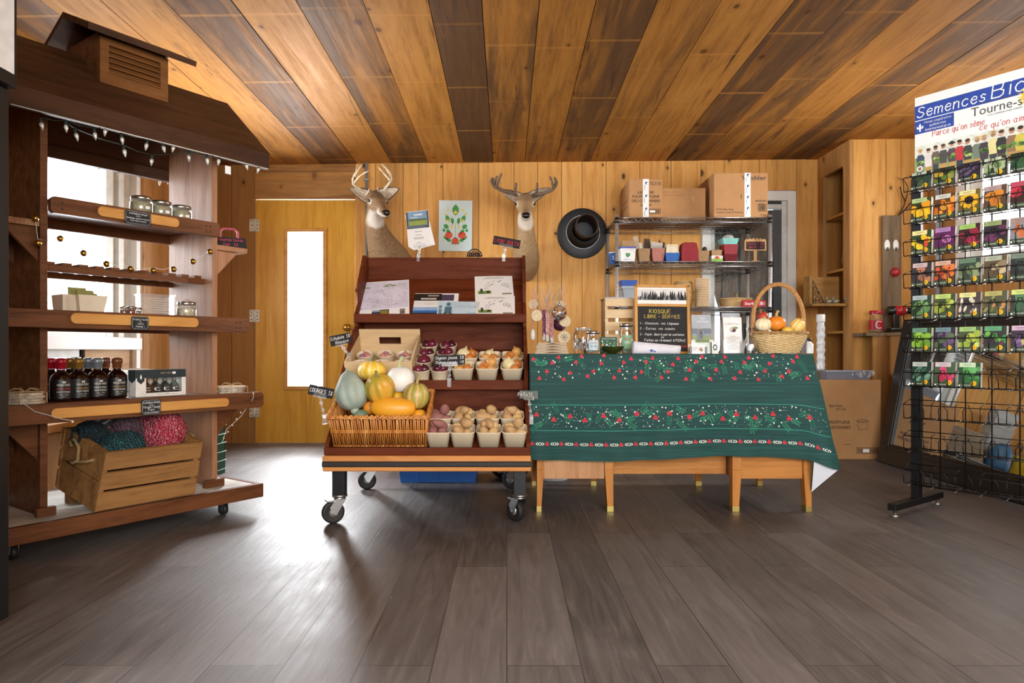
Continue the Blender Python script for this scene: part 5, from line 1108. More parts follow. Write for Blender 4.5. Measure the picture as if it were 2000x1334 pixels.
c3 = lambda x, y, d, s=3.3333, ox=420, oy=300: PX(ox+x/s, oy+y/s, d)
BONE = P('antler_bone', 'd8c8ae', .5, 0, .25, 30, stretch=(1, 1, .4)); VELV = P('antler_velvet', '6f5a48', .8, 0, .25, 60)
deer('large deer head with pale antlers mounted by the door, turned to its left', PX(729, 389, 5.26), PX(754, 415, 4.98),
     [(PX(731, 402, 5.27), .055, .06), (PX(731, 428, 5.27), .072, .085), (PX(737, 455, 5.32), .088, .11), (PX(748, 483, 5.40), .125, .14), (PX(760, 508, 5.52), .165, .17), (PX(768, 528, 5.62), .185, .2), (PX(770, 536, 5.70), .18, .2)], ('a5825c', '55432f', 'e8e2d6'),
     ([([c3(990, 275, 5.27), c3(950, 235, 5.22), c3(905, 205, 5.15), c3(897, 165, 5.1), c3(915, 120, 5.1), c3(935, 70, 5.14)], .013, .004), ([c3(905, 190, 5.13), c3(945, 145, 5.05), c3(1000, 112, 5.02)], .009, .003), ([c3(908, 150, 5.1), c3(930, 110, 5.08), c3(957, 72, 5.06)], .008, .003), ([c3(985, 270, 5.25), c3(1000, 245, 5.2), c3(1004, 228, 5.18)], .007, .003)],
      [([c3(1065, 278, 5.27), c3(1092, 245, 5.22), c3(1125, 205, 5.15), c3(1148, 165, 5.1), c3(1130, 110, 5.1), c3(1085, 68, 5.14)], .013, .004), ([c3(1140, 175, 5.1), c3(1100, 130, 5.05), c3(1060, 85, 5.04)], .009, .003), ([c3(1143, 150, 5.08), c3(1118, 105, 5.08), c3(1092, 75, 5.08)], .007, .003), ([c3(1070, 268, 5.25), c3(1062, 240, 5.2), c3(1056, 222, 5.18)], .007, .003)]),
     BONE, PX(683, 367, 5.20), PX(780, 368, 5.18))
c4 = lambda x, y, d: c3(x, y, d, 3.3333, 1000, 300); c5 = lambda x, y, d: c3(x, y, d, 4.17, 660, 300)
deer('slimmer deer head with velvet antlers facing straight out, above the cart right end', PX(1025, 393, 5.30), PX(1027, 420, 5.02),
     [(PX(1025, 405, 5.30), .05, .055), (PX(1026, 432, 5.30), .062, .075), (PX(1027, 458, 5.35), .072, .095), (PX(1027, 482, 5.42), .092, .12), (PX(1027, 502, 5.52), .112, .14), (PX(1029, 514, 5.62), .10, .15), (PX(1030, 518, 5.70), .085, .14)], ('c4a478', '7d6244', 'efe8da'),
     ([([c5(1500, 372, 5.3), c5(1430, 325, 5.25), c5(1340, 300, 5.2), c5(1275, 265, 5.15), c5(1252, 225, 5.12), c5(1262, 205, 5.1)], .017, .011), ([c5(1290, 270, 5.16), c5(1305, 225, 5.1), c5(1335, 160, 5.08)], .013, .008), ([c5(1275, 255, 5.15), c5(1280, 215, 5.1), c5(1298, 185, 5.08)], .011, .008), ([c5(1435, 328, 5.25), c5(1448, 280, 5.2), c5(1452, 238, 5.18)], .012, .008)],
      [([c4(95, 305, 5.3), c4(140, 275, 5.25), c4(205, 258, 5.2), c4(262, 235, 5.15), c4(290, 195, 5.12), c4(283, 165, 5.1)], .017, .01), ([c4(268, 228, 5.15), c4(262, 190, 5.1), c4(246, 148, 5.08)], .012, .007), ([c4(283, 205, 5.13), c4(285, 180, 5.1), c4(276, 155, 5.08)], .01, .008), ([c4(150, 272, 5.25), c4(163, 230, 5.2), c4(164, 190, 5.18)], .012, .008)]),
     VELV, PX(978, 371, 5.22), PX(1074, 367, 5.22), .05)
# ---- tomato plant print
o_ = PX(889.5, 441, 5.69); w_, h_ = 65*5.69/F, 99*5.69/F; b = MB(); b.box(-w_/2, w_/2, 0, .002, -h_/2, h_/2, P('pale_blue_paper', 'd3e6e4', .6, 0, .02))
O_ = Vector((0, -.0006, 0)); rr_ = random.Random(2); k = w_/270; m5 = lambda x, y: ((x-960)*k, (588-y)*k)
GR = C('3f9a48', .6); YE = C('f2d840', .6); RD = C('e2522c', .6); DG = C('2f6a3a', .6)
def leaf(x, y, ln, wd, ang, col):
    n_ = 14; pts = []
    for i in range(n_+1): t_ = i/n_; pts.append((ln*t_, wd*math.sin(PI*t_)**.8*(1+.28*(i % 2))))
    pts += [(a, -c) for a, c in pts[::-1][1:-1]]; ca, sa = math.cos(ang), math.sin(ang); cx, cy = m5(x, y); b.flat(O_, UX, UZ, [(cx+(p*ca-q*sa)*k, cy+(p*sa+q*ca)*k) for p, q in pts], col)
leaf(960, 505, 90, 24, PI/2, GR)
for sg in (1, -1):
    for x, y, ln, wd, an in ((75, 560, 62, 15, 1.9), (28, 575, 55, 12, 1.75), (78, 610, 48, 16, 2.45), (60, 655, 45, 14, 2.2), (92, 640, 30, 10, 1.6), (70, 690, 48, 14, -.25+PI), (45, 715, 48, 13, -.5+PI), (20, 740, 20, 8, -1.2+PI)):
        leaf(960+sg*x*(1 if ln < 40 else .72), y, ln, wd, an if sg < 0 else PI-an, GR)
O_ = O_+Vector((0, -.0004, 0)); b.rect(O_, UX, UZ, -1*k, 1*k, -158*k, 20*k, DG)
for sg in (1, -1): b.pen('l', O_+UX*sg*20*k-UZ*20*k, UX*sg+UZ*.3, UZ, 60*k, DG, .03)
O_ = O_+Vector((0, -.0004, 0))
for x, y, r_ in ((960, 480, 20), (900, 462, 14), (1018, 460, 14), (878, 495, 15), (1042, 492, 15), (898, 548, 17), (1020, 547, 17), (930, 602, 16), (990, 600, 16), (962, 578, 10), (920, 580, 8), (1003, 650, 9), (918, 640, 9), (962, 655, 8)):
    cx, cy = m5(x, y); b.flat(O_, UX, UZ, [(cx+r_*k*(1 if i % 2 else .45)*math.sin(PI*i/5), cy+r_*k*(1 if i % 2 else .45)*math.cos(PI*i/5)) for i in range(10)], YE)
for x, y, r_ in ((907, 665, 31), (1014, 664, 32), (960, 710, 29)):
    cx, cy = m5(x, y); b.flat(O_, UX, UZ, [(cx+r_*k*math.cos(a)*(1 if y < 700 else 1-.25*max(0, -math.sin(a))), cy+r_*k*.9*math.sin(a)*(1 if y < 700 or math.sin(a) > 0 else 1.15)) for a in [i*PI/10 for i in range(20)]], RD)
    for j in range(-2, 3): a = PI/2+j*.55; b.flat(O_+Vector((0, -.0003, 0)), UX, UZ, [(cx+q*k*math.cos(a)-p*k*math.sin(a), cy+r_*k*.72+q*k*math.sin(a)*.5+p*k*math.cos(a)) for p, q in ((-3, 0), (3, 0), (0, 20))], DG)
tag(b.obj('art_print', None, o_, (0, .012, 0)), 'pale blue tomato plant art print pinned to the back wall between the deer heads', 'picture')
# ---- black stovepipe plate with open pipe
o_ = PX(1137, 456, 5.69); o = thing('stovepipe_plate', 'round black stovepipe wall plate with open pipe, left of the wire rack', 'stovepipe', o_); BLK = P('black_stove_paint', '26282b', .5, .2, .12); M_x = Euler((PI/2, 0, 0)).to_matrix().to_4x4()
b = MB(); b.M = M_x; R_ = 49*5.69/F; b.lathe([(.1, 0), (R_-.004, .0), (R_, .003), (R_, .009), (R_-.004, .012), (.125, .014)], BLK, 56); b.obj('plate', o)
b = MB(); b.M = T(.006, 0, .010) @ M_x; b.lathe([(.138, .008), (.134, .02), (.118, .10), (.105, .16)], BLK, 48, cap=False); b.obj('cone', o, solid=.003)
b = MB(); b.M = T(.006, 0, .010) @ M_x; b.tube([(.139*math.cos(a), .139*math.sin(a), .012) for a in [i*PI/24 for i in range(48)]], .0035, ZINC, 6, closed=True); b.ell((0.01, -.14, .014), (.008, .008, .004), ZINC, 8, 6); b.obj('clamp_ring', o)
b = MB(); b.M = T(.006, 0, .010) @ M_x; b.lathe([(.088, -.03), (.088, .30), (.094, .302), (.094, .315), (.088, .317), (.082, .312), (.082, -.03)], P('dark_brown_pipe', '3a2a22', .45, .3, .25, 14), 40, cap=False); b.lathe([(.001, .005), (.086, .005)], C('050505', .8), 32); b.obj('pipe', o)
# ------------------------------------------------------------------ desk and tablecloth
DK = Vector((.80, 3.60, 0)); desk = thing('desk', 'oak pedestal desk with tapered legs and brass feet under a green cloth', 'desk', DK); dx = lambda px, y=3.29: (px-CX)/F*y
OAK_LIT = wood('oak_panel_lit', 'c99a70', 'a87a50', .4, (14, 14, 1)); OAKH = wood('oak_rail', 'd09250', 'a3662b', .38, (1, 14, 14))
TOPZ = .752; xa, xb = .135, 1.445; ya, yb = 3.26, 3.96
b = wb(DK); b.box(xa-.02, xb+.01, ya-.01, yb+.01, TOPZ-.03, TOPZ, OAKH); b.obj('desk_top', desk, bv=.004)
FL = [(1048, 1062), (1180, 1197), (1428, 1446), (1566, 1582)]; FOOT = P('brass_foot', 'c9b46a', .3, .9, .1)
for i, (p0, p1) in enumerate(FL):
    for y0 in (3.27, 3.90):
        x0, x1 = dx(p0), dx(p1); th = .05; b = wb(DK); y1 = y0+th; sgn = 1 if i in (0, 2) else -1; tp = .012
        xi0, xi1 = (x0, x1-tp) if sgn > 0 else (x0+tp, x1)
        b.hexa([(xi0, y0, .026), (xi1, y0, .026), (xi1, y1, .026), (xi0, y1, .026), (x0, y0, .2), (x1, y0, .2), (x1, y1, .2), (x0, y1, .2)], OAK); b.box(x0, x1, y0, y1, .2, TOPZ-.03, OAK); l_ = b.obj('leg', desk, bv=.002)
        b = wb(DK); b.box(xi0-.001, xi1+.001, y0-.001, y1+.001, 0, .027, FOOT); b.obj('brass_foot', l_, bv=.001)
for (a, c_), m_ in (((FL[0], FL[1]), OAK_LIT), ((FL[2], FL[3]), OAKH)):  # left panel paler: reflected light painted into its oak
    b = wb(DK); x0, x1 = dx(a[1]), dx(c_[0]); b.box(x0, x1, 3.285, 3.30, .157, TOPZ-.03, m_); b.obj('front_panel', desk)
    b = wb(DK); b.box(x0, x1, 3.925, 3.94, .157, TOPZ-.03, OAKH); b.obj('back_panel', desk)
    for x in (dx(a[0])+.012, dx(c_[1])-.03): b = wb(DK); b.box(x, x+.018, 3.31, 3.91, .157, TOPZ-.03, OAK); b.obj('side_panel', desk)
b = wb(DK); b.box(dx(1197), dx(1428), 3.37, 3.385, .165, TOPZ-.03, OAKH); b.obj('modesty_panel', desk)
# tablecloth: front drop, flared right corner, printed bands
t = NT('green_cloth'); sl2 = t.n('TexNoise', {'Vector': t.coords((2.2, 2.2, 190)), 'Scale': 1.6, 'Detail': 4, 'Roughness': .6}).outputs[0]
t.l(t.ramp(sl2, [(.35, hx('093836')), (.55, hx('0f4643')), (.72, hx('26625e'))]), t.b.inputs['Base Color']); t.b.inputs['Roughness'].default_value = .75; t.bump(sl2, .1, .002); CLOTH = t.mat
CLIN = P('cloth_back', 'dfe4ee', .8, 0, .04, 40, stretch=(1, 1, 8))
FY = 3.235
def fr_pt(u, v):                                    # front drop: u along, v down
    u = min(1, max(0, u)); v = min(1, max(0, v))
    sg = v**1.4; xl = .112-.006*v; xr = 1.452+.10*v**1.1; x = xl+(xr-xl)*u
    zt = TOPZ+.004; drop = .497+.012*math.sin(u*7)*v+.035*smoothstep(.9, 1, u)
    wave = (.010*math.sin(u*27+1)+.008*math.sin(u*13.5+2.2)+.006*math.sin(u*47))*sg
    y = FY-wave-.012*math.sin(PI*min(1, v*1.2))-.05*smoothstep(.84, 1, u)*v
    return Vector((x, y, zt-drop*v))
b = MB(); NU, NV = 120, 26
b.grid(lambda u, v: (.112+u*1.34, FY+v*.73, TOPZ+.004) if 0 < v else (.112+u*1.34, FY, TOPZ+.004), 20, 8, CLOTH); b.grid(lambda u, v: fr_pt(u, v), NU, NV, CLOTH)
# side drops
def rs(u, v):                                       # right side: starts on the front drop's edge, goes back
    p = fr_pt(1, v); q = Vector((1.452+.135*v**1.05-.02*u, FY+.73*u, TOPZ+.004-(.46-.06*u)*v)); k_ = smoothstep(0, .12, u); f_ = Vector((p.x+.035*v*min(1, u/.12), p.y+.73*u, p.z+(.03*v)*min(1, u/.12))); return f_*(1-k_)+q*k_
b.grid(rs, 30, 20, CLOTH)
b.grid(lambda u, v: Vector((.112-.012*v-.004*math.sin(u*20)*v, FY+.73*u, TOPZ+.004-.5*v+.0*u)), 20, 12, CLOTH)
b.grid(lambda u, v: Vector((.112+1.34*u, FY+.73+.01*v, TOPZ+.004-.46*v)), 20, 8, CLOTH)
p0 = fr_pt(.925, 1); p1 = fr_pt(1, 1); tip = PX(1585, 961, 3.26)   # corner tip folded under, white inside showing
b.poly([p0+Vector((0, .012, 0)), tip, p1+Vector((-.002, .010, 0))], CLIN); b.poly([p1+Vector((0, .011, 0)), tip+Vector((.002, -.002, -.004)), tip+Vector((.012, -.002, .006)), p1+Vector((.012, .01, .02))], CLOTH); b.poly([p1+Vector((.01, .014, .02)), tip+Vector((.01, .012, .006)), tip+Vector((0, .014, 0)), p0+Vector((0, .016, .01))], CLOTH)
LGT = C('2f8a78', .8); BER = C('c8283c', .7); DOT = C('e9efe6', .8); LEAFC = C('1f6a54', .8); LEAFL = C('2d7f62', .8)
def srf(x_px, y_px, lift=.0012):                     # print motif centre from its place on the flat cloth (photo-like grid)
    u = (x_px-1037)/(1632-1037); v = (y_px-694)/(905-694); p = fr_pt(u, v); e = .004; du = (fr_pt(min(1, u+e), v)-fr_pt(max(0, u-e), v)).normalized(); dv = (fr_pt(u, max(0, v-e))-fr_pt(u, min(1, v+e))).normalized(); n_ = du.cross(dv).normalized(); 
    if n_.y > 0: n_ = -n_
    return p+n_*lift, du, dv
PXM = FY/F
def berries(x, y, r_=3.3, ph=0):
    r_ *= .74
    for k_ in range(3):
        a = PI/2+k_*2.094+ph; p, du, dv = srf(x+r_*1.08*math.cos(a), y-r_*1.08*math.sin(a), .0016); b.disc(p, du, dv, r_*PXM, r_*PXM, BER, 9)
rd = random.Random(11)
def dots(n_, y0, y1, x0=1040, x1=1625):
    for _ in range(n_):
        p, du, dv = srf(rd.uniform(x0, x1), rd.uniform(y0, y1), .001); r_ = rd.choice((.5, .6, .7, .8, 1.6))*PXM; b.disc(p, du, dv, r_, r_, DOT, 6)
def sprig(x, y, ang, ln, col):
    for k_ in range(7):
        t_ = k_/6; cx, cy = x+ln*t_*math.cos(ang), y+ln*t_*math.sin(ang)
        for s_ in (1, -1):
            a = ang+s_*.75; pts = []
            for q, w2 in ((0, 0), (4, 1.1), (8, 0), (4, -1.1)): pts.append(srf(cx+q*math.cos(a)-w2*math.sin(a), cy+q*math.sin(a)+w2*math.cos(a), .0006)[0])
            b.poly(pts, col)
for _ in range(26): sprig(rd.uniform(1050, 1600), rd.uniform(704, 738), rd.uniform(0, 6.28), rd.uniform(12, 22), rd.choice((LEAFC, LEAFL)))
for k_ in range(34): sprig(1050+k_*16.5+rd.uniform(-6, 6), rd.uniform(808, 832), rd.choice((.6, 2.5, -.6, -2.5, 1.5))+rd.uniform(-.4, .4), rd.uniform(14, 24), rd.choice((LEAFC, LEAFL)))
for i in range(46): x = 1043+i*12.6+rd.uniform(-4, 4); berries(x, (700, 712, 728, 741)[(i*3) % 4]+rd.uniform(-4, 4), 2.9, rd.uniform(-.4, .4))
dots(210, 697, 745); dots(330, 798, 842)
for i, x in enumerate(range(1047, 1612, 34)): berries(x+rd.uniform(-5, 5), 815+(i % 2)*8+rd.uniform(-3, 3), 3.6)
for y in (795, 846):
    for i in range(60):
        p, du, dv = srf(1040+i*9.8, y, .0008); q, _, _ = srf(1040+(i+1)*9.8, y, .0008); h_ = Vector((0, 0, .0018)); b.poly([p-h_, q-h_, q+h_, p+h_], LGT)
for i in range(20):
    x = 1042+i*29.3; berries(x, 873, 3)
    for j, s_ in ((9, -1), (13, -1), (18, 1), (22, 1)):
        for hh in (1, -1):
            p, du, dv = srf(x+j, 873, .001); a = p+du*(-s_*.0045)+dv*hh*.007; c_ = p+du*s_*.003; w2 = du*.0022; b.poly([c_-w2, c_+w2, a+w2, a-w2], DOT)
tag(b.obj('tablecloth', solid=0), 'dark green holly and red berry tablecloth draped over the desk', 'tablecloth')
TZ = TOPZ+.0055
# white bucket under the desk
b = MB(); b.lathe([(.085, 0), (.088, .004), (.105, .2), (.108, .205), (.103, .205), (.083, .006), (.001, .006)], P('white_pail', 'e4e8ec', .4), 28); tag(b.obj('bucket', None, (.28, 4.12, 0)), 'white plastic bucket on the floor behind the desk left legs', 'bucket')
# ------------------------------------------------------------------ things on the desk
def on(px, d): return Vector(((px-CX)/F*d, d, TZ))
# branch tree with ornaments
TREEM = wood('driftwood', 'cfc4b2', '9a8c78', .7, (8, 8, 1)); tr_p = on(1075, 3.62)
o = thing('branch_tree', 'pale wooden branch stand hung with handmade ornaments at the desk left end', 'ornament stand', tr_p); s_ = 3.62/F; tp_ = lambda px, py, dy=0: Vector(((px-1075)*s_, dy, CH-(py-CY)*s_-TZ))
b = MB(); b.lathe([(.05, 0), (.05, .014), (.03, .018)], TREEM, 16); b.obj('base', o)
for pts_, r_ in (([(1075, 690), (1070, 640), (1068, 590), (1072, 556)], .006), ([(1070, 640), (1056, 600), (1049, 575), (1043, 565)], .004), ([(1069, 620), (1082, 590), (1098, 570), (1104, 556)], .004), ([(1069, 600), (1060, 570), (1050, 556)], .003), ([(1070, 590), (1080, 560), (1085, 548)], .003), ([(1078, 585), (1092, 562), (1095, 550)], .003)):
    b = MB(); b.tube([tp_(x, y, random.uniform(-.015, .015)) for x, y in pts_], [r_*(1-.15*i) for i in range(len(pts_))], TREEM, 7); b.obj('branch', o)
TWR = P('candy_twine', 'd4a8a8', .8, 0, .5, 90); GRR = C('3a6a48', .8); PURP = P('purple_bauble', '4a2238', .35, 0, .3, 20)
def orn(name, label, px, py, r_, kind, top, dy=-.03, twine=TWR, mat=None, n=None):
    p = tr_p+tp_(px, py, dy); q = thing(name, label, 'ornament', p, random.uniform(-.25, .25), 'ornaments on the branch stand'); h_ = (py-top)*s_
    if kind == 'slice':
        b = MB(); b.M = Euler((PI/2, 0, 0)).to_matrix().to_4x4(); f_ = lambda th, z: 1+.04*math.sin(2*th+px)+.02*math.sin(5*th); b.lathe([(r_*.97, -.004), (r_, -.003), (r_, .003), (r_*.97, .004)], BARK, 22, fn=f_, cap=False); b.lathe([(.0005, .0042), (r_*.97, .004)], BIRCH, 22, fn=f_, cap=False); b.lathe([(.0005, -.0042), (r_*.97, -.004)], BIRCH, 22, fn=f_, cap=False); b.M = Matrix.Identity(4)
        if n:
            for k_ in range(8): a = k_*PI/4; b.rect((0, -.0047, 0), Vector((math.cos(a), 0, math.sin(a))), Vector((-math.sin(a), 0, math.cos(a))), 0, r_*.62, -.0008, .0008, C('3a2c20', .8)); b.rect((r_*.4*math.cos(a), -.0047, r_*.4*math.sin(a)), Vector((math.cos(a+.8), 0, math.sin(a+.8))), Vector((-math.sin(a+.8), 0, math.cos(a+.8))), -.004, .004, -.0006, .0006, C('3a2c20', .8))
        else: b.tube([(r_*.5*math.cos(a), -.0042, r_*.5*math.sin(a)) for a in [i*PI/8 for i in range(16)]], .0005, C('c2ab84', .8), 4, closed=True)
        b.obj('slice', q)
    elif kind == 'ball': 
        b = MB(); b.ell((0, 0, 0), r_, mat or GLASS, 20, 14); b.obj('ball', q); b = MB(); b.lathe([(.011, r_-.003), (.011, r_+.008), (.001, r_+.009)], P('silver_cap', 'c8ccd0', .3, .9), 12); b.obj('cap', q)
        if not mat:
            b = MB(); rn = random.Random(4)
            for k_ in range(70):
                a = rn.uniform(0, 6.28); z_ = rn.uniform(-.85, .35); rr2 = math.sqrt(1-z_*z_)*r_*rn.uniform(.5, .9); b.ell((rr2*math.cos(a), rr2*math.sin(a), z_*r_*.9), .005, C(rn.choice(('c8a050', '3a2a50', 'b03850', 'd8d0c8', '7a90b8', '6a4a3a')), .6), 6, 4)
            b.obj('confetti', q)
    elif kind == 'drop': b = MB(); b.lathe([(.002, -r_*2.2), (r_*.75, -r_*1.7), (r_*.9, -.2*r_), (r_*.8, r_), (r_*.5, r_*1.6), (.003, r_*2.)], mat, 12, sy=.4); b.obj('drop', q)
    else:
        b = MB()
        for k_ in range(3): a = k_*2.1; b.tube([(.006*math.cos(a+z_*60), .006*math.sin(a+z_*60), -z_) for z_ in [i*r_/12 for i in range(13)]], .005, mat or TWR, 5)
        b.lathe([(.011, -r_-.02), (.009, -r_+.01), (.005, -r_+.02)], C('e8e2d8', .8), 10); b.obj('tassel', q)
    b = MB(); z0 = 0 if kind in ('slice', 'ball', 'drop') else 0; rr3 = r_ if kind in ('slice', 'ball') else (r_*2 if kind == 'drop' else 0); b.tube([(0, 0, rr3), (-.006, 0, (rr3+h_)/2), (0, 0, h_), (.006, 0, (rr3+h_)/2), (0, 0, rr3)], .0012, twine, 5); b.obj('hanging_loop', q); return q
orn('wood_slice_ornament', 'plain oval wood slice ornament hanging at the left of the branch stand', 1047.5, 617, .030, 'slice', 560)
orn('wood_slice_ornament', 'wood slice ornament half hidden behind the upper left slice', 1042, 594, .026, 'slice', 566, .02)
orn('wood_slice_ornament', 'wood slice ornament with burned snowflake hanging lowest at the right', 1100, 659, .034, 'slice', 636, -.05, n=1)
orn('wood_slice_ornament', 'round wood slice ornament behind the clear bauble', 1103, 627, .032, 'slice', 560, .0)
orn('wood_slice_ornament', 'small wood slice ornament above the clear bauble', 1096, 595, .024, 'slice', 558, .03)
orn('glass_bauble', 'clear glass bauble filled with coloured confetti on the branch stand', 1091, 612, .042, 'ball', 560, -.04, GRR)
orn('bauble', 'dark purple glossy bauble hanging behind the wood slices', 1094, 632, .038, 'ball', 575, .035, TWR, PURP)
orn('drop_ornament', 'frosted drop ornament hanging at the far left of the branch stand', 1041, 653, .0145, 'drop', 565, 0, mat=P('frosted', 'd8d6d0', .4)); 
orn('tassel_ornament', 'red and white twisted tassel ornament in the middle of the branch stand', 1068, 612, .13, 'tassel', 572, -.05); orn('tassel_ornament', 'pink twisted tassel ornament right of the middle one', 1077, 618, .12, 'tassel', 568, -.04, mat=P('pink_twine', 'c08a92', .8, 0, .5, 90)); orn('tassel_ornament', 'purple twisted tassel ornament left of the middle one', 1062, 606, .14, 'tassel', 570, -.03, mat=P('plum_twine', '84506a', .8, 0, .5, 90))
# kraft bags
BG = P('kraft_bag', 'b9a78e', .8, 0, .06, 20)
for i in range(4):
    b = MB(); w_ = .078-.003*i; d_ = .05; z0 = .0; h_ = .013; b.hexa([(-w_, -d_, z0), (w_, -d_, z0), (w_, d_, z0), (-w_, d_, z0), (-w_+.004, -d_+.002, h_), (w_-.006, -d_+.004, h_), (w_-.006, d_, h_), (-w_, d_, h_)], BG)
    b.poly([(-w_*.5, -d_-.0006, .004), (w_*.6, -d_-.0006, .0045), (.0, -d_-.0002, .0105)], C('5f4f3c', .9)); tag(b.obj('paper_bag', None, on(1077, 3.30)+Vector((.003*(i % 2), .0, i*.0135)), (0, 0, .03*(-1)**i)), ('lowest', 'second lowest', 'second highest', 'topmost')[i]+' folded kraft bag in the stack at the desk left end', 'paper bag', 'stack of kraft bags')
# jars
def tjar(label, px, d, r_, h_, neck, lid, fillc, sticker=None, name='glass_jar'):
    o = thing(name, label, 'jar', on(px, d)); b = MB(); b.lathe([(r_*.92, 0), (r_, .008), (r_, h_*.68), (r_*.92, h_*.78), (neck, h_*.86), (neck, h_)], GLASS, 28, cap=False); b.lathe([(.001, .003), (r_*.92, .002)], GLASS, 28, cap=False)
    for z in (.9, .95): b.tube([(neck*1.02*math.cos(a), neck*1.02*math.sin(a), h_*z) for a in [i*PI/12 for i in range(24)]], .0015, C('c8d0d0', .2, alpha=.6), 5, closed=True)
    b.obj('glass', o)
    if lid: b = MB(); b.lathe([(neck+.003, h_*.9), (neck+.004, h_), (neck-.002, h_+.004), (neck-.006, h_+.002), (.001, h_+.002)], LID, 28); b.obj('lid', o)
    if fillc:
        b = MB(); rn = random.Random(int(px))
        for k_ in range(26): a = rn.uniform(0, 6.28); q = rn.uniform(.1, .78)*r_; z = rn.uniform(.01, h_*.5); b.M = T(q*math.cos(a), q*math.sin(a), z, rn.uniform(-1, 1), rn.uniform(-1, 1), a); b.box(-r_*.22, r_*.22, -.001, .001, -.010, .010, C(rn.choice(fillc), .6))
        b.obj('folded_notes', o)
    if sticker:
        b = MB(); r2 = r_+.0008; n0 = 0; b.grid(lambda u, v: (r2*math.cos(-PI/2+(u-.5)*1.5), r2*math.sin(-PI/2+(u-.5)*1.5), h_*(.16+.46*v)), 10, 1, C(sticker[0], .5)); n0 = len(b.v); r2 += .0006
        for txt, zz, c_ in sticker[1]: b.font(txt, (0, 0, h_*zz), UX, UZ, h_*.07, C(c_, .6), 'c', r_*.9)
        b.v[n0:] = [(r2*math.cos(-PI/2+x/r2), r2*math.sin(-PI/2+x/r2), z) for x, y, z in b.v[n0:]]; b.obj('sticker', o)
    return o
tjar('large wide-mouthed glass jar half full of folded notes, without a lid', 1139, 3.52, .054, .135, .042, False, ('d8d8dc', 'c03848', '3a5a48', '8a8aa0', 'e8e0d0'))
tjar('glass mason jar with tin lid and blue patterned paper inside, beside the big jar', 1158, 3.34, .034, .108, .03, True, ('c8d8e0', '9ac0d0', 'd0d8b0'), ('c4d8dc', (('FLEURS', .45, 'b04858'), ('5$', .3, '4a7a88'))))
tjar('tall glass mason jar with green and white label, right in front of the small crate', 1223, 3.4, .034, .148, .03, True, ('9ab8a0', 'c8d8c8'), ('7fae88', (('MERCI', .46, 'c83848'), ('TIPS', .34, 'f0f0e8'))))
o = thing('greeting_card', 'dark green printed box card standing behind the glass bowl', 'card', on(1189, 3.40)); b = MB(); b.box(-.041, .041, 0, .02, 0, .083, C('1d5440', .6)); rn = random.Random(9)
b.font('POUR LA TERRE', (0, -.0006, .072), UX, UZ, .005, C('e8ece0', .6), 'c', .065)
for k_ in range(40): b.disc((rn.uniform(-.036, .036), -.0006-.0001*(k_ % 3), rn.uniform(.006, .063)), UX, UZ, rn.uniform(.002, .007), rn.uniform(.002, .006), C(rn.choice(('e8ece0', '6aa850', 'c85040', 'e0b050', '8ac070', '2f7a50')), .6), 7)
b.obj('box', o)
BOWLG = thin_glass('green_glass', (.42, .55, .22), gloss=.35, rough=.05, fog=.3, fogcol=hx('4d5a24')); b = MB(); b.lathe([(.018, 0), (.022, .004), (.045, .016), (.056, .035), (.0565, .036), (.054, .034), (.043, .018), (.02, .007), (.001, .006)], BOWLG, 28, fn=lambda th, z: 1+.03*math.cos(th*12)*(z > .01)); tag(b.obj('glass_bowl', None, on(1196, 3.28)), 'shallow dark green glass bowl at the front edge of the desk', 'bowl')
# small upright crate with papers
o = thing('small_crate', 'small pale wooden crate standing on end behind the jars', 'crate', on(1207, 3.62)); s3 = 3.62/F; W2 = 29*s3; H2 = 106*s3
for z0, z1 in ((.0, .03), (.055, .1), (.12, .165), (.185, .23), (.246, H2-.012)): b = MB(); b.box(-W2, W2, -.075, -.067, z0, z1, PALE); b.obj('slat', o, bv=.001)
for x in (-W2, W2-.012): b = MB(); b.box(x, x+.012, -.067, .075, 0, H2-.012, PALE); b.obj('end_post', o, bv=.001)
b = MB(); b.box(-W2, W2, -.075, .075, H2-.012, H2-.002, PALE); b.obj('top_board', o, bv=.001); 
b = MB()
for k_ in range(4): b.box(-.08+.004*k_, .075-.003*k_, -.07-.004*k_, .08, .0015*k_, .0015*k_+.0012, PAPER if k_ % 2 else C('c8ccd4', .7))
tag(b.obj('paper_stack', None, on(1207, 3.62)+Vector((-.006, 0, H2-.0015))), 'few loose papers lying on top of the small pale crate', 'papers')
# rolled plan
b = MB(); n_ = 22; L0 = on(1227, 3.26)+Vector((.022, 0, .0)); rd1 = []
def roll(u, v): a = v*2*PI*1.25; r_ = (.030-.010*u)*(1-.05*v); return (.012*math.cos(a)*0+u*.225+.003*math.sin(a), r_*math.cos(a)*.75, r_+r_*math.sin(a)-.001*u)
b.grid(roll, 8, 36, P('plan_paper', 'dfe1ec', .7, 0, .05, 30)); b.disc((.085, -.024, .016), UX, Vector((0, -.3, 1)), .008, .005, C('3a58a8', .6), 8); b.disc((.10, -.023, .012), UX, Vector((0, -.3, 1)), .006, .003, C('3a58a8', .6), 8)
tag(b.obj('paper_roll', None, L0, solid=.0008), 'white rolled paper plan lying in front of the chalkboard', 'paper roll')
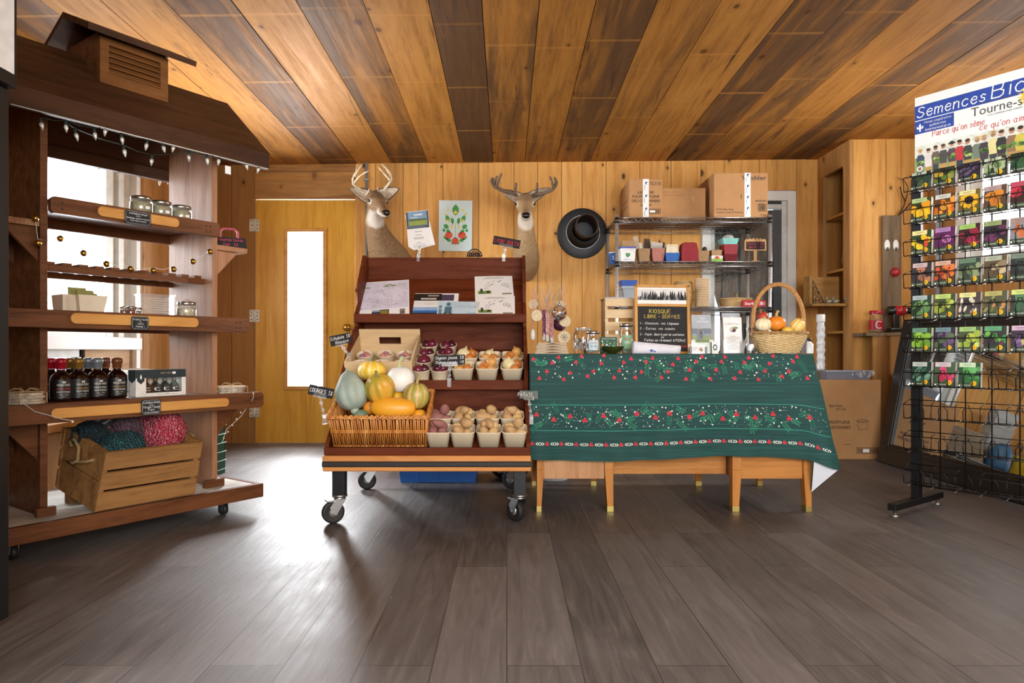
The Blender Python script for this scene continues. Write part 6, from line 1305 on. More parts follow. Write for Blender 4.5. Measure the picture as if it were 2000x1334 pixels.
# chalkboard easel
d_ = 3.42; s4 = d_/F; cb = thing('chalkboard_sign', 'standing pine-framed chalkboard with winter tree band and chalk instructions', 'chalkboard', on(1294, d_), 0, None, (-.10, .012, 0)); FRM = wood('frame_pine', 'd9a45c', 'b8843f', .45, (9, 9, 1.2)); w1, h1 = .138, .350
for p in ((-w1, -w1+.014, .0, h1), (w1-.014, w1, .0, h1), (-w1, w1, h1-.014, h1), (-w1, w1, .0, .012), (-w1+.014, w1-.014, .238, .252)): b = MB(); b.box(p[0], p[1], -.008, .010, p[2], p[3], FRM); b.obj('frame_rail', cb, bv=.002)
b = MB(); b.box(-w1+.014, w1-.014, 0, .004, .012, .238, CHALKB); b.obj('board', cb)
b = MB(); b.box(-w1+.014, w1-.014, 0, .004, .252, h1-.014, PAPER); b.rect((0, -.0005, .256), UX, UZ, -w1+.018, w1-.018, .024, .072, C('dcdcda', .7)); rn = random.Random(6)
for k_ in range(24):
    x = -.118+k_*.0102+rn.uniform(-.002, .002); hh = rn.choice((.022, .03, .045, .036, .05)); col = C(rn.choice(('25282a', '2d3032', '4a4e50', '8a8e90')), .8); z0 = .272
    for j in range(4): f0 = j/5; b.flat((x, -.0009-.0001*(k_ % 4), z0), UX, UZ, [(-.0095*(1-f0*.85), hh*f0), (.0095*(1-f0*.85), hh*f0), (0, hh*min(1, f0+.42))], col)
b.obj('tree_print', cb)
b = MB(); yy = (0, -.0007, 0)
for txt, x, z, sz, mt, al_ in (('KIOSQUE', -.012, .205, .019, CHALKY, 'c'), ('LIBRE - SERVICE', .0, .180, .0165, CHALKY, 'c')): b.pen(txt, (x, -.0007, z), UX, UZ, sz, mt, .13, al_, .06, .3)
for i, txt in enumerate(('1 -  Choisissez  vos  Légumes', '2 -  Écrivez  vos  Achats', '3 -  Payez  dans le pot de confiance')): b.pen(txt, (-.113, -.0007, .148-.027*i-(.002 if i == 2 else 0)), UX, UZ, .011, CHALK, .15, 'l', .1, .3, (.195, .175, .222)[i])
b.pen('ou', (0, -.0007, .079), UX, UZ, .010, CHALK, .15, 'c', .1); b.pen('Faites un virement INTERAC', (-.09, -.0007, .062), UX, UZ, .012, CHALK, .15, 'l', .1, .3, .205)
b.pen('lesjardins @hotmail.com', (-.05, -.0007, .034), UX, UZ, .012, CHALKR, .14, 'l', .12, .3, .17); b.obj('chalk_lettering', cb)
b = MB(); b.hexa([(-.10, .012, .3), (.10, .012, .3), (.10, .02, .3), (-.10, .02, .3), (-.11, .075, .003), (.11, .075, .003), (.11, .083, .003), (-.11, .083, .003)][4:]+[(-.10, .012, .3), (.10, .012, .3), (.10, .02, .3), (-.10, .02, .3)], FRM); b.obj('rear_strut', cb)
# leaflet holders
def holder(label, px, d, w_, h_, draw, hw=None, name='leaflet_holder', hh=.07):
    o = thing(name, label, 'leaflet holder', on(px, d), 0, None, (-.12, 0, 0)); hw = hw or w_/2+.006; b = MB()
    b.box(-hw, hw, .012, .015, 0, h_*.75, CLEARP); b.box(-hw, hw, -.012, -.009, 0, hh*.8, CLEARP); b.box(-hw, hw, -.012, .06, 0, .003, CLEARP)
    for x in (-hw, hw-.02): b.box(x, x+.02, -.0135, -.012, .003, hh, CLEARP)
    b.obj('clear_stand', o); b = MB(); b.box(-w_/2, w_/2, -.006, .004, .004, h_, PAPER); draw(b, lambda a0, a1, b0, b1, c_, k_=0: b.rect((-w_/2, -.0066-.0003*k_, .004), UX, UZ, a0*w_, a1*w_, b0*(h_-.004), b1*(h_-.004), C(c_, .5)), w_, h_); b.obj('leaflets', o); return o
def d_bio(b, R, w_, h_):
    R(0, 1, 0, 1, '8f9aa8'); R(0, 1, .62, 1, 'a8b2bc', 1); R(0, 1, .0, .34, '6f8a48', 1); R(0, 1, .34, .45, '8a9a70', 1); R(0, 1, .5, .64, '6a7684', 2)
    for x, z, r1, r2, c_ in ((.4, .48, .016, .03, '7a828c'), (.38, .64, .009, .010, 'a89a8c'), (.5, .5, .012, .02, '858d96')): b.disc((-w_/2+x*w_, -.0078, z*h_), UX, UZ, r1, r2, C(c_, .5), 12)
    b.font('BIO', (.008, -.0079, h_*.88), UX, UZ, .009, C('f4f4f4', .5), 'c'); b.font('LOCAUX', (.008, -.0079, h_*.8), UX, UZ, .010, C('f4f4f4', .5), 'c', w_*.62)
holder('leaflets with misty farm photo titled LOCAUX in a clear stand', 1371, 3.45, .098, .198, d_bio); holder('plain white leaflet pocket with beet drawing in a clear stand', 1432, 3.40, .092, .182, lambda b, R, w_, h_: (R(0, 1, 0, 1, 'f0f0ee'), b.disc((0, -.0075, h_*.66), UX, UZ, .016, .014, C('b8a0a8', .6), 12), b.disc((.006, -.0078, h_*.64), UX, UZ, .010, .009, C('4a2a30', .6), 10), b.disc((.014, -.0078, h_*.71), UX, UZ, .014, .007, C('8a9a60', .6), 8), b.disc((-.008, -.0079, h_*.67), UX, UZ, .009, .006, C('d8c0c0', .6), 8), b.pen('La Belle Terre', (0, -.0077, h_*.8), UX, UZ, .008, C('6a6a66', .6), .12, 'c', .1), [R(.5-q/2, .5+q/2, .46-k_*.03, .47-k_*.03, '9a9a9a' if k_ % 4 else 'b86a70', 1) for k_, q in enumerate((.3, .8, .7, .75, .3, .7, .8, .6, .35, .75, .8, .7, .6))]))
holder('second grey leaflet stack titled BIO standing behind the white leaflets', 1430, 3.47, .092, .208, d_bio)
o = thing('card_holder', 'small clear holder with white business cards beside the chalkboard', 'card holder', on(1363, 3.30)); b = MB(); b.box(-.042, .042, -.01, .03, 0, .004, CLEARP); b.box(-.042, -.032, -.014, -.010, 0, .034, C('5a6066', .3)); b.box(.032, .042, -.014, -.010, 0, .034, C('5a6066', .3)); b.box(-.042, .042, .014, .017, 0, .045, CLEARP); b.obj('holder', o)
b = MB(); b.box(-.034, .034, -.008, .004, .004, .043, PAPER); b.disc((.012, -.0086, .022), UX, UZ, .010, .009, C('d08aa0', .6), 10); b.disc((.016, -.009, .017), UX, UZ, .006, .006, C('7a9a50', .6), 8); b.rect((-.026, -.0086, .026), UX, UZ, 0, .022, 0, .003, C('9aa0c0', .6)); b.rect((-.026, -.0086, .018), UX, UZ, 0, .016, 0, .002, C('b0b0b0', .6)); b.obj('cards', o)
o = thing('price_card', 'small white card with dark round mark between the two leaflet stands', 'card', on(1397, 3.42), 0, None, (-.1, 0, 0)); b = MB(); b.box(-.016, .016, 0, .002, 0, .062, PAPER); b.disc((0, -.0006, .032), UX, UZ, .011, .016, C('2a5a62', .5), 14); b.disc((0, -.0009, .032), UX, UZ, .006, .009, PAPER, 10); b.obj('card', o)
# carafe and clear tub behind the basket
b = MB(); b.lathe([(.036, 0), (.04, .006), (.038, .05), (.024, .085), (.019, .10), (.024, .125), (.028, .13), (.026, .13), (.017, .1), (.022, .085), (.036, .05), (.036, .006), (.001, .005)], GLASS, 24); tag(b.obj('glass_carafe', None, on(1467, 3.36)), 'clear fluted glass carafe at the left of the handled basket', 'carafe')
b = MB(); b.lathe([(.035, 0), (.042, .11), (.044, .112), (.044, .118), (.04, .118), (.034, .004), (.001, .004)], CLEARP, 24); tag(b.obj('plastic_tub', None, on(1561, 3.62)), 'tall clear plastic tub behind the handled basket', 'tub')
b = MB(); b.lathe([(.024, 0), (.025, .004), (.025, .05), (.012, .062), (.012, .07)], C('e8ecef', .4), 18); b.lathe([(.014, .066), (.014, .082), (.001, .083)], BLACKP, 14); tag(b.obj('white_bottle', None, on(1579, 3.66)), 'small white bottle at the right end of the desk', 'bottle')
# handled basket
bp_ = on(1520, 3.36); s5 = 3.36/F; hb = thing('handled_basket', 'pale woven basket with tall arched handle holding small gourds', 'basket', bp_); WIL = P('pale_willow', 'd8bd8a', .6, 0, .18, 60); WIL2 = P('handle_willow', 'b9874c', .5, 0, .2, 60); BH = .098
def bk(a, z, off=0): k_ = .66+.36*(z/BH)**.8; return Vector((math.cos(a)*(.132*k_+off), math.sin(a)*(.10*k_+off), z))
b = MB(); b.lathe([(.001, .002), (.085, .002)], WIL, 24, sy=.78); b.obj('basket_base', hb); b = MB(); NS = 26
for r_ in range(15):
    z = .006+r_*.0062; b.tube([bk(i*2*PI/104, z, .0035*math.sin(i*NS/104*PI*2/2+(r_ % 2)*PI)) for i in range(104)], .0036, WIL, 5, closed=True)
for i in range(NS): a = i*2*PI/NS; b.tube([bk(a, .003), bk(a, .05), bk(a, BH+.004)], .0028, WIL, 5)
b.obj('woven_wall', hb); b = MB()
for ph in (0, 2.1, 4.2): b.tube([bk(i*2*PI/160, BH+.003, 0)+Vector((math.cos(i*.5+ph)*.004*math.cos(i*2*PI/160), math.cos(i*.5+ph)*.004*math.sin(i*2*PI/160), .005*math.sin(i*.5+ph))) for i in range(160)], .0042, P('rim_willow', 'a98550', .6, 0, .25, 50), 5, closed=True)
b.obj('rim', hb); b = MB(); hp = [Vector((-.123, 0, .075)), Vector((-.125, 0, .13))]+[Vector((.122*math.cos(a)*1.02, 0, .165+.177*math.sin(a))) for a in [PI-PI*i/24 for i in range(25)]]+[Vector((.125, 0, .13)), Vector((.123, 0, .075))]
for ph in range(5):
    a0 = ph*2*PI/5; Q = []
    for i in range(len(hp)*3-2):
        f_ = i/3; j = min(int(f_), len(hp)-2); p = hp[j].lerp(hp[j+1], f_-j); rad = Vector((p.x, 0, p.z-.165)).normalized(); Q.append(p+rad*.0065*math.cos(i*.42+a0)+UY*.0065*math.sin(i*.42+a0))
    b.tube(Q, .0046, WIL2, 6)
b.obj('handle', hb)
G = 'gourds in the handled basket'
squash('small pale yellow striped gourd at the left of the handled basket', 1491, 634, 3.33, .038, .033, ('ecd9a0', 'f0e2b4', 'f4ead0'), 10, .07, 'b0a060', (.1, .1, 0), stripes=True, slen=.012, group=G)
squash('round bright orange pumpkin in the middle of the handled basket', 1516, 632, 3.36, .046, .037, ('e8841c', 'ee9030', 'd87818'), 10, .03, 'c8a860', (0, 0, 0), slen=.032, group=G)
squash('yellow striped gourd at the right of the handled basket', 1557, 636, 3.33, .034, .036, ('f0c050', 'f4d070', 'f6e2a8'), 10, .07, 'c0a860', (.4, .5, 0), stripes=True, slen=.012, group=G)
squash('small yellow gourd lying low between pumpkin and right gourd', 1538, 645, 3.30, .026, .018, ('e8b840', 'f0c850', 'd8a030'), 8, .06, slen=0, group=G)
squash('small red squash with brown stem behind the orange pumpkin', 1489, 618, 3.42, .028, .022, ('b8382c', 'c84a38', 'a02c24'), 8, .03, '8a6a40', (.2, -.5, 0), slen=.02, group=G)
# ------------------------------------------------------------------ chrome wire rack on the back wall
RK = Vector((1.407, 5.385, 0)); rk = thing('wire_rack', 'chrome wire shelving rack with four posts against the back wall', 'rack', RK); RX0, RX1, RY0, RY1 = .83, 1.985, 5.15, 5.62; SHZ = (1.778, 1.446, 1.102, .30)
for x in (RX0, RX1):
    for y in (RY0, RY1):
        b = wb(RK); b.tube([(x, y, .0), (x, y, 1.80)], .0127, STEEL, 12)
        for k_ in range(66): b.tube([(x, y, .06+k_*.0254), (x, y, .062+k_*.0254)], .01285, P('post_groove', 'b4b6b7', .4, .9) if k_ == 0 and x == RX0 and y == RY0 else bpy.data.materials['post_groove'], 12)
        p_ = b.obj('post', rk)
        for z in SHZ: b = wb(RK); b.lathe([(.013, -.03), (.0185, -.028), (.0165, .012), (.013, .014)], BLACKP, 12, (x, y, z-.012)); b.obj('collar', p_)
for z in SHZ:
    b = wb(RK)
    for y in (RY0, RY1):
        b.tube([(RX0, y, z), (RX1, y, z)], .0035, WIREM, 6); b.tube([(RX0, y, z-.035), (RX1, y, z-.035)], .0035, WIREM, 6); n_ = 36
        b.tube([(RX0+(RX1-RX0)*i/n_, y, z-(.035 if i % 2 else 0)) for i in range(n_+1)], .0022, WIREM, 5)
    for x in (RX0, RX1):
        b.tube([(x, RY0, z), (x, RY1, z)], .0035, WIREM, 6); b.tube([(x, RY0, z-.035), (x, RY1, z-.035)], .0035, WIREM, 6); b.tube([(x, RY0+(RY1-RY0)*i/14, z-(.035 if i % 2 else 0)) for i in range(15)], .0022, WIREM, 5)
    for i in range(1, 46): x = RX0+(RX1-RX0)*i/46; b.tube([(x, RY0, z+.003), (x, RY1, z+.003)], .0019, WIREM, 5)
    for y in (5.27, 5.385, 5.5): b.tube([(RX0, y, z-.002), (RX1, y, z-.002)], .003, WIREM, 6)
    b.obj('shelf', rk)
# cartons on top
CARD = P('cardboard', 'b98a5a', .8, 0, .06, 12); CARDD = C('8c6640', .85); CINK = C('2b2622', .7)
def carton(label, x0, x1, y0, y1, z0, h_, draw=None, tape=None, name='cardboard_box', rz=0):
    org = Vector(((x0+x1)/2, (y0+y1)/2, z0)); o = thing(name, label, 'box', org, rz); w_, d_ = (x1-x0)/2, (y1-y0)/2; b = MB()
    b.box(-w_, w_, -d_, d_, 0, h_, CARD); b.obj('carton', o, bv=.003); b = MB(); b.box(-w_+.002, -.001, -d_+.002, d_-.002, h_-.0005, h_+.002, CARD); b.box(.001, w_-.002, -d_+.002, d_-.002, h_-.0005, h_+.002, CARD); b.obj('top_flaps', o)
    if tape is not None:
        b = MB(); tw = .023; b.box(tape-tw, tape+tw, -d_-.0012, -d_-.0004, .0, h_+.003, PAPER); b.box(tape-tw, tape+tw, -d_-.0012, d_, h_+.002, h_+.003, PAPER)
        n_ = int(h_/.075)
        for k_ in range(n_): z = .03+k_*h_/n_; b.font('DICKNER', (tape-.005, -d_-.0016, z-.012), UZ, -UX, .0085, C('2b4f86', .6), 'l', .034); b.disc((tape+.004, -d_-.0016, z+.038), UX, UZ, .010, .012, C('2b4f86', .6), 8); b.disc((tape+.009, -d_-.0018, z+.034), UX, UZ, .006, .007, PAPER, 8)
        b.obj('printed_tape', o)
    if draw: b = MB(); draw(b, w_, d_, h_); b.obj('printing', o)
    return o
def barcode(b, x0, x1, y, z0, z1, frame=True):
    if frame:
        for p in ((x0, x1, z0, z0+.003), (x0, x1, z1-.003, z1), (x0, x0+.003, z0, z1), (x1-.003, x1, z0, z1)): b.rect((0, y, 0), UX, UZ, p[0], p[1], p[2], p[3], CINK)
    rn = random.Random(1); x = x0+.008
    while x < x1-.01: w_ = rn.choice((.0012, .002, .003)); b.rect((0, y, 0), UX, UZ, x, x+w_, z0+.006, z1-.006, CINK); x += w_+rn.choice((.0015, .0025))
def d_a(b, w_, d_, h_):
    y = -d_-.0006; f_ = lambda s, x, z, sz, al='c', wd=None: b.font(s, (x, y, z), UX, UZ, sz, CINK, al, wd, 0, .012)
    f_('TL115', w_-.012, h_-.045, .024, 'r', .085); f_('LIQUOR', .0, h_*.63, .02, 'c', .12); f_('POLYPROPYLENE', .0, h_*.52, .02, 'c', .205); f_('DELI CONTAINERS', .0, h_*.41, .02, 'c', .215); f_('QTY 500', 0, h_*.31, .016, 'c', .085); barcode(b, -.02, w_-.012, y, .03, .07); b.rect((0, y-.0004, 0), UX, UZ, .03, .07, .042, .058, PAPER)
    for k_ in range(4): b.rect((-w_-.0006, 0, 0), UY, UZ, -.1+.05*k_, -.07+.05*k_, h_*.5, h_*.53, CINK); b.rect((-w_-.0006, 0, 0), UY, UZ, -.1+.05*k_, -.07+.05*k_, h_*.35, h_*.38, CINK)
carton('cardboard box printed TL115 deli containers with white tape on the wire rack', .93, 1.183, 5.19, 5.58, 1.783, .295, d_a, .0)
carton('plain lower cardboard box between the two taped boxes on the wire rack', 1.19, 1.535, 5.27, 5.6, 1.783, .245, lambda b, w_, d_, h_: (b.pen('poste  lock', (-w_+.02, -d_-.0006, h_*.86), UX, UZ, .014, C('8a6a48', .8), .1), b.pen('Assiette 8 & plus', (-w_+.02, -d_-.0006, h_*.76), UX, UZ, .014, C('8a6a48', .8), .1), b.pen('9', (.05, -d_-.0008, h_*.55), UX, UZ, .05, C('d8c4a4', .8), .06, 'l', .2), b.rect((0, -d_-.0004, 0), UX, UZ, w_*.74, w_*.745, 0, h_, CARDD)))
def d_c(b, w_, d_, h_):
    y = -d_-.0006; f_ = lambda s, x, z, sz, al='c', wd=None: b.font(s, (x, y, z), UX, UZ, sz, C('34383c', .7), al, wd, 0, .012)
    f_('Wohler', w_-.012, h_-.052, .034, 'r', .185); f_('804300', w_-.01, h_*.35, .014, 'r', .085); b.rect((0, y, 0), UX, UZ, w_-.075, w_-.02, h_*.3, h_*.31, CINK); barcode(b, w_-.075, w_-.01, y, .045, .1); f_('8" Pie Plate Deep', -w_+.02, .055, .012, 'l', .13); f_('Assiette a Tarte 8" Profonde', -w_+.02, .033, .011, 'l', .2); f_('500/CS', w_-.01, .015, .008, 'r', .05); b.rect((0, y, 0), UX, UZ, .0, .006, h_*.42, h_*.52, C('6a4a30', .8))
carton('tall cardboard box printed Wohler with white tape at the right end of the rack', 1.567, 1.975, 5.165, 5.58, 1.783, .335, d_c, .05)
# small goods on the second shelf
Z2 = SHZ[1]+.0052; Z3 = SHZ[2]+.0052; sh = lambda px, d=5.25: (px-CX)/F*d
def ptile(b, w0, w1, h_, mat, n=1, step=.006, d0=None, d1=None, z0=0):
    for k_ in range(n):
        M0 = b.M.copy(); b.M = M0 @ T(0, 0, z0+k_*step); taper(b, w0, w1, d0 or w0, d1 or w1, h_, mat, .003); b.M = M0
def goods(name, label, px, wpx, parts, cat, d=5.26, group=None, z=None):
    o = thing(name, label, cat, (sh(px, d), d, Z2 if z is None else z), random.uniform(-.08, .08), group); w_ = wpx/F*d
    for nm, w0, w1, z0, h_, mat, n_, st in parts: b = MB(); ptile(b, w_*w0, w_*w1, h_, mat, n_, st, z0=z0); b.obj(nm, o, bv=.001)
    return o
REDP = P('red_pulp', '8f1f2a', .6, 0, .1, 30); KR = P('kraft_pulp', 'a98862', .8, 0, .1, 30); PNK = P('pink_pulp', 'b5776a', .8, 0, .1, 30); WHT = P('white_tub', 'e8e8e6', .4); BLT = P('blue_basket', '1f5fae', .5); TEAL = P('teal_basket', '7fc0b8', .6); CREAMB = P('cream_basket', 'e0d4b8', .7)
o = goods('plastic_tub', 'white tub with blue lid and green leaf mark, carrying a kraft box', 1224, 31, [('tub', .86, .98, 0, .105, WHT, 1, 0), ('blue_lid', 1.0, 1.03, .103, .014, C('2a3a9a', .4), 1, 0)], 'tub'); b = MB(); w_ = 31/F*5.26/2
b.flat((0, -w_*.95, .055), UX, Vector((0, -.06, 1)), [(0, -.022), (.016, -.008), (.016, .014), (.004, .012), (0, .004), (-.004, .012), (-.016, .014), (-.016, -.008)], C('3a8a48', .5)); b.rect((0, -w_*.97, .09), UX, UZ, -.04, .04, -.002, .002, C('b8b8c0', .5)); b.rect((0, -w_*.91, .02), UX, UZ, -.03, .03, -.003, .003, C('c0c0c8', .5)); b.obj('leaf_mark', o)
goods('kraft_box', 'small kraft box on top of the white tub with the leaf mark', 1225, 25, [('box', .95, 1, 0, .045, KR, 1, 0)], 'box', z=Z2+.1175)
b = MB(); b.lathe([(.03, 0), (.036, .09), (.038, .092)], C('3a6ab0', .5), 20); b.lathe([(.036, .092), (.038, .1), (.001, .101)], WHT, 20); b.font('S', (-.005, -.037, .04), UX, UZ, .03, PAPER, 'c'); tag(b.obj('plastic_tub', None, (sh(1198, 5.4), 5.4, Z2)), 'small blue tub behind the left posts of the wire rack', 'tub')
goods('box_stack', 'nested stack of kraft berry boxes with packets sticking up, right of the white tub', 1256, 24, [('box', .72, .95, 0, .07, KR, 6, .007)], 'berry boxes', group='stacks of berry boxes')
b = MB()
for k_, (x, h_, c_) in enumerate(((-.04, .10, 'b8a890'), (-.02, .05, 'd8d0c0'), (.03, .085, '4a3a2c'), (.01, .045, 'c8b898'))): b.M = T(x, .015*k_, .0, -.15, .12*(k_-1.5)); b.box(-.018, .018, -.002, .002, 0, h_, C(c_, .7))
tag(b.obj('paper_packets', None, (sh(1256), 5.26, Z2+.108)), 'brown paper packets poking out of the kraft berry boxes', 'packets')
goods('box_stack', 'nested stack of pinkish striped berry boxes on the wire rack', 1283, 26, [('box', .72, .95, 0, .066, PNK, 6, .008)], 'berry boxes', group='stacks of berry boxes')
b = MB(); b.M = T(0, 0, 0, -.2, .15); b.box(-.045, .045, -.003, .003, 0, .055, C('c8c4b8', .5)); b.M = T(-.045, .03, 0, -.1, -.15); b.box(-.012, .012, -.003, .003, 0, .085, C('3a3026', .6)); b.M = T(.05, .03, 0, -.1, .3); b.box(-.01, .01, -.003, .003, 0, .06, C('3a3026', .6)); tag(b.obj('paper_packets', None, (sh(1283), 5.27, Z2+.107)), 'dark and pale packets leaning out of the pinkish berry boxes', 'packets')
goods('berry_basket', 'blue berry basket stack at the middle of the second rack shelf', 1310, 29, [('basket', .8, .98, 0, .062, BLT, 2, .008)], 'basket'); goods('berry_basket', 'cream berry basket turned upside down on the blue baskets', 1310, 26, [('basket', 1., .82, 0, .05, CREAMB, 1, 0), ('basket', .9, .8, .05, .016, CREAMB, 1, 0)], 'basket', z=Z2+.0705)
goods('box_stack', 'tall stack of dark red berry boxes upside down on the wire rack', 1344, 33, [('box', 1., .82, 0, .07, REDP, 7, .0125), ('box_base', .76, .62, .145, .006, REDP, 1, 0)], 'berry boxes', group='stacks of berry boxes')
goods('box_stack', 'short stack of kraft berry boxes right of the red stack', 1372, 22, [('box', .76, .98, 0, .065, KR, 4, .008)], 'berry boxes', group='stacks of berry boxes'); b = MB(); b.ell((0, 0, .015), (.02, .02, .024), C('3a2c22', .7), 10, 8); tag(b.obj('pine_cone', None, (sh(1377), 5.26, Z2+.085)), 'small dark object in the short kraft berry boxes', 'cone')
o = goods('plastic_tub', 'white and green cherry tomato tub carrying a kraft box', 1397, 23, [('tub', .9, 1., 0, .05, WHT, 1, 0)], 'tub'); b = MB(); b.rect((0, -.0475, .004), UX, UZ, -.042, .042, 0, .022, C('7ab83a', .5)); b.disc((0, -.0482, .034), UX, UZ, .02, .012, C('c83c2c', .5), 12); b.disc((.012, -.0486, .036), UX, UZ, .006, .005, C('e8d8a0', .5), 8); b.obj('printed_band', o)
goods('kraft_box', 'small kraft box on top of the cherry tomato tub', 1397, 21, [('box', .9, 1, 0, .04, KR, 2, .004)], 'box', z=Z2+.0505)
goods('berry_basket', 'red slotted basket stack at the right of the second rack shelf', 1423, 28, [('basket', .78, .97, 0, .06, REDP, 2, .0), ('basket', .84, 1.0, .06, .075, REDP, 1, 0)], 'basket'); goods('berry_basket', 'teal berry basket on top of the red slotted baskets', 1422, 30, [('basket', .88, 1.05, 0, .045, TEAL, 1, 0)], 'basket', z=Z2+.1355)
b = MB(); b.ell((0, 0, .024), (.045, .035, .026), C('a8a6a2', .7), 12, 8, lambda th, z: 1+.15*math.sin(5*th)); tag(b.obj('crumpled_bag', None, (sh(1423), 5.26, Z2+.168)), 'crumpled grey bag in the teal basket', 'bag')
o = thing('chalk_sign', 'small wooden-framed black sign with red writing on a stake, at the rack right end', 'sign', (sh(1475, 5.2), 5.2, Z2)); FW = C('c39660', .6); b = MB(); w_ = 21/F*5.2
top_ = [(-w_, .085), (w_, .085), (w_, .155)]+[(w_*(1-i/8.), .158+.016*abs(math.sin(i*PI*.375))+.008*math.sin(i*PI/16)) for i in range(1, 16)]+[(-w_, .155)]; b.prism(top_, -.006, .0, FW, 'y'); b.rect((0, -.0064, .093), UX, UZ, -w_+.010, w_-.010, 0, .060, CHALKB); b.obj('board', o)
b = MB(); b.prism([(-.010, .0), (.010, .0), (.012, .085), (-.012, .085)], -.006, 0, FW, 'y'); b.box(-.03, .03, -.02, .02, 0, .006, FW); b.obj('stake', o); b = MB(); b.pen('Paniers 5$', (0, -.007, .13), UX, Vector((.0, 0, 1)), .016, CHALKR, .13, 'c', .1, .3, .12); b.pen('Bol 1$ - 2$', (0, -.007, .104), UX, UZ, .016, CHALKR, .13, 'c', .1, .3, .1); b.obj('chalk_lettering', o)
# third shelf
o = thing('plastic_bin', 'grey plastic bin with handle slots behind the chalkboard, on the third rack shelf', 'bin', (sh(1262), 5.27, Z3)); GB = P('grey_plastic', '9aa4ac', .45, 0, .05); b = MB(); taper(b, .36, .40, .2, .24, .15, GB, .004); b.obj('bin_body', o, bv=.004); b = MB(); b.box(-.207, .207, -.127, .127, .135, .155, GB); 
for x in (-.04, .05): b.box(x-.018, x+.018, -.1285, -.126, .138, .152, C('3a3f44', .6))
b.obj('rim', o, bv=.002)
b = MB(); taper(b, .10, .125, .1, .12, .05, C('2f55a8', .5)); tag(b.obj('plastic_tray', None, (sh(1227), 5.27, Z3+.156), (0, 0, .06)), 'dark blue plastic tray on top of the grey bin', 'tray')
b = MB(); b.lathe([(.025, 0), (.03, .06), (.018, .08), (.018, .1)], P('silver_foil', 'b8bcc4', .3, .4, .2), 12, fn=lambda th, z: 1+.1*math.sin(5*th)); tag(b.obj('foil_packet', None, (sh(1201, 5.5), 5.5, Z3)), 'crumpled silvery packet between the left posts of the rack', 'packet')
BSK = P('splint_basket', 'b99a68', .65, 0, .2, 30, stretch=(1, 1, 6)); b = MB(); b.lathe([(.06, 0), (.075, .05), (.078, .12), (.07, .18), (.06, .205)], BSK, 26, cap=False)
for z in (.06, .12, .19): b.tube([((.079-.012*(z > .15))*math.cos(a), (.079-.012*(z > .15))*math.sin(a), z) for a in [i*PI/13 for i in range(26)]], .005, C('a5824e', .65), 6, closed=True)
b.lathe([(.001, .2), (.062, .202)], BSK, 26); tag(b.obj('splint_basket', None, (sh(1338), 5.3, Z3)), 'stack of upturned splint wood baskets left of the pulp cup tower', 'basket')
b = MB()
for k_ in range(24): b.lathe([(.045, .0), (.0525, .0065), (.0545, .0068), (.0545, .0085), (.046, .0088)], PULP if k_ % 2 else P('pulp_b', 'd9b98c', .75) if k_ == 0 else bpy.data.materials['pulp_b'], 24, (0, 0, k_*.0092), cap=False)
b.lathe([(.001, 0), (.045, 0)], PULP, 24); tag(b.obj('cup_stack', None, (sh(1370.5), 5.25, Z3)), 'tall tower of nested kraft paper cups on the third rack shelf', 'paper cups')
b = MB(); b.lathe([(.11, 0), (.125, .07), (.122, .07), (.107, .004), (.001, .004)], BSK, 28, sy=.65, cap=False); b.tube([(.126*math.cos(a), .082*math.sin(a), .068) for a in [i*PI/16 for i in range(32)]], .005, C('cfae78', .6), 6, closed=True); b.tube(arc((0, 0, .06), .04, 0, PI, 10, 'yz', .05), .006, BSK, 6); tag(b.obj('oval_basket', None, (sh(1441), 5.3, Z3)), 'shallow oval splint basket on the third rack shelf behind the red box', 'basket')
o = thing('red_box', 'small red box with white lettering at the right of the third rack shelf', 'box', (sh(1473, 5.18), 5.19, Z3)); b = MB(); b.box(-.088, .088, -.02, .02, 0, .05, C('b81f2a', .4)); b.obj('carton', o, bv=.001); b = MB(); b.font('Starfrit', (-.075, -.0206, .014), UX, UZ, .021, PAPER, 'l', .09, 0, .012); b.rect((0, -.0206, 0), UX, UZ, .035, .08, .01, .04, C('d8908c', .5)); b.rect((0, -.0209, 0), UX, UZ, .045, .06, .016, .034, PAPER); b.obj('lettering', o)
# supplies on the rack's lowest shelf, behind the desk (seen in the leaning mirror)
ZB = SHZ[3]+.0052
o = thing('kraft_bag_bundle', 'bundle of flat kraft bags on the lowest rack shelf, reflected in the mirror', 'paper bags', (1.73, 5.385, ZB), .05); b = MB()
for k_ in range(18): b.hexa([(-.2+.004*k_, -.13, .012*k_), (.2-.003*k_, -.13, .012*k_), (.2, .13, .012*k_), (-.2, .13, .012*k_), (-.2+.004*k_, -.13, .012*k_+.009), (.2, -.13, .012*k_+.006), (.2, .13, .012*k_+.010), (-.2, .13, .012*k_+.010)], BG)
b.obj('bags', o)
b = MB(); taper(b, .3, .36, .24, .28, .2, KRAFT, .004); tag(b.obj('open_carton', None, (1.04, 5.385, ZB)), 'open brown carton on the lowest rack shelf, reflected in the mirror', 'box')
o = thing('clamshell_stack', 'stack of clear plastic produce boxes on the lowest rack shelf, reflected in the mirror', 'containers', (1.40, 5.42, ZB), .1)
for k_ in range(7): b = MB(); taper(b, .15, .17, .11, .13, .06, P('clam', 'd8dcdc', .25, 0, .1, 20, alpha=.6) if k_ == 0 else bpy.data.materials['clam'], .002); b.box(-.087, .087, -.067, .067, .06, .066, bpy.data.materials['clam']); b.obj('clear_box', o, (0, 0, k_*.067))
b = MB(); b.box(-.05, .05, -.03, .03, 0, .16, C('e0c420', .5)); tag(b.obj('yellow_box', None, (1.275, 5.25, ZB), (0, 0, .3)), 'yellow box on the lowest rack shelf, reflected in the mirror', 'box')
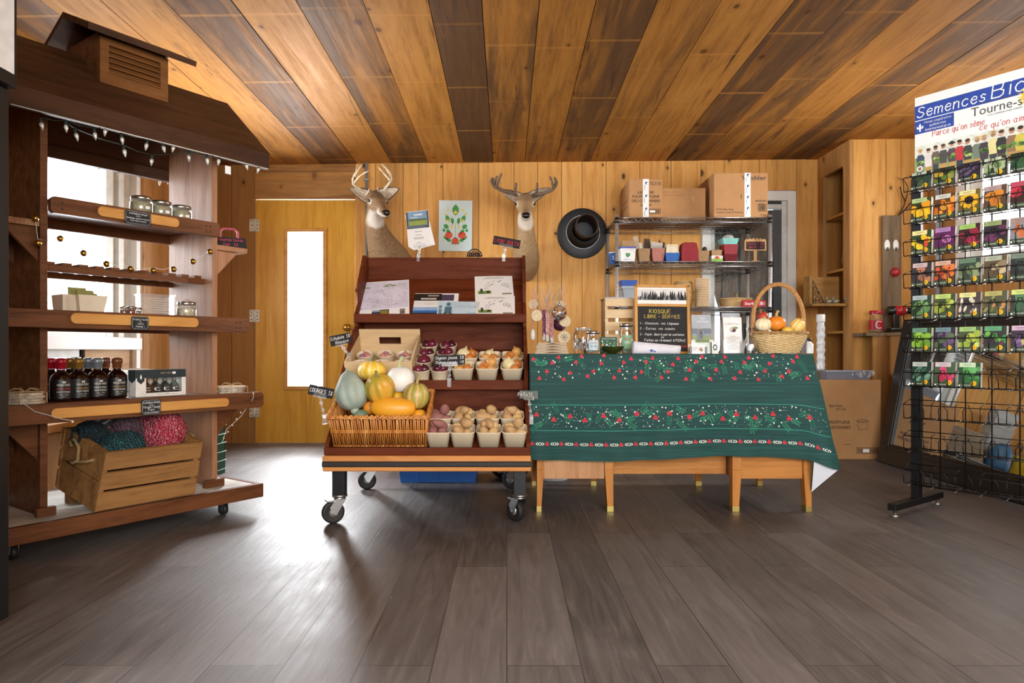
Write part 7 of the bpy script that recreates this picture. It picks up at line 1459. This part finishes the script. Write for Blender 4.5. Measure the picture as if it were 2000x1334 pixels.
b = MB(); b.lathe([(.07, 0), (.085, .03), (.075, .15), (.05, .19), (.03, .21)], C('4a78a0', .5), 18, fn=lambda th, z: 1+.07*math.sin(3*th)); tag(b.obj('blue_pouch', None, (1.42, 5.26, ZB)), 'blue pouch on the lowest rack shelf, reflected in the mirror', 'pouch')
# ------------------------------------------------------------------ right hand corner
o = thing('corner_shelf', 'small open wooden box shelf fixed beside the alcove opening', 'shelf', (2.45, 5.27, 1.114)); b = MB(); DKP = wood('shadow_pine', 'b08448', '7d5a2c', .6, (1, 9, 9)); b.box(-.125, .146, -.07, .08, 0, .02, DKP); b.obj('shelf_board', o, bv=.002); b = MB(); b.box(-.125, .146, .065, .08, .02, .235, DKP); b.obj('back_panel', o); b = MB(); b.box(-.125, -.110, -.03, .065, .02, .235, DKP); b.obj('side_panel', o)
o = thing('wire_easel', 'black curly wire triangular stand on the small corner shelf', 'wire stand', (2.365, 5.25, 1.1345)); b = MB(); b.tube([(-.01, 0, .004), (-.012, 0, .18), (.075, 0, .004)], .004, BLACKM, 6, closed=True)
for x, z, r_ in ((.004, .12, .012), (.014, .08, .014), (.022, .04, .015), (.05, .022, .014), (0, .02, .01)): b.tube(arc((x, -.004, z), r_, 0, 2*PI, 10), .003, BLACKM, 5)
b.obj('wire', o)
SHINY = P('shiny_glass', '9aa49a', .08, .3, .2, 20, alpha=.6)
for px, lab in ((1619, 'small greenish glass bird ornament nearest the wire triangle on the corner shelf'), (1632, 'second small glass ornament on the corner shelf'), (1655, 'small glass ornament at the right end of the corner shelf')):
    b = MB(); b.ell((0, 0, .017), (.022, .016, .017), SHINY, 14, 10); b.tube([(-.012, 0, .025), (-.02, 0, .04), (-.012, 0, .052), (-.004, 0, .048)], [.007, .006, .006, .004], SHINY, 7); b.tube([(.018, 0, .02), (.032, 0, .028)], [.007, .002], SHINY, 6); tag(b.obj('glass_ornament', None, (sh(px, 5.24), 5.24, 1.1345)), lab, 'ornament')
bx_z = .565
def d_box(b, w_, d_, h_):
    y = -d_-.0006; f_ = lambda s, x, z, sz, al='r', wd=None: b.font(s, (x, y, z), UX, UZ, sz, CINK, al, wd, 0, .012)
    f_('Best Fest', -.015+.02, h_*.66, .018, 'r', .09); f_('POLYPROPYLENE', .06, h_*.45, .021, 'r', .215); f_('DELI CONTAINERS', .065, h_*.385, .021, 'r', .225); f_('QTY: 500', .03, h_*.62, .014, 'r', .07); b.rect((0, y, 0), UX, UZ, .02, .065, h_*.185, h_*.19, CINK); barcode(b, w_-.175, w_-.01, y, .04, .085); b.rect((0, y-.0005, 0), UX, UZ, w_-.13, w_-.085, .05, .074, PAPER)
    cx = .15; q = [(cx-.038, h_*.48), (cx-.028, h_*.375), (cx+.028, h_*.375), (cx+.038, h_*.48)]; b.tube([(x, y, z) for x, z in q], .0014, CINK, 4, closed=True); b.tube([(cx+.041*math.cos(a), y, h_*.485+.010*math.sin(a)) for a in [i*PI/8 for i in range(16)]], .0014, CINK, 4, closed=True)
    b.rect((0, y, 0), UX, UZ, .085, .0865, .0, h_, C('a37a4e', .8))
carton('large cardboard box with printed cup drawing standing on the floor right of the desk', 2.10, 2.665, 4.86, 4.99, 0, bx_z, d_box)
o = thing('plastic_bin', 'low clear grey plastic tub lying on the large cardboard box', 'tub', (2.44, 4.925, bx_z+.003)); b = MB(); taper(b, .3, .32, .1, .115, .055, P('grey_tub', '8f92a0', .3, 0, .05, alpha=.75)); b.obj('tub', o); b = MB(); b.box(-.165, .165, -.06, .06, .055, .066, P('tub_lid', '9b9dac', .3, 0, .05)); b.obj('lid', o, bv=.002); b = MB(); b.grid(lambda u, v: (.02+u*.17, -.062+.01*math.sin(u*12), .055-.03*v+.012*math.sin(u*17+v*5)), 14, 6, CLEARP); b.obj('plastic_wrap', o)
o = thing('wrapped_tube', 'white-capped tube wrapped in shiny plastic standing on the grey tub', 'tube', (sh(1603, 4.93), 4.93, bx_z+.0695)); b = MB(); FOIL = P('crinkled_plastic', 'dfe2e5', .2, 0, .15, 40, bump=.4); b.lathe([(.026, 0), (.03, .01)]+[(.027+.003*math.sin(k_*2.1), .02+k_*.018) for k_ in range(18)]+[(.026, .36)], FOIL, 18, fn=lambda th, z: 1+.07*math.sin(4*th+z*60)); b.obj('wrap', o); b = MB(); b.lathe([(.029, .345), (.030, .35), (.030, .40), (.027, .402), (.001, .403)], WHT, 20); b.obj('cap', o)
b = MB(); b.ell((0, 0, .1), (.08, .09, .1), CLEARP, 16, 12, lambda th, z: 1+.12*math.sin(4*th+5*z)+.08*math.sin(9*th)); tag(b.obj('plastic_bag', None, (2.74, 5.40, 1.423)), 'crumpled clear plastic bag on a shelf inside the corner alcove', 'bag')
b = MB(); b.hexa([(-.06, -.05, 0), (.06, -.05, 0), (.06, .05, 0), (-.06, .05, 0), (-.055, -.02, .2), (.055, -.02, .2), (.055, .02, .19), (-.055, .02, .19)], C('163a34', .7)); tag(b.obj('gift_bag', None, (2.72, 5.34, .932)), 'dark green paper bag on a shelf inside the corner alcove', 'bag')
b = MB(); b.ell((0, 0, .03), (.07, .05, .03), C('2a2622', .6), 12, 8, lambda th, z: 1+.15*math.sin(3*th)); tag(b.obj('cable_coil', None, (2.72, 5.34, .522)), 'dark cable coil on the lowest shelf inside the corner alcove', 'cable')
# reindeer plank
o = thing('reindeer_plank', 'weathered grey plank reindeer with white eyes, red nose and twig antlers on the wall', 'decoration', (sh(1740, 5.165), 5.165, .91), 0, None, (-.003, 0, 0)); b = MB(); b.box(-.069, .069, -.018, .004, 0, .885, GREYW); b.obj('plank', o, bv=.002)
for px in (1732.5, 1749.5):
    x = sh(px, 5.15)-sh(1740, 5.165); b = MB(); b.ell((x, -.019, .66), (.022, .006, .042), WHITE, 16, 12); e_ = b.obj('eye', o); b = MB(); b.ell((x, -.024, .63), (.010, .004, .014), BLACKP, 12, 8); b.obj('pupil', e_)
b = MB(); b.ell((.02, -.03, .455), (.035, .025, .034), P('red_nose', 'a8202c', .35), 18, 12); b.obj('nose', o)
TWIG = C('3e2c20', .8)
for pts_ in ([(.04, -.01, .86), (.09, -.02, .96), (.115, -.02, 1.04), (.12, -.02, 1.10), (.09, -.02, 1.15), (.04, -.02, 1.17)], [(.10, -.02, .99), (.075, -.02, 1.04), (.06, -.02, 1.10)], [(.05, -.01, .88), (.10, -.02, .93), (.16, -.02, 1.0), (.19, -.02, 1.07)]): b = MB(); b.tube(pts_, [.005*(1-.12*i) for i in range(len(pts_))], TWIG, 6); b.obj('antler_twig', o)
o = thing('spice_jar', 'red-lidded jar with red label and white C on the wall ledge', 'jar', (2.735, 5.06, .906)); b = MB(); b.lathe([(.042, 0), (.046, .006), (.046, .11), (.04, .13), (.04, .14)], GLASS, 24, cap=False); b.lathe([(.001, .004), (.042, .004)], GLASS, 20); b.obj('glass', o); b = MB(); b.lathe([(.0465, .022), (.0468, .095)], C('b8202e', .4), 24, cap=False); n0 = len(b.v); b.tube([(.024*math.cos(a), 0, .058+.026*math.sin(a)) for a in [.8+i*.22 for i in range(22)]], .004, PAPER, 5); b.v[n0:] = [(.048*math.cos(-PI/2+x/.048), .048*math.sin(-PI/2+x/.048)-y*.3, z) for x, y, z in b.v[n0:]]; b.obj('label', o); b = MB(); b.lathe([(.044, .138), (.045, .142), (.045, .162), (.042, .165), (.001, .165)], C('b01f2c', .4), 24); b.obj('lid', o); b = MB(); b.lathe([(.038, .006), (.043, .012), (.043, .1), (.001, .105)], P('beige_fill', 'b59a78', .8, 0, .2, 60), 18); b.obj('contents', o)
o = thing('cordless_drill', 'red and black cordless drill standing on the wall ledge beside the jar', 'drill', (2.89, 5.06, .906)); b = MB(); b.box(-.06, .03, -.035, .035, 0, .035, BLACKP); b.obj('battery', o, bv=.006)
b = MB(); b.hexa([(-.03, -.018, .033), (.012, -.018, .033), (.012, .018, .033), (-.03, .018, .033), (-.035, -.02, .14), (.012, -.02, .14), (.012, .02, .14), (-.035, .02, .14)], BLACKP); b.obj('grip', o, bv=.005); b = MB(); b.M = T(-.07, 0, .165, 0, PI/2); b.lathe([(.024, 0), (.032, .008), (.034, .06), (.034, .10)], BLACKP, 18); b.lathe([(.035, .05), (.035, .12), (.03, .125)], P('drill_red', 'b01822', .4), 18); b.lathe([(.026, .125), (.026, .14)], ZINC, 18); b.obj('motor_body', o); b = MB(); b.M = T(.07, 0, .165, 0, PI/2); b.lathe([(.024, 0), (.025, .05), (.02, .062), (.02, .075), (.012, .085), (.001, .086)], BLACKM, 18); b.obj('chuck', o); b = MB(); b.box(.012, .022, -.008, .008, .105, .135, bpy.data.materials['drill_red']); b.obj('trigger', o)
carton('low open brown box of papers on the ledge behind the seed rack', 2.83, 3.17, 3.55, 4.25, .906, .10)
b = MB()
for k_ in range(7): b.M = T(random.uniform(-.1, .1), -.25+.08*k_, .002+.003*k_, random.uniform(-.05, .05), random.uniform(-.1, .1), random.uniform(-1, 1)); b.box(-.05, .05, -.08, .08, 0, .002, PAPER if k_ % 3 else C('8fc0d0', .6))
tag(b.obj('paper_stack', None, (3.0, 3.95, 1.012)), 'loose white papers heaped on the brown box behind the seed rack', 'papers')
# ------------------------------------------------------------------ leaning mirror
MY0, MY1 = 2.95, 4.75; Lm = 1.0; a_m = math.atan2(.185, .965); mr = thing('mirror', 'large black-framed mirror leaning against the ledge on the right wall', 'mirror', (2.57, 3.85, 0.006), 0, None, (0, a_m, 0))
FRB = P('black_frame', '161616', .35, 0, .15); b = MB(); hw = .9; fw_ = .135
for p in ((-hw, hw, 0, fw_), (-hw, hw, Lm-fw_, Lm), (-hw, -hw+fw_, fw_, Lm-fw_), (hw-fw_, hw, fw_, Lm-fw_)): b = MB(); b.box(-.0, .03, p[0], p[1], p[2], p[3], FRB); b.obj('frame_rail', mr, bv=.006)
for k_, (i0, i1) in enumerate(((fw_-.035, fw_-.012), (fw_-.010, fw_+.004))):
    b = MB()
    for p in ((-hw+i0, hw-i0, i0, i1), (-hw+i0, hw-i0, Lm-i1, Lm-i0), (-hw+i0, -hw+i1, i0, Lm-i0), (hw-i1, hw-i0, i0, Lm-i0)): b.box(-.008+.004*k_, .01, p[0], p[1], p[2], p[3], FRB)
    b.obj('inner_moulding', mr, bv=.002)
b = MB(); b.box(.008, .012, -hw+fw_-.01, hw-fw_+.01, fw_-.01, Lm-fw_+.01, P('mirror_silver', 'd8dcdc', .02, 1, .0)); b.obj('mirror_glass', mr)
# ------------------------------------------------------------------ seed packet rack
SO = Vector((1.987, 3.31, 0)); SR = math.atan2(-.813, .583); sr = thing('seed_rack', 'black metal floor rack with wire pockets for seed packets at the right edge', 'display rack', SO, SR)
TW_ = .62
for t_ in (0, TW_):
    b = MB(); b.box(t_-.018, t_+.018, -.018, .018, .055, 1.60, BLACKM); b.box(t_+.019, t_+.024, -.012, .012, .35, 1.58, BLACKM); p_ = b.obj('post', sr)
    b = MB(); b.box(t_-.02, t_+.02, -.25, .25, .03, .062, BLACKM); b.obj('foot_bar', p_, bv=.003)
    for y in (-.22, .22): b = MB(); b.lathe([(.022, 0), (.022, .006), (.008, .012), (.008, .03)], ZINC, 14, (t_, y, 0)); b.obj('leveller', p_)
b = MB()
for t_ in (.105, .21, .315, .42, .525): b.tube([(t_, .0, .12), (t_, .0, 1.60)], .0028, BLACKM, 6)
for z in (.12, .3, .6, .9, 1.2, 1.5, 1.6): b.tube([(0, .004, z), (TW_, .004, z)], .0028, BLACKM, 6)
b.obj('grid_panel', sr)
ROWZ = [1.535, 1.381, 1.227, 1.073, .919, .765, .604, .45, .30, .14]; PIT = .1
for z in ROWZ:
    b = MB(); W = BLACKM
    for y, zz in ((-.018, z), (-.075, z), (-.018, z+.085), (-.082, z+.065)): b.tube([(-.025, y, zz), (TW_, y, zz)], .0022, W, 5)
    b.tube([(-.025, -.075, z), (-.025, -.082, z+.065), (-.025, -.018, z+.085)], .0022, W, 5)
    for c_ in range(6):
        t0 = c_*PIT; b.tube([(t0+.03, -.018, z), (t0+.03, -.076, z), (t0+.03, -.083, z+.05), (t0+.04, -.085, z+.062), (t0+.04, -.084, z+.078), (t0+.055, -.084, z+.078), (t0+.055, -.085, z+.062), (t0+.066, -.083, z+.05), (t0+.066, -.076, z), (t0+.066, -.018, z)], .002, W, 5)
        b.tube([(t0+.095, -.018, z+.085), (t0+.095, -.07, z+.07), (t0+.095, -.076, z)], .002, W, 5)
        b.tube([(t0+.0, -.018, z), (t0+.0, -.09, z-.012)], .0018, ZINC, 5)
    b.obj('wire_pocket_row', sr)
b = MB()
# packets: every one has its own picture
def lumps(n_, cols, r0, r1, sy=1., long=1, ang=None):
    def f(rn, put):
        for _ in range(n_): put(rn.uniform(.06, .94), rn.uniform(.22, .74), rn.uniform(r0, r1), rn.choice(cols), sy, long, rn.uniform(0, 3.1) if ang is None else ang+rn.uniform(-.25, .25))
    return f
PKS = [
 [('dark zucchini', '1c2a1e', lumps(7, ('2f4a30', '28402c', '3f5a3a'), .012, .02, 1, 2.6, .3), 'b8c8b0'), ('green and yellow peppers', '2a3018', lumps(8, ('c0a030', '5a7a30', '8a9040'), .01, .016, 1, 1.5), None), ('purple beans', '2a2430', lumps(9, ('5a4a6a', '6a587a', '3a3048'), .006, .009, 1, 4, .6), None), ('pale leafy greens with tag', '24301f', lumps(14, ('4a6a3a', '6a8a50', 'a8b890'), .01, .018), 'c8d0b8'), ('dark green spinach', '1f2f20', lumps(12, ('2f5a34', '3a6a3c', '1f4026'), .012, .02), None)],
 [('yellow marigolds', '3a3a10', lumps(10, ('f0b010', 'f0c020', 'e89810'), .014, .024), 'a8c080'), ('orange nasturtiums', '5a3a10', lumps(12, ('e08018', 'd06a14', 'e89a30'), .013, .02), 'c8c8c0'), ('a dark-centred sunflower', '6a5a20', None, 'd8d090'), ('an orange pumpkin', '5a4030', lumps(3, ('d88828', 'c87820', 'e09a3a'), .024, .03), 'a89090'), ('red watermelon halves', '3a1c1c', lumps(3, ('d03a4a', 'c02a3c', 'e05a60'), .022, .03), 'b83a50')],
 [('mixed red and yellow tomatoes', '26401c', lumps(10, ('d8402a', 'e8c020', 'e0682a', 'f0d830'), .012, .018), 'e8d890'), ('a purple ringed beet slice', '5a1a50', None, 'a878b0'), ('dark red beets', '3a141c', lumps(7, ('8a1830', 'b02048', '4a101c'), .014, .022), '9ac060'), ('purple and yellow carrots', '241a28', lumps(6, ('5a2448', 'e0c040', '6a3058'), .008, .011, 1, 4, .2), '8a9a60'), ('orange carrots', '8a8a90', lumps(7, ('d8743a', 'c86430', 'e08a50'), .008, .012, 1, 3.4, 1.3), '9a8078')],
 [('round tan squash', '2a2426', lumps(3, ('b87858', 'c08868', 'a06848'), .024, .032, .8), 'c8b0b0'), ('orange plum tomatoes', '4a2a14', lumps(12, ('d85a28', 'e07838', 'c8481c'), .010, .014, 1, 1.5), 'd0a890'), ('pale cucumber slices', '2c3c2c', lumps(8, ('8a9a70', '6a8050', 'c8d0a8'), .010, .016, 1, 1.6), '5a7a60'), ('striped tan squash', '5a4a30', lumps(6, ('b8a078', 'c8b48c', '8a7a58'), .010, .014, 1, 3.2, .5), 'a8b098'), ('dark winter squash', '1a2220', lumps(5, ('3a4a40', '2a3830', '5a6a5c'), .018, .026), '708070')],
 [('green cucumbers', '1e3a1c', lumps(7, ('5a8a4a', '7aa868', '3a6a34'), .010, .014, 1, 4, .9), 'a8bcc0'), ('yellow green bean pods', '3a4a1c', lumps(9, ('a0b038', '8a9a2c', 'b8c858'), .012, .018), 'b8d070'), ('white beans on stems', '3a3430', lumps(10, ('e0d8c8', 'c8bca0', 'd8d0b8'), .005, .007, 1, 5, 1.4), 'e0dc90'), ('olive bean pods', '4a4a2c', lumps(10, ('8a9050', '6a7038', 'c88a50'), .006, .008, 1, 4, 1.2), 'b0a860'), ('long dark green zucchini', '20301f', lumps(6, ('3a6040', '4a7850', '2a4830'), .012, .016, 1, 4, 1.9), 'c8d878')],
 [('bright green lettuce', '2a4a1a', lumps(16, ('8ac038', 'a8d850', '6aa02c'), .012, .02), '6a9a80'), ('purple lettuce', '1e2028', lumps(16, ('4a3858', '6a5078', '5a7048'), .011, .018), '6a8a90'), ('pale butterhead lettuce', '3a4a1c', lumps(10, ('b8c848', 'd0dc70', '98b038'), .014, .024), '9ac070'), ('mixed salad greens', '1c2a18', lumps(14, ('3a8a38', '5a2a48', '6ab040', '2a1c28'), .011, .018), '5aa070'), ('purple striped corn', '2c1c2c', lumps(7, ('6a4a80', '8a6aa0', 'd0c080'), .010, .013, 1, 3, 1.3), 'c8a8c0')],
 [('blue green leeks', '1e3a30', lumps(9, ('5a8a70', '7aa890', '3a6a50'), .008, .012, 1, 5, .8), 'c8d0cc'), ('pink radishes', '3a5a30', lumps(9, ('d83060', 'e04a78', 'b82048'), .013, .019), 'd8c8d0'), ('green basil leaves', '1e4a20', lumps(14, ('4a9a48', '6ab868', '2a7030'), .012, .02), 'c8e0b8')]]
SUNY = C('f0c020', .6); ordn = ('first', 'second', 'third', 'fourth', 'fifth'); rown = ('top', 'second', 'third', 'fourth', 'fifth', 'sixth', 'seventh')
PKM = {}
def packet(row, col, spec):
    what, bg, art, strip_ = spec; w_, h_ = .086, .112 if row else .08; t0 = col*PIT+random.uniform(0, .003); z = ROWZ[row]+.004
    lx, ly = t0+.004+w_/2, -.066; L = SO+UT4*lx+UD4*ly+Vector((0, 0, z))
    o = thing('seed_packet', 'seed packet showing %s, %s from the left in the %s row' % (what, ordn[col], rown[row]), 'seed packet', L, 0, 'seed packets in the wire rack', (-.10, 0, SR+random.uniform(-.04, .04)))
    b = MB(); b.box(-w_/2, w_/2, -.004, .020, 0, h_, C('e4e2dc', .6)); b.box(-w_/2, w_/2, -.0055, -.004, 0, h_, C(bg, .4)); b.obj('paper_pouch', o); b = MB(); rn = random.Random(row*10+col); k0 = [0]
    def put(u, v, r_, c_, sy, ln, ang):
        k0[0] += 1; ca, sa = math.cos(ang), math.sin(ang); r_ = min(r_, .026); n_ = 9; cx, cz = (u-.5)*w_, v*h_; pts = []
        for i in range(n_):
            a = 2*PI*i/n_; p, q = r_*ln*math.cos(a)*(.5 if ln > 2 else .8), r_*sy*math.sin(a)*.85; x, zz = cx+p*ca-q*sa, cz+p*sa+q*ca; pts.append((max(-w_/2+.001, min(w_/2-.001, x)), max(h_*.14, min(h_*.93, zz))))
        b.poly([(x, -.0058-.00004*k0[0], zz) for x, zz in pts], C(c_, .45))
    if art: art(rn, put)
    elif 'sunflower' in what:
        for i in range(12): put(.5+.3*math.cos(i*PI/6), .58+.22*math.sin(i*PI/6), .011, 'e8b020', 1, 1.6, i*PI/6)
        put(.5, .58, .023, '2a1a10', 1, 1, 0)
    else:
        for r_, c_ in ((.026, '7a2a6a'), (.02, 'd890c8'), (.015, '8a3078'), (.009, 'e0a8d0'), (.005, '8a3078')): put(.6, .5, r_, c_, 1, 1.2, 0)
    y = -.0085; b.rect((0, y, 0), UX, UZ, -w_/2, w_/2, .0, h_*.17, C('2e4428', .5)); b.font('Tourne-sol', (-w_/2+.014, y-.0003, h_*.05), UX, UZ, .0075, C('e8e8dc', .6), 'l', .036); b.disc((-w_/2+.007, y-.0003, h_*.06), UX, UZ, .004, .004, PAPER, 8)
    sx, sz_ = w_/2-.022, h_*.15; b.flat((sx, y-.0004, sz_), UX, UZ, [((.0125 if i % 2 else .0095)*math.cos(i*PI/9), (.0125 if i % 2 else .0095)*math.sin(i*PI/9)) for i in range(18)], SUNY); b.disc((sx, y-.0007, sz_), UX, UZ, .0062, .0062, C('d89a18', .6), 9)
    if strip_: b.rect((0, y, 0), UX, UZ, -w_*.46, w_*.30, h_*.80, h_*.985, C(strip_, .6)); b.rect((0, y-.0004, 0), UX, UZ, -w_*.3, w_*.12, h_*.90, h_*.915, C('5a5f54', .6)); b.rect((0, y-.0004, 0), UX, UZ, -w_*.25, w_*.05, h_*.855, h_*.865, C('6a6f64', .6))
    b.obj('printed_picture', o); return o
UT4 = Vector((.583, -.813, 0)); UD4 = Vector((.813, .583, 0))
for r_, row in enumerate(PKS):
    for c_, sp_ in enumerate(row): packet(r_, c_, sp_)
# poster on top of the rack
po = thing('poster', 'large seed company poster with farm group photo on top of the packet rack', 'poster', SO+Vector((0, 0, 1.604)), SR); PT = 1.997-1.604; PWd = .60; BLU2 = C('24459c', .5); rn = random.Random(8)
b = MB(); b.box(-.006, PWd, -.004, .0, .0, PT, P('poster_card', 'e9ebe8', .45, 0, .01)); y = -.0046; R = lambda a0, a1, b0, b1, c_, k_=0: b.rect((0, y-.0003*k_, 0), UX, UZ, a0, a1, b0, b1, c_ if not isinstance(c_, str) else C(c_, .5)); b.obj('card', po); b = MB()
R(-.006, PWd, PT-.112, PT-.042, BLU2); R(-.006, .164, PT-.178, PT-.116, BLU2)
R(-.006, PWd, 0, .155, 'c4ccb4'); R(-.006, PWd, .10, .155, 'd8dcd0', 1); R(-.006, PWd, .03, .10, '8f9f6c', 2); R(-.006, PWd, 0, .03, '6a7a48', 2)
for k_ in range(9): b.tube([(.02+k_*.07, y-.001, .155), (.09+k_*.07, y-.001, .105)], .0008, C('b0b8b0', .5), 4)
b.obj('printed_ground', po); b = MB(); y2 = y-.0008
b.pen('Semences', (.004, y2, PT-.100), UX, UZ, .048, PAPER, .13, 'l', .12, 0, .285); b.pen('Bio', (.315, y2, PT-.098), UX, UZ, .062, PAPER, .11, 'l', .1, 0, .125); b.pen('2024', (.47, y2, PT-.098), UX, UZ, .05, PAPER, .12)
for i, s in enumerate(('Ferme coopérative', 'québécoise', 'fermetournesol.qc.ca')): b.pen(s, (.094, y2, PT-.135-.018*i), UX, UZ, .011, PAPER, .13, 'c', .2, 0, (.115, .07, .11)[i])
b.flat((.018, y2, PT-.150), UX, UZ, [(0, .022), (.006, .008), (.004, .0), (.010, .004), (.012, .010), (.016, .002), (.012, -.006), (.003, -.005), (.004, -.016), (0, -.02), (-.004, -.016), (-.003, -.005), (-.012, -.006), (-.016, .002), (-.012, .010), (-.010, .004), (-.004, 0), (-.006, .008)], PAPER)
GRY = C('4a4a46', .5); b.font('Tourne-sol', (.235, y2, PT-.158), UX, UZ, .040, GRY, 'l', .235); b.font('FERME COOPERATIVE', (.275, y2, PT-.112), UX, UZ, .007, GRY, 'l', .14); b.font('CO-OPERATIVE FARM', (.30, y2, PT-.172), UX, UZ, .007, GRY, 'l', .13)
b.pen("Parce qu'on sème", (.072, y2, PT-.205), UX, UZ, .027, C('c03438', .5), .11, 'l', .08, 0, .215); b.pen("ce qu'on aime", (.268, y2, PT-.228), UX, UZ, .027, C('c03438', .5), .11, 'l', .08, 0, .19)
for k_ in range(14): a = k_*2*PI/14; b.flat((.455, y2-.0004, PT-.125), UX, UZ, [(.024*math.cos(a-.2), .024*math.sin(a-.2)), (.046*math.cos(a), .046*math.sin(a)), (.024*math.cos(a+.2), .024*math.sin(a+.2))], C('f0cc30', .5))
b.disc((.455, y2-.0005, PT-.125), UX, UZ, .025, .025, C('ecc028', .5), 18); b.obj('lettering', po); b = MB()
skin = ('c89878', 'd8a888', 'b88060', 'a87858'); tops = ('3a4a60', 'd8d4cc', '6a5a50', '4a4a44', '504048', 'b83038', '3a3a38', '6a7a68', '3f3540', 'd8d090', '2a2a2c', '8a6a50', 'c8b848', '5a6a7a')
for i in range(16):
    x = .022+i*.0335+rn.uniform(-.004, .004); k_ = 1.12+.3*i/13; hz = .118+.010*rn.random()+.010*i/13; S = lambda dx, z, rx, rz, c_, l_=0: b.disc((x+dx, y-.0012-.0003*l_-.00002*i, z), UX, UZ, rx*k_, rz*k_, C(c_, .6), 10)
    b.flat((x, y-.0010, 0), UX, UZ, [(-.010*k_, .0), (.010*k_, .0), (.011*k_, hz-.06*k_), (-.011*k_, hz-.06*k_)], C(rn.choice(('3a3a44', '4a4038', '2f3540', 'b89050')), .6))
    b.flat((x, y-.0014-.00002*i, 0), UX, UZ, [(-.012*k_, hz-.066*k_), (.012*k_, hz-.066*k_), (.016*k_, hz-.03*k_), (.010*k_, hz-.014*k_), (-.010*k_, hz-.014*k_), (-.016*k_, hz-.03*k_)], C(tops[i % 14], .6))
    S(0, hz, .0075, .0095, rn.choice(skin), 3); S(0, hz+.005*k_, .008, .006, rn.choice(('2a201a', '4a3424', '3a2a20')), 4)
    if i in (0, 4, 7, 8, 9): S(0, hz+.005*k_, .014, .004, 'd0b888' if i != 4 else '3a3430', 5); S(0, hz+.009*k_, .008, .005, 'd0b888' if i != 4 else '3a3430', 5)
    if i % 2 == 0 or i > 10:
        for _ in range(5): S(rn.uniform(-.01, .012), hz-.045*k_+rn.uniform(-.008, .008), .007, .006, rn.choice(('5a8a3a', '7aa850', '3f6f30', 'a8c070')), 6)
b.disc((.018, y-.003, .045), UX, UZ, .014, .014, PAPER, 18); b.disc((.018, y-.0034, .045), UX, UZ, .0105, .0105, C('b8c8b0', .5), 16); b.disc((.018, y-.0038, .048), UX, UZ, .007, .004, C('b83030', .5), 12); b.disc((.018, y-.0038, .041), UX, UZ, .007, .003, C('3a7a3a', .5), 12); b.obj('group_photo', po)
